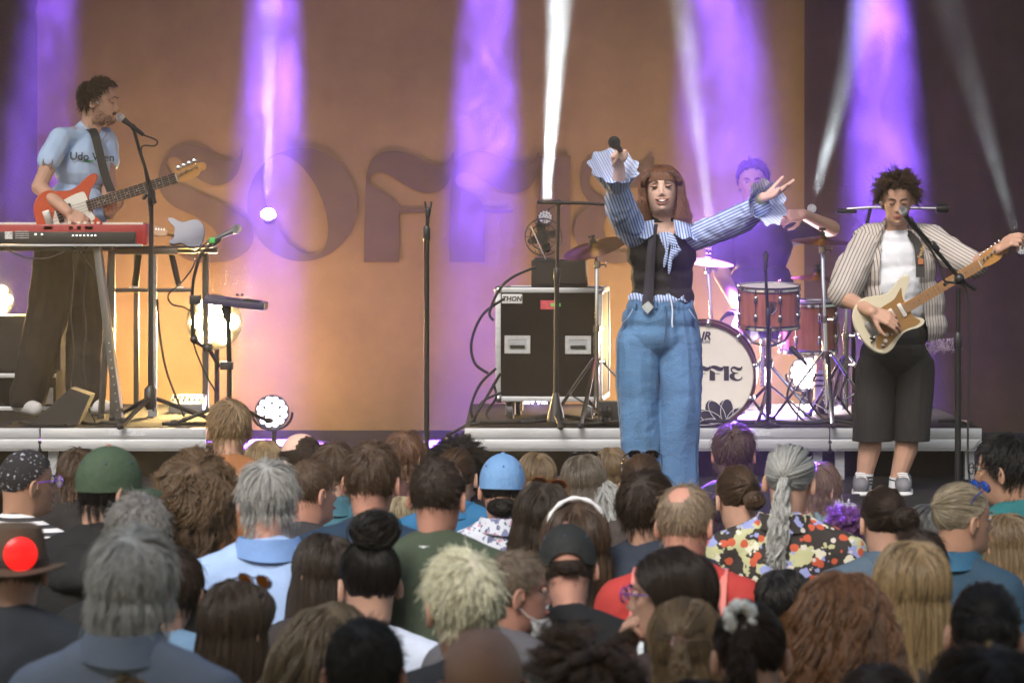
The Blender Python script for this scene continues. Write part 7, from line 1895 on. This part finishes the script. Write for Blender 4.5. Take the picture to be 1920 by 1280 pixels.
# guitarist's stand
Q = at(14.05)
gs = thing('microphone_stand', 'black boom microphone stand in front of the guitarist', 'microphone stand', (Q(1796, 0).x, 14.05, SZ))
gx = Q(1796, 0).x
part('pole', MB().tube([(gx, 14.05, SZ + .04), (gx, 14.05, Q(0, 640).z)], .0155, 12).tube([(gx, 14.05, Q(0, 650).z), Q(1797, 540)], .011, 10), m_blackmetal, gs)
part('clutch', MB().lathe([(.0155, 0), (.020, .008), (.020, .07), (.012, .085)], Q(1796, 655), (0, 0, 1), 14), m_blackplastic, gs)
part('boom', MB().tube([Q(1830, 543, .02), Q(1797, 520, -.01), Q(1745, 462, -.07), Q(1706, 420, -.13)], [.010, .010, .010, .008], 10), m_blackmetal, gs)
part('swivel', MB().ell(Q(1798, 522, -.01), (.026, .024, .026)).tube([Q(1798, 524), Q(1774, 532)], .005, 6).ell(Q(1772, 533), .010), m_blackplastic, gs)
part('boom_joint', MB().cap(Q(1752, 466, -.06), .018, Q(1744, 458, -.07), .018, 10), m_blackplastic, gs)
part('clip', MB().cap(Q(1708, 424, -.13), .015, Q(1698, 412, -.15), .017, 10), m_blackplastic, gs)
part('base', MB().lathe([(.13, 0), (.13, .012), (.03, .03), (.016, .06)], (gx, 14.05, SZ), (0, 0, 1), 28), m_blackmetal, gs)
mic_on('microphone', 'silver-headed microphone in front of the guitarist mouth', Q(1706, 428, -.12), Q(1678, 391, -.24), grille=m_grille)
cable('black cable sagging from the guitarist microphone stand to the stage', [Q(1702, 422, -.14), Q(1742, 470, -.08), Q(1760, 500, -.05), Q(1768, 525, -.04), Q(1785, 530, -.02), Q(1812, 540, .02), Q(1820, 600, .02), Q(1818, 720, .02), Q(1816, 850, .02), (Q(1822, 0).x, 14.05, SZ + .01)], .0055)
# pedalboard by the guitarist's shoe
R_ = at(13.4)
pbx = R_(1566, 0).x
pb = thing('pedalboard', 'silver effects unit with rows of knobs beside the guitarist shoe', 'pedalboard', (pbx, 13.4, SZ))
part('case', MB().box((pbx, 13.45, SZ + .04), (.19, .20, .05), None, .006), m_alud, pb)
part('feet_rail', MB().box((pbx, 13.42, SZ + .009), (.17, .16, .016), None, .003), m_rubber, pb)
for k in range(4):
    part('knob', MB().lathe([(.011, 0), (.010, .012), (.003, .013)], (pbx - .07 + k * .04, 13.349, SZ + .045), (0, -1, 0), 12), m_chrome, pb)
    part('footswitch', MB().lathe([(.012, 0), (.012, .012), (.007, .014), (.007, .022)], (pbx - .07 + k * .047, 13.45, SZ + .065), (0, 0, 1), 12), m_chrome, pb)
vp = thing('volume_pedal', 'black rocker pedal in front of the guitarist shoe', 'pedal', (R_(1602, 0).x, 13.4, SZ))
part('base', MB().box((R_(1602, 0).x, 13.45, SZ + .015), (.10, .24, .03), None, .006), m_rubber, vp)
part('treadle', MB().box((R_(1602, 0).x, 13.45, SZ + .06), (.09, .24, .015), Matrix.Rotation(RAD(14), 3, 'X'), .005), m_blackplastic, vp)
# left backline
L_ = at(16.95)
cab = thing('bass_cabinet', 'dark bass speaker cabinet behind the bassist legs', 'speaker', tuple(L_(30, 770)))
cw = L_(116, 0).x - L_(-50, 0).x
part('cabinet', MB().box((L_(33, 0).x, 17.1, (RZ + L_(0, 592).z) / 2), (cw, .38, L_(0, 592).z - RZ), None, .012), mat('tolex_black', (.016, .015, .016), .8), cab)
part('grille', MB().box((L_(33, 0).x, 16.905, (RZ + L_(0, 600).z) / 2), (cw - .06, .01, L_(0, 610).z - RZ - .05)), mat('grille_cloth', (.03, .028, .03), .9), cab)
M_ = at(16.6)
lc_ = thing('flight_case', 'small dark flight case with a metal handle on the left riser', 'flight case', tuple(M_(80, 780)))
lw = M_(104, 0).x - M_(-20, 0).x
part('panel', MB().box((M_(42, 0).x, 16.75, (RZ + M_(0, 698).z) / 2), (lw, .26, M_(0, 698).z - RZ), None, .004), m_ply, lc_)
part('lid_edge', MB().box((M_(42, 0).x, 16.61, M_(0, 704).z), (lw, .02, .026), None, .003), m_alu, lc_)
part('lower_edge', MB().box((M_(42, 0).x, 16.61, RZ + .018), (lw, .02, .024), None, .003), m_alu, lc_)
h = part('handle_dish', MB().box((M_(79, 0).x, 16.608, M_(0, 742).z), (.125, .012, .095), None, .004), m_alu, lc_); part('handle_grip', MB().box((M_(77, 0).x, 16.595, M_(0, 740).z), (.09, .012, .02), None, .004), m_steel, h)
for x in (72, 80, 88): part('latch', MB().cap(M_(x, 692, -.12), .008, M_(x + 4, 696, -.12), .008, 8), m_chrome, lc_)
wd = thing('monitor_wedge', 'small dark floor wedge leaning on the left riser', 'monitor speaker', tuple(A0(122)))
part('cabinet', MB().prism([(-.16, 0), (.10, 0), (.17, .16), (.06, .20)], .18, Matrix.Translation(A0(118) + Vector((0, .05, .004))) @ Matrix.Rotation(PI / 2, 4, 'X')), m_rubber, wd)
mx_ = thing('mixer', 'small grey mixer with knobs on the floor behind the left stands', 'mixer', tuple(P(350, 775, 16.6)))
mz = RZ
part('case', MB().box((P(352, 0, 16.6).x, 16.6, mz + .04), (.20, .22, .07), Matrix.Rotation(RAD(12), 3, 'X'), .006), m_alud, mx_)
for ix in range(6):
    part('knob', MB().lathe([(.007, 0), (.006, .016)], (P(352, 0, 16.6).x - .075 + ix * .03, 16.52, mz + .068), (0, -.2, 1), 8), m_wplastic, mx_)
    part('fader', MB().box((P(352, 0, 16.6).x - .075 + ix * .03, 16.60, mz + .086), (.010, .02, .014)), m_blackplastic, mx_)
# cables
Rk = np.random.default_rng(12)
def G1(x, y, dy=0): return P(x, y, 15.6) + Vector((0, dy, 0))
bun = [([(945, 560), (905, 590), (884, 640), (890, 680), (915, 700)], 'from the flight case side'), ([(930, 690), (900, 720), (884, 760), (890, 790), (905, 815)], 'nearest the riser corner'),
       ([(938, 700), (915, 740), (896, 770), (880, 800), (850, 830)], 'running off the riser corner'), ([(925, 720), (930, 745), (912, 775), (925, 790), (960, 795)], 'curling below the flight case side'),
       ([(1005, 500), (960, 520), (935, 545), (918, 585), (925, 600)], 'dropping from the amplifier box'), ([(940, 735), (905, 752), (888, 785), (868, 800), (838, 815)], 'bundled at the left end of the riser')]
for pl, nm in bun: cable('dark cable ' + nm, [G1(x, min(y, 799 if x > 872 else 840), -.02 + Rk.normal(0, .03)) for x, y in pl], .008)
def fl(x, D, h=0): v = P(x, 0, D); v.z = RZ + .008 + h; return v
for i, (xs, nm) in enumerate((((880, 930, 990, 1030, 1080, 1120, 1160), 'along the riser edge below the flight case'), ((900, 960, 1010, 1060, 1110, 1150, 1180), 'second along the riser edge near the boom stand'), ((1320, 1370, 1420, 1470, 1520, 1570, 1600), 'along the riser edge below the bass drum'), ((1380, 1430, 1500, 1550, 1600, 1640), 'under the chrome stands'), ((1760, 1780, 1800, 1820), 'right of the guitarist on the riser'))):
    cable('black cable lying ' + nm, [fl(x, 15.38 + .10 * abs(Rk.normal()) , .02 * abs(math.sin(x * .05 + i))) for x in xs], .011, 8)
for x, nm in ((20, 'under the keyboard at the left edge'), (120, 'below the bassist'), (300, 'around the microphone stand foot')):
    cable('black cable on the left riser ' + nm, [fl(x + q * 26 + Rk.normal(0, 6), 15.45 + .12 * abs(Rk.normal())) for q in range(5)], .010, 8)
cable('cable hanging from the keyboard in front of the trousers', [K(133, 462, .06)] + [K(133 + 3 * math.sin(q * 1.3), 480 + q * 30, .05) for q in range(10)] + [fl(150, 15.7)], .0045)
cable('wavy cable hanging from the keyboard to the right', [K(160, 462, .06)] + [K(157 + 3 * math.sin(q * 1.7), 480 + q * 30, .04) for q in range(10)] + [fl(178, 15.7)], .0045)
cable('cable drooping below the left half of the keyboard', [K(5, 455, .0), K(20, 470, -.01), K(50, 483, -.01), K(90, 484, -.01), K(125, 470, 0), K(150, 462, .04)], .006)
cable('cable from the table stand curving down to the mixer', [T(296, 560, -.03), T(300, 620, -.03), T(312, 690, -.03), T(332, 745, -.03), fl(345, 16.1)], .006)
for x, nm in ((1490, 'left'), (1530, 'middle'), (1590, 'right')):
    cable('cable drooping between the chrome stands, ' + nm, [P(x, 700, 15.5), P(x - 14, 745, 15.5), P(x + 8, 780, 15.5), fl(x + 30, 15.45)], .006)
jb = thing('junction_box', 'black stage box stuffed with plugs beside the singer legs', 'stage box', tuple(fl(1140, 15.45)))
part('case', MB().box(fl(1142, 15.5, .06), (.12, .14, .13), None, .006), m_rubber, jb)
for k in range(6): part('plug', MB().cap(fl(1128 + 7 * (k % 3), 15.42, .04 + .05 * (k // 3)), .010, fl(1128 + 7 * (k % 3), 15.36, .03 + .05 * (k // 3)), .008, 8), m_blackplastic, jb)
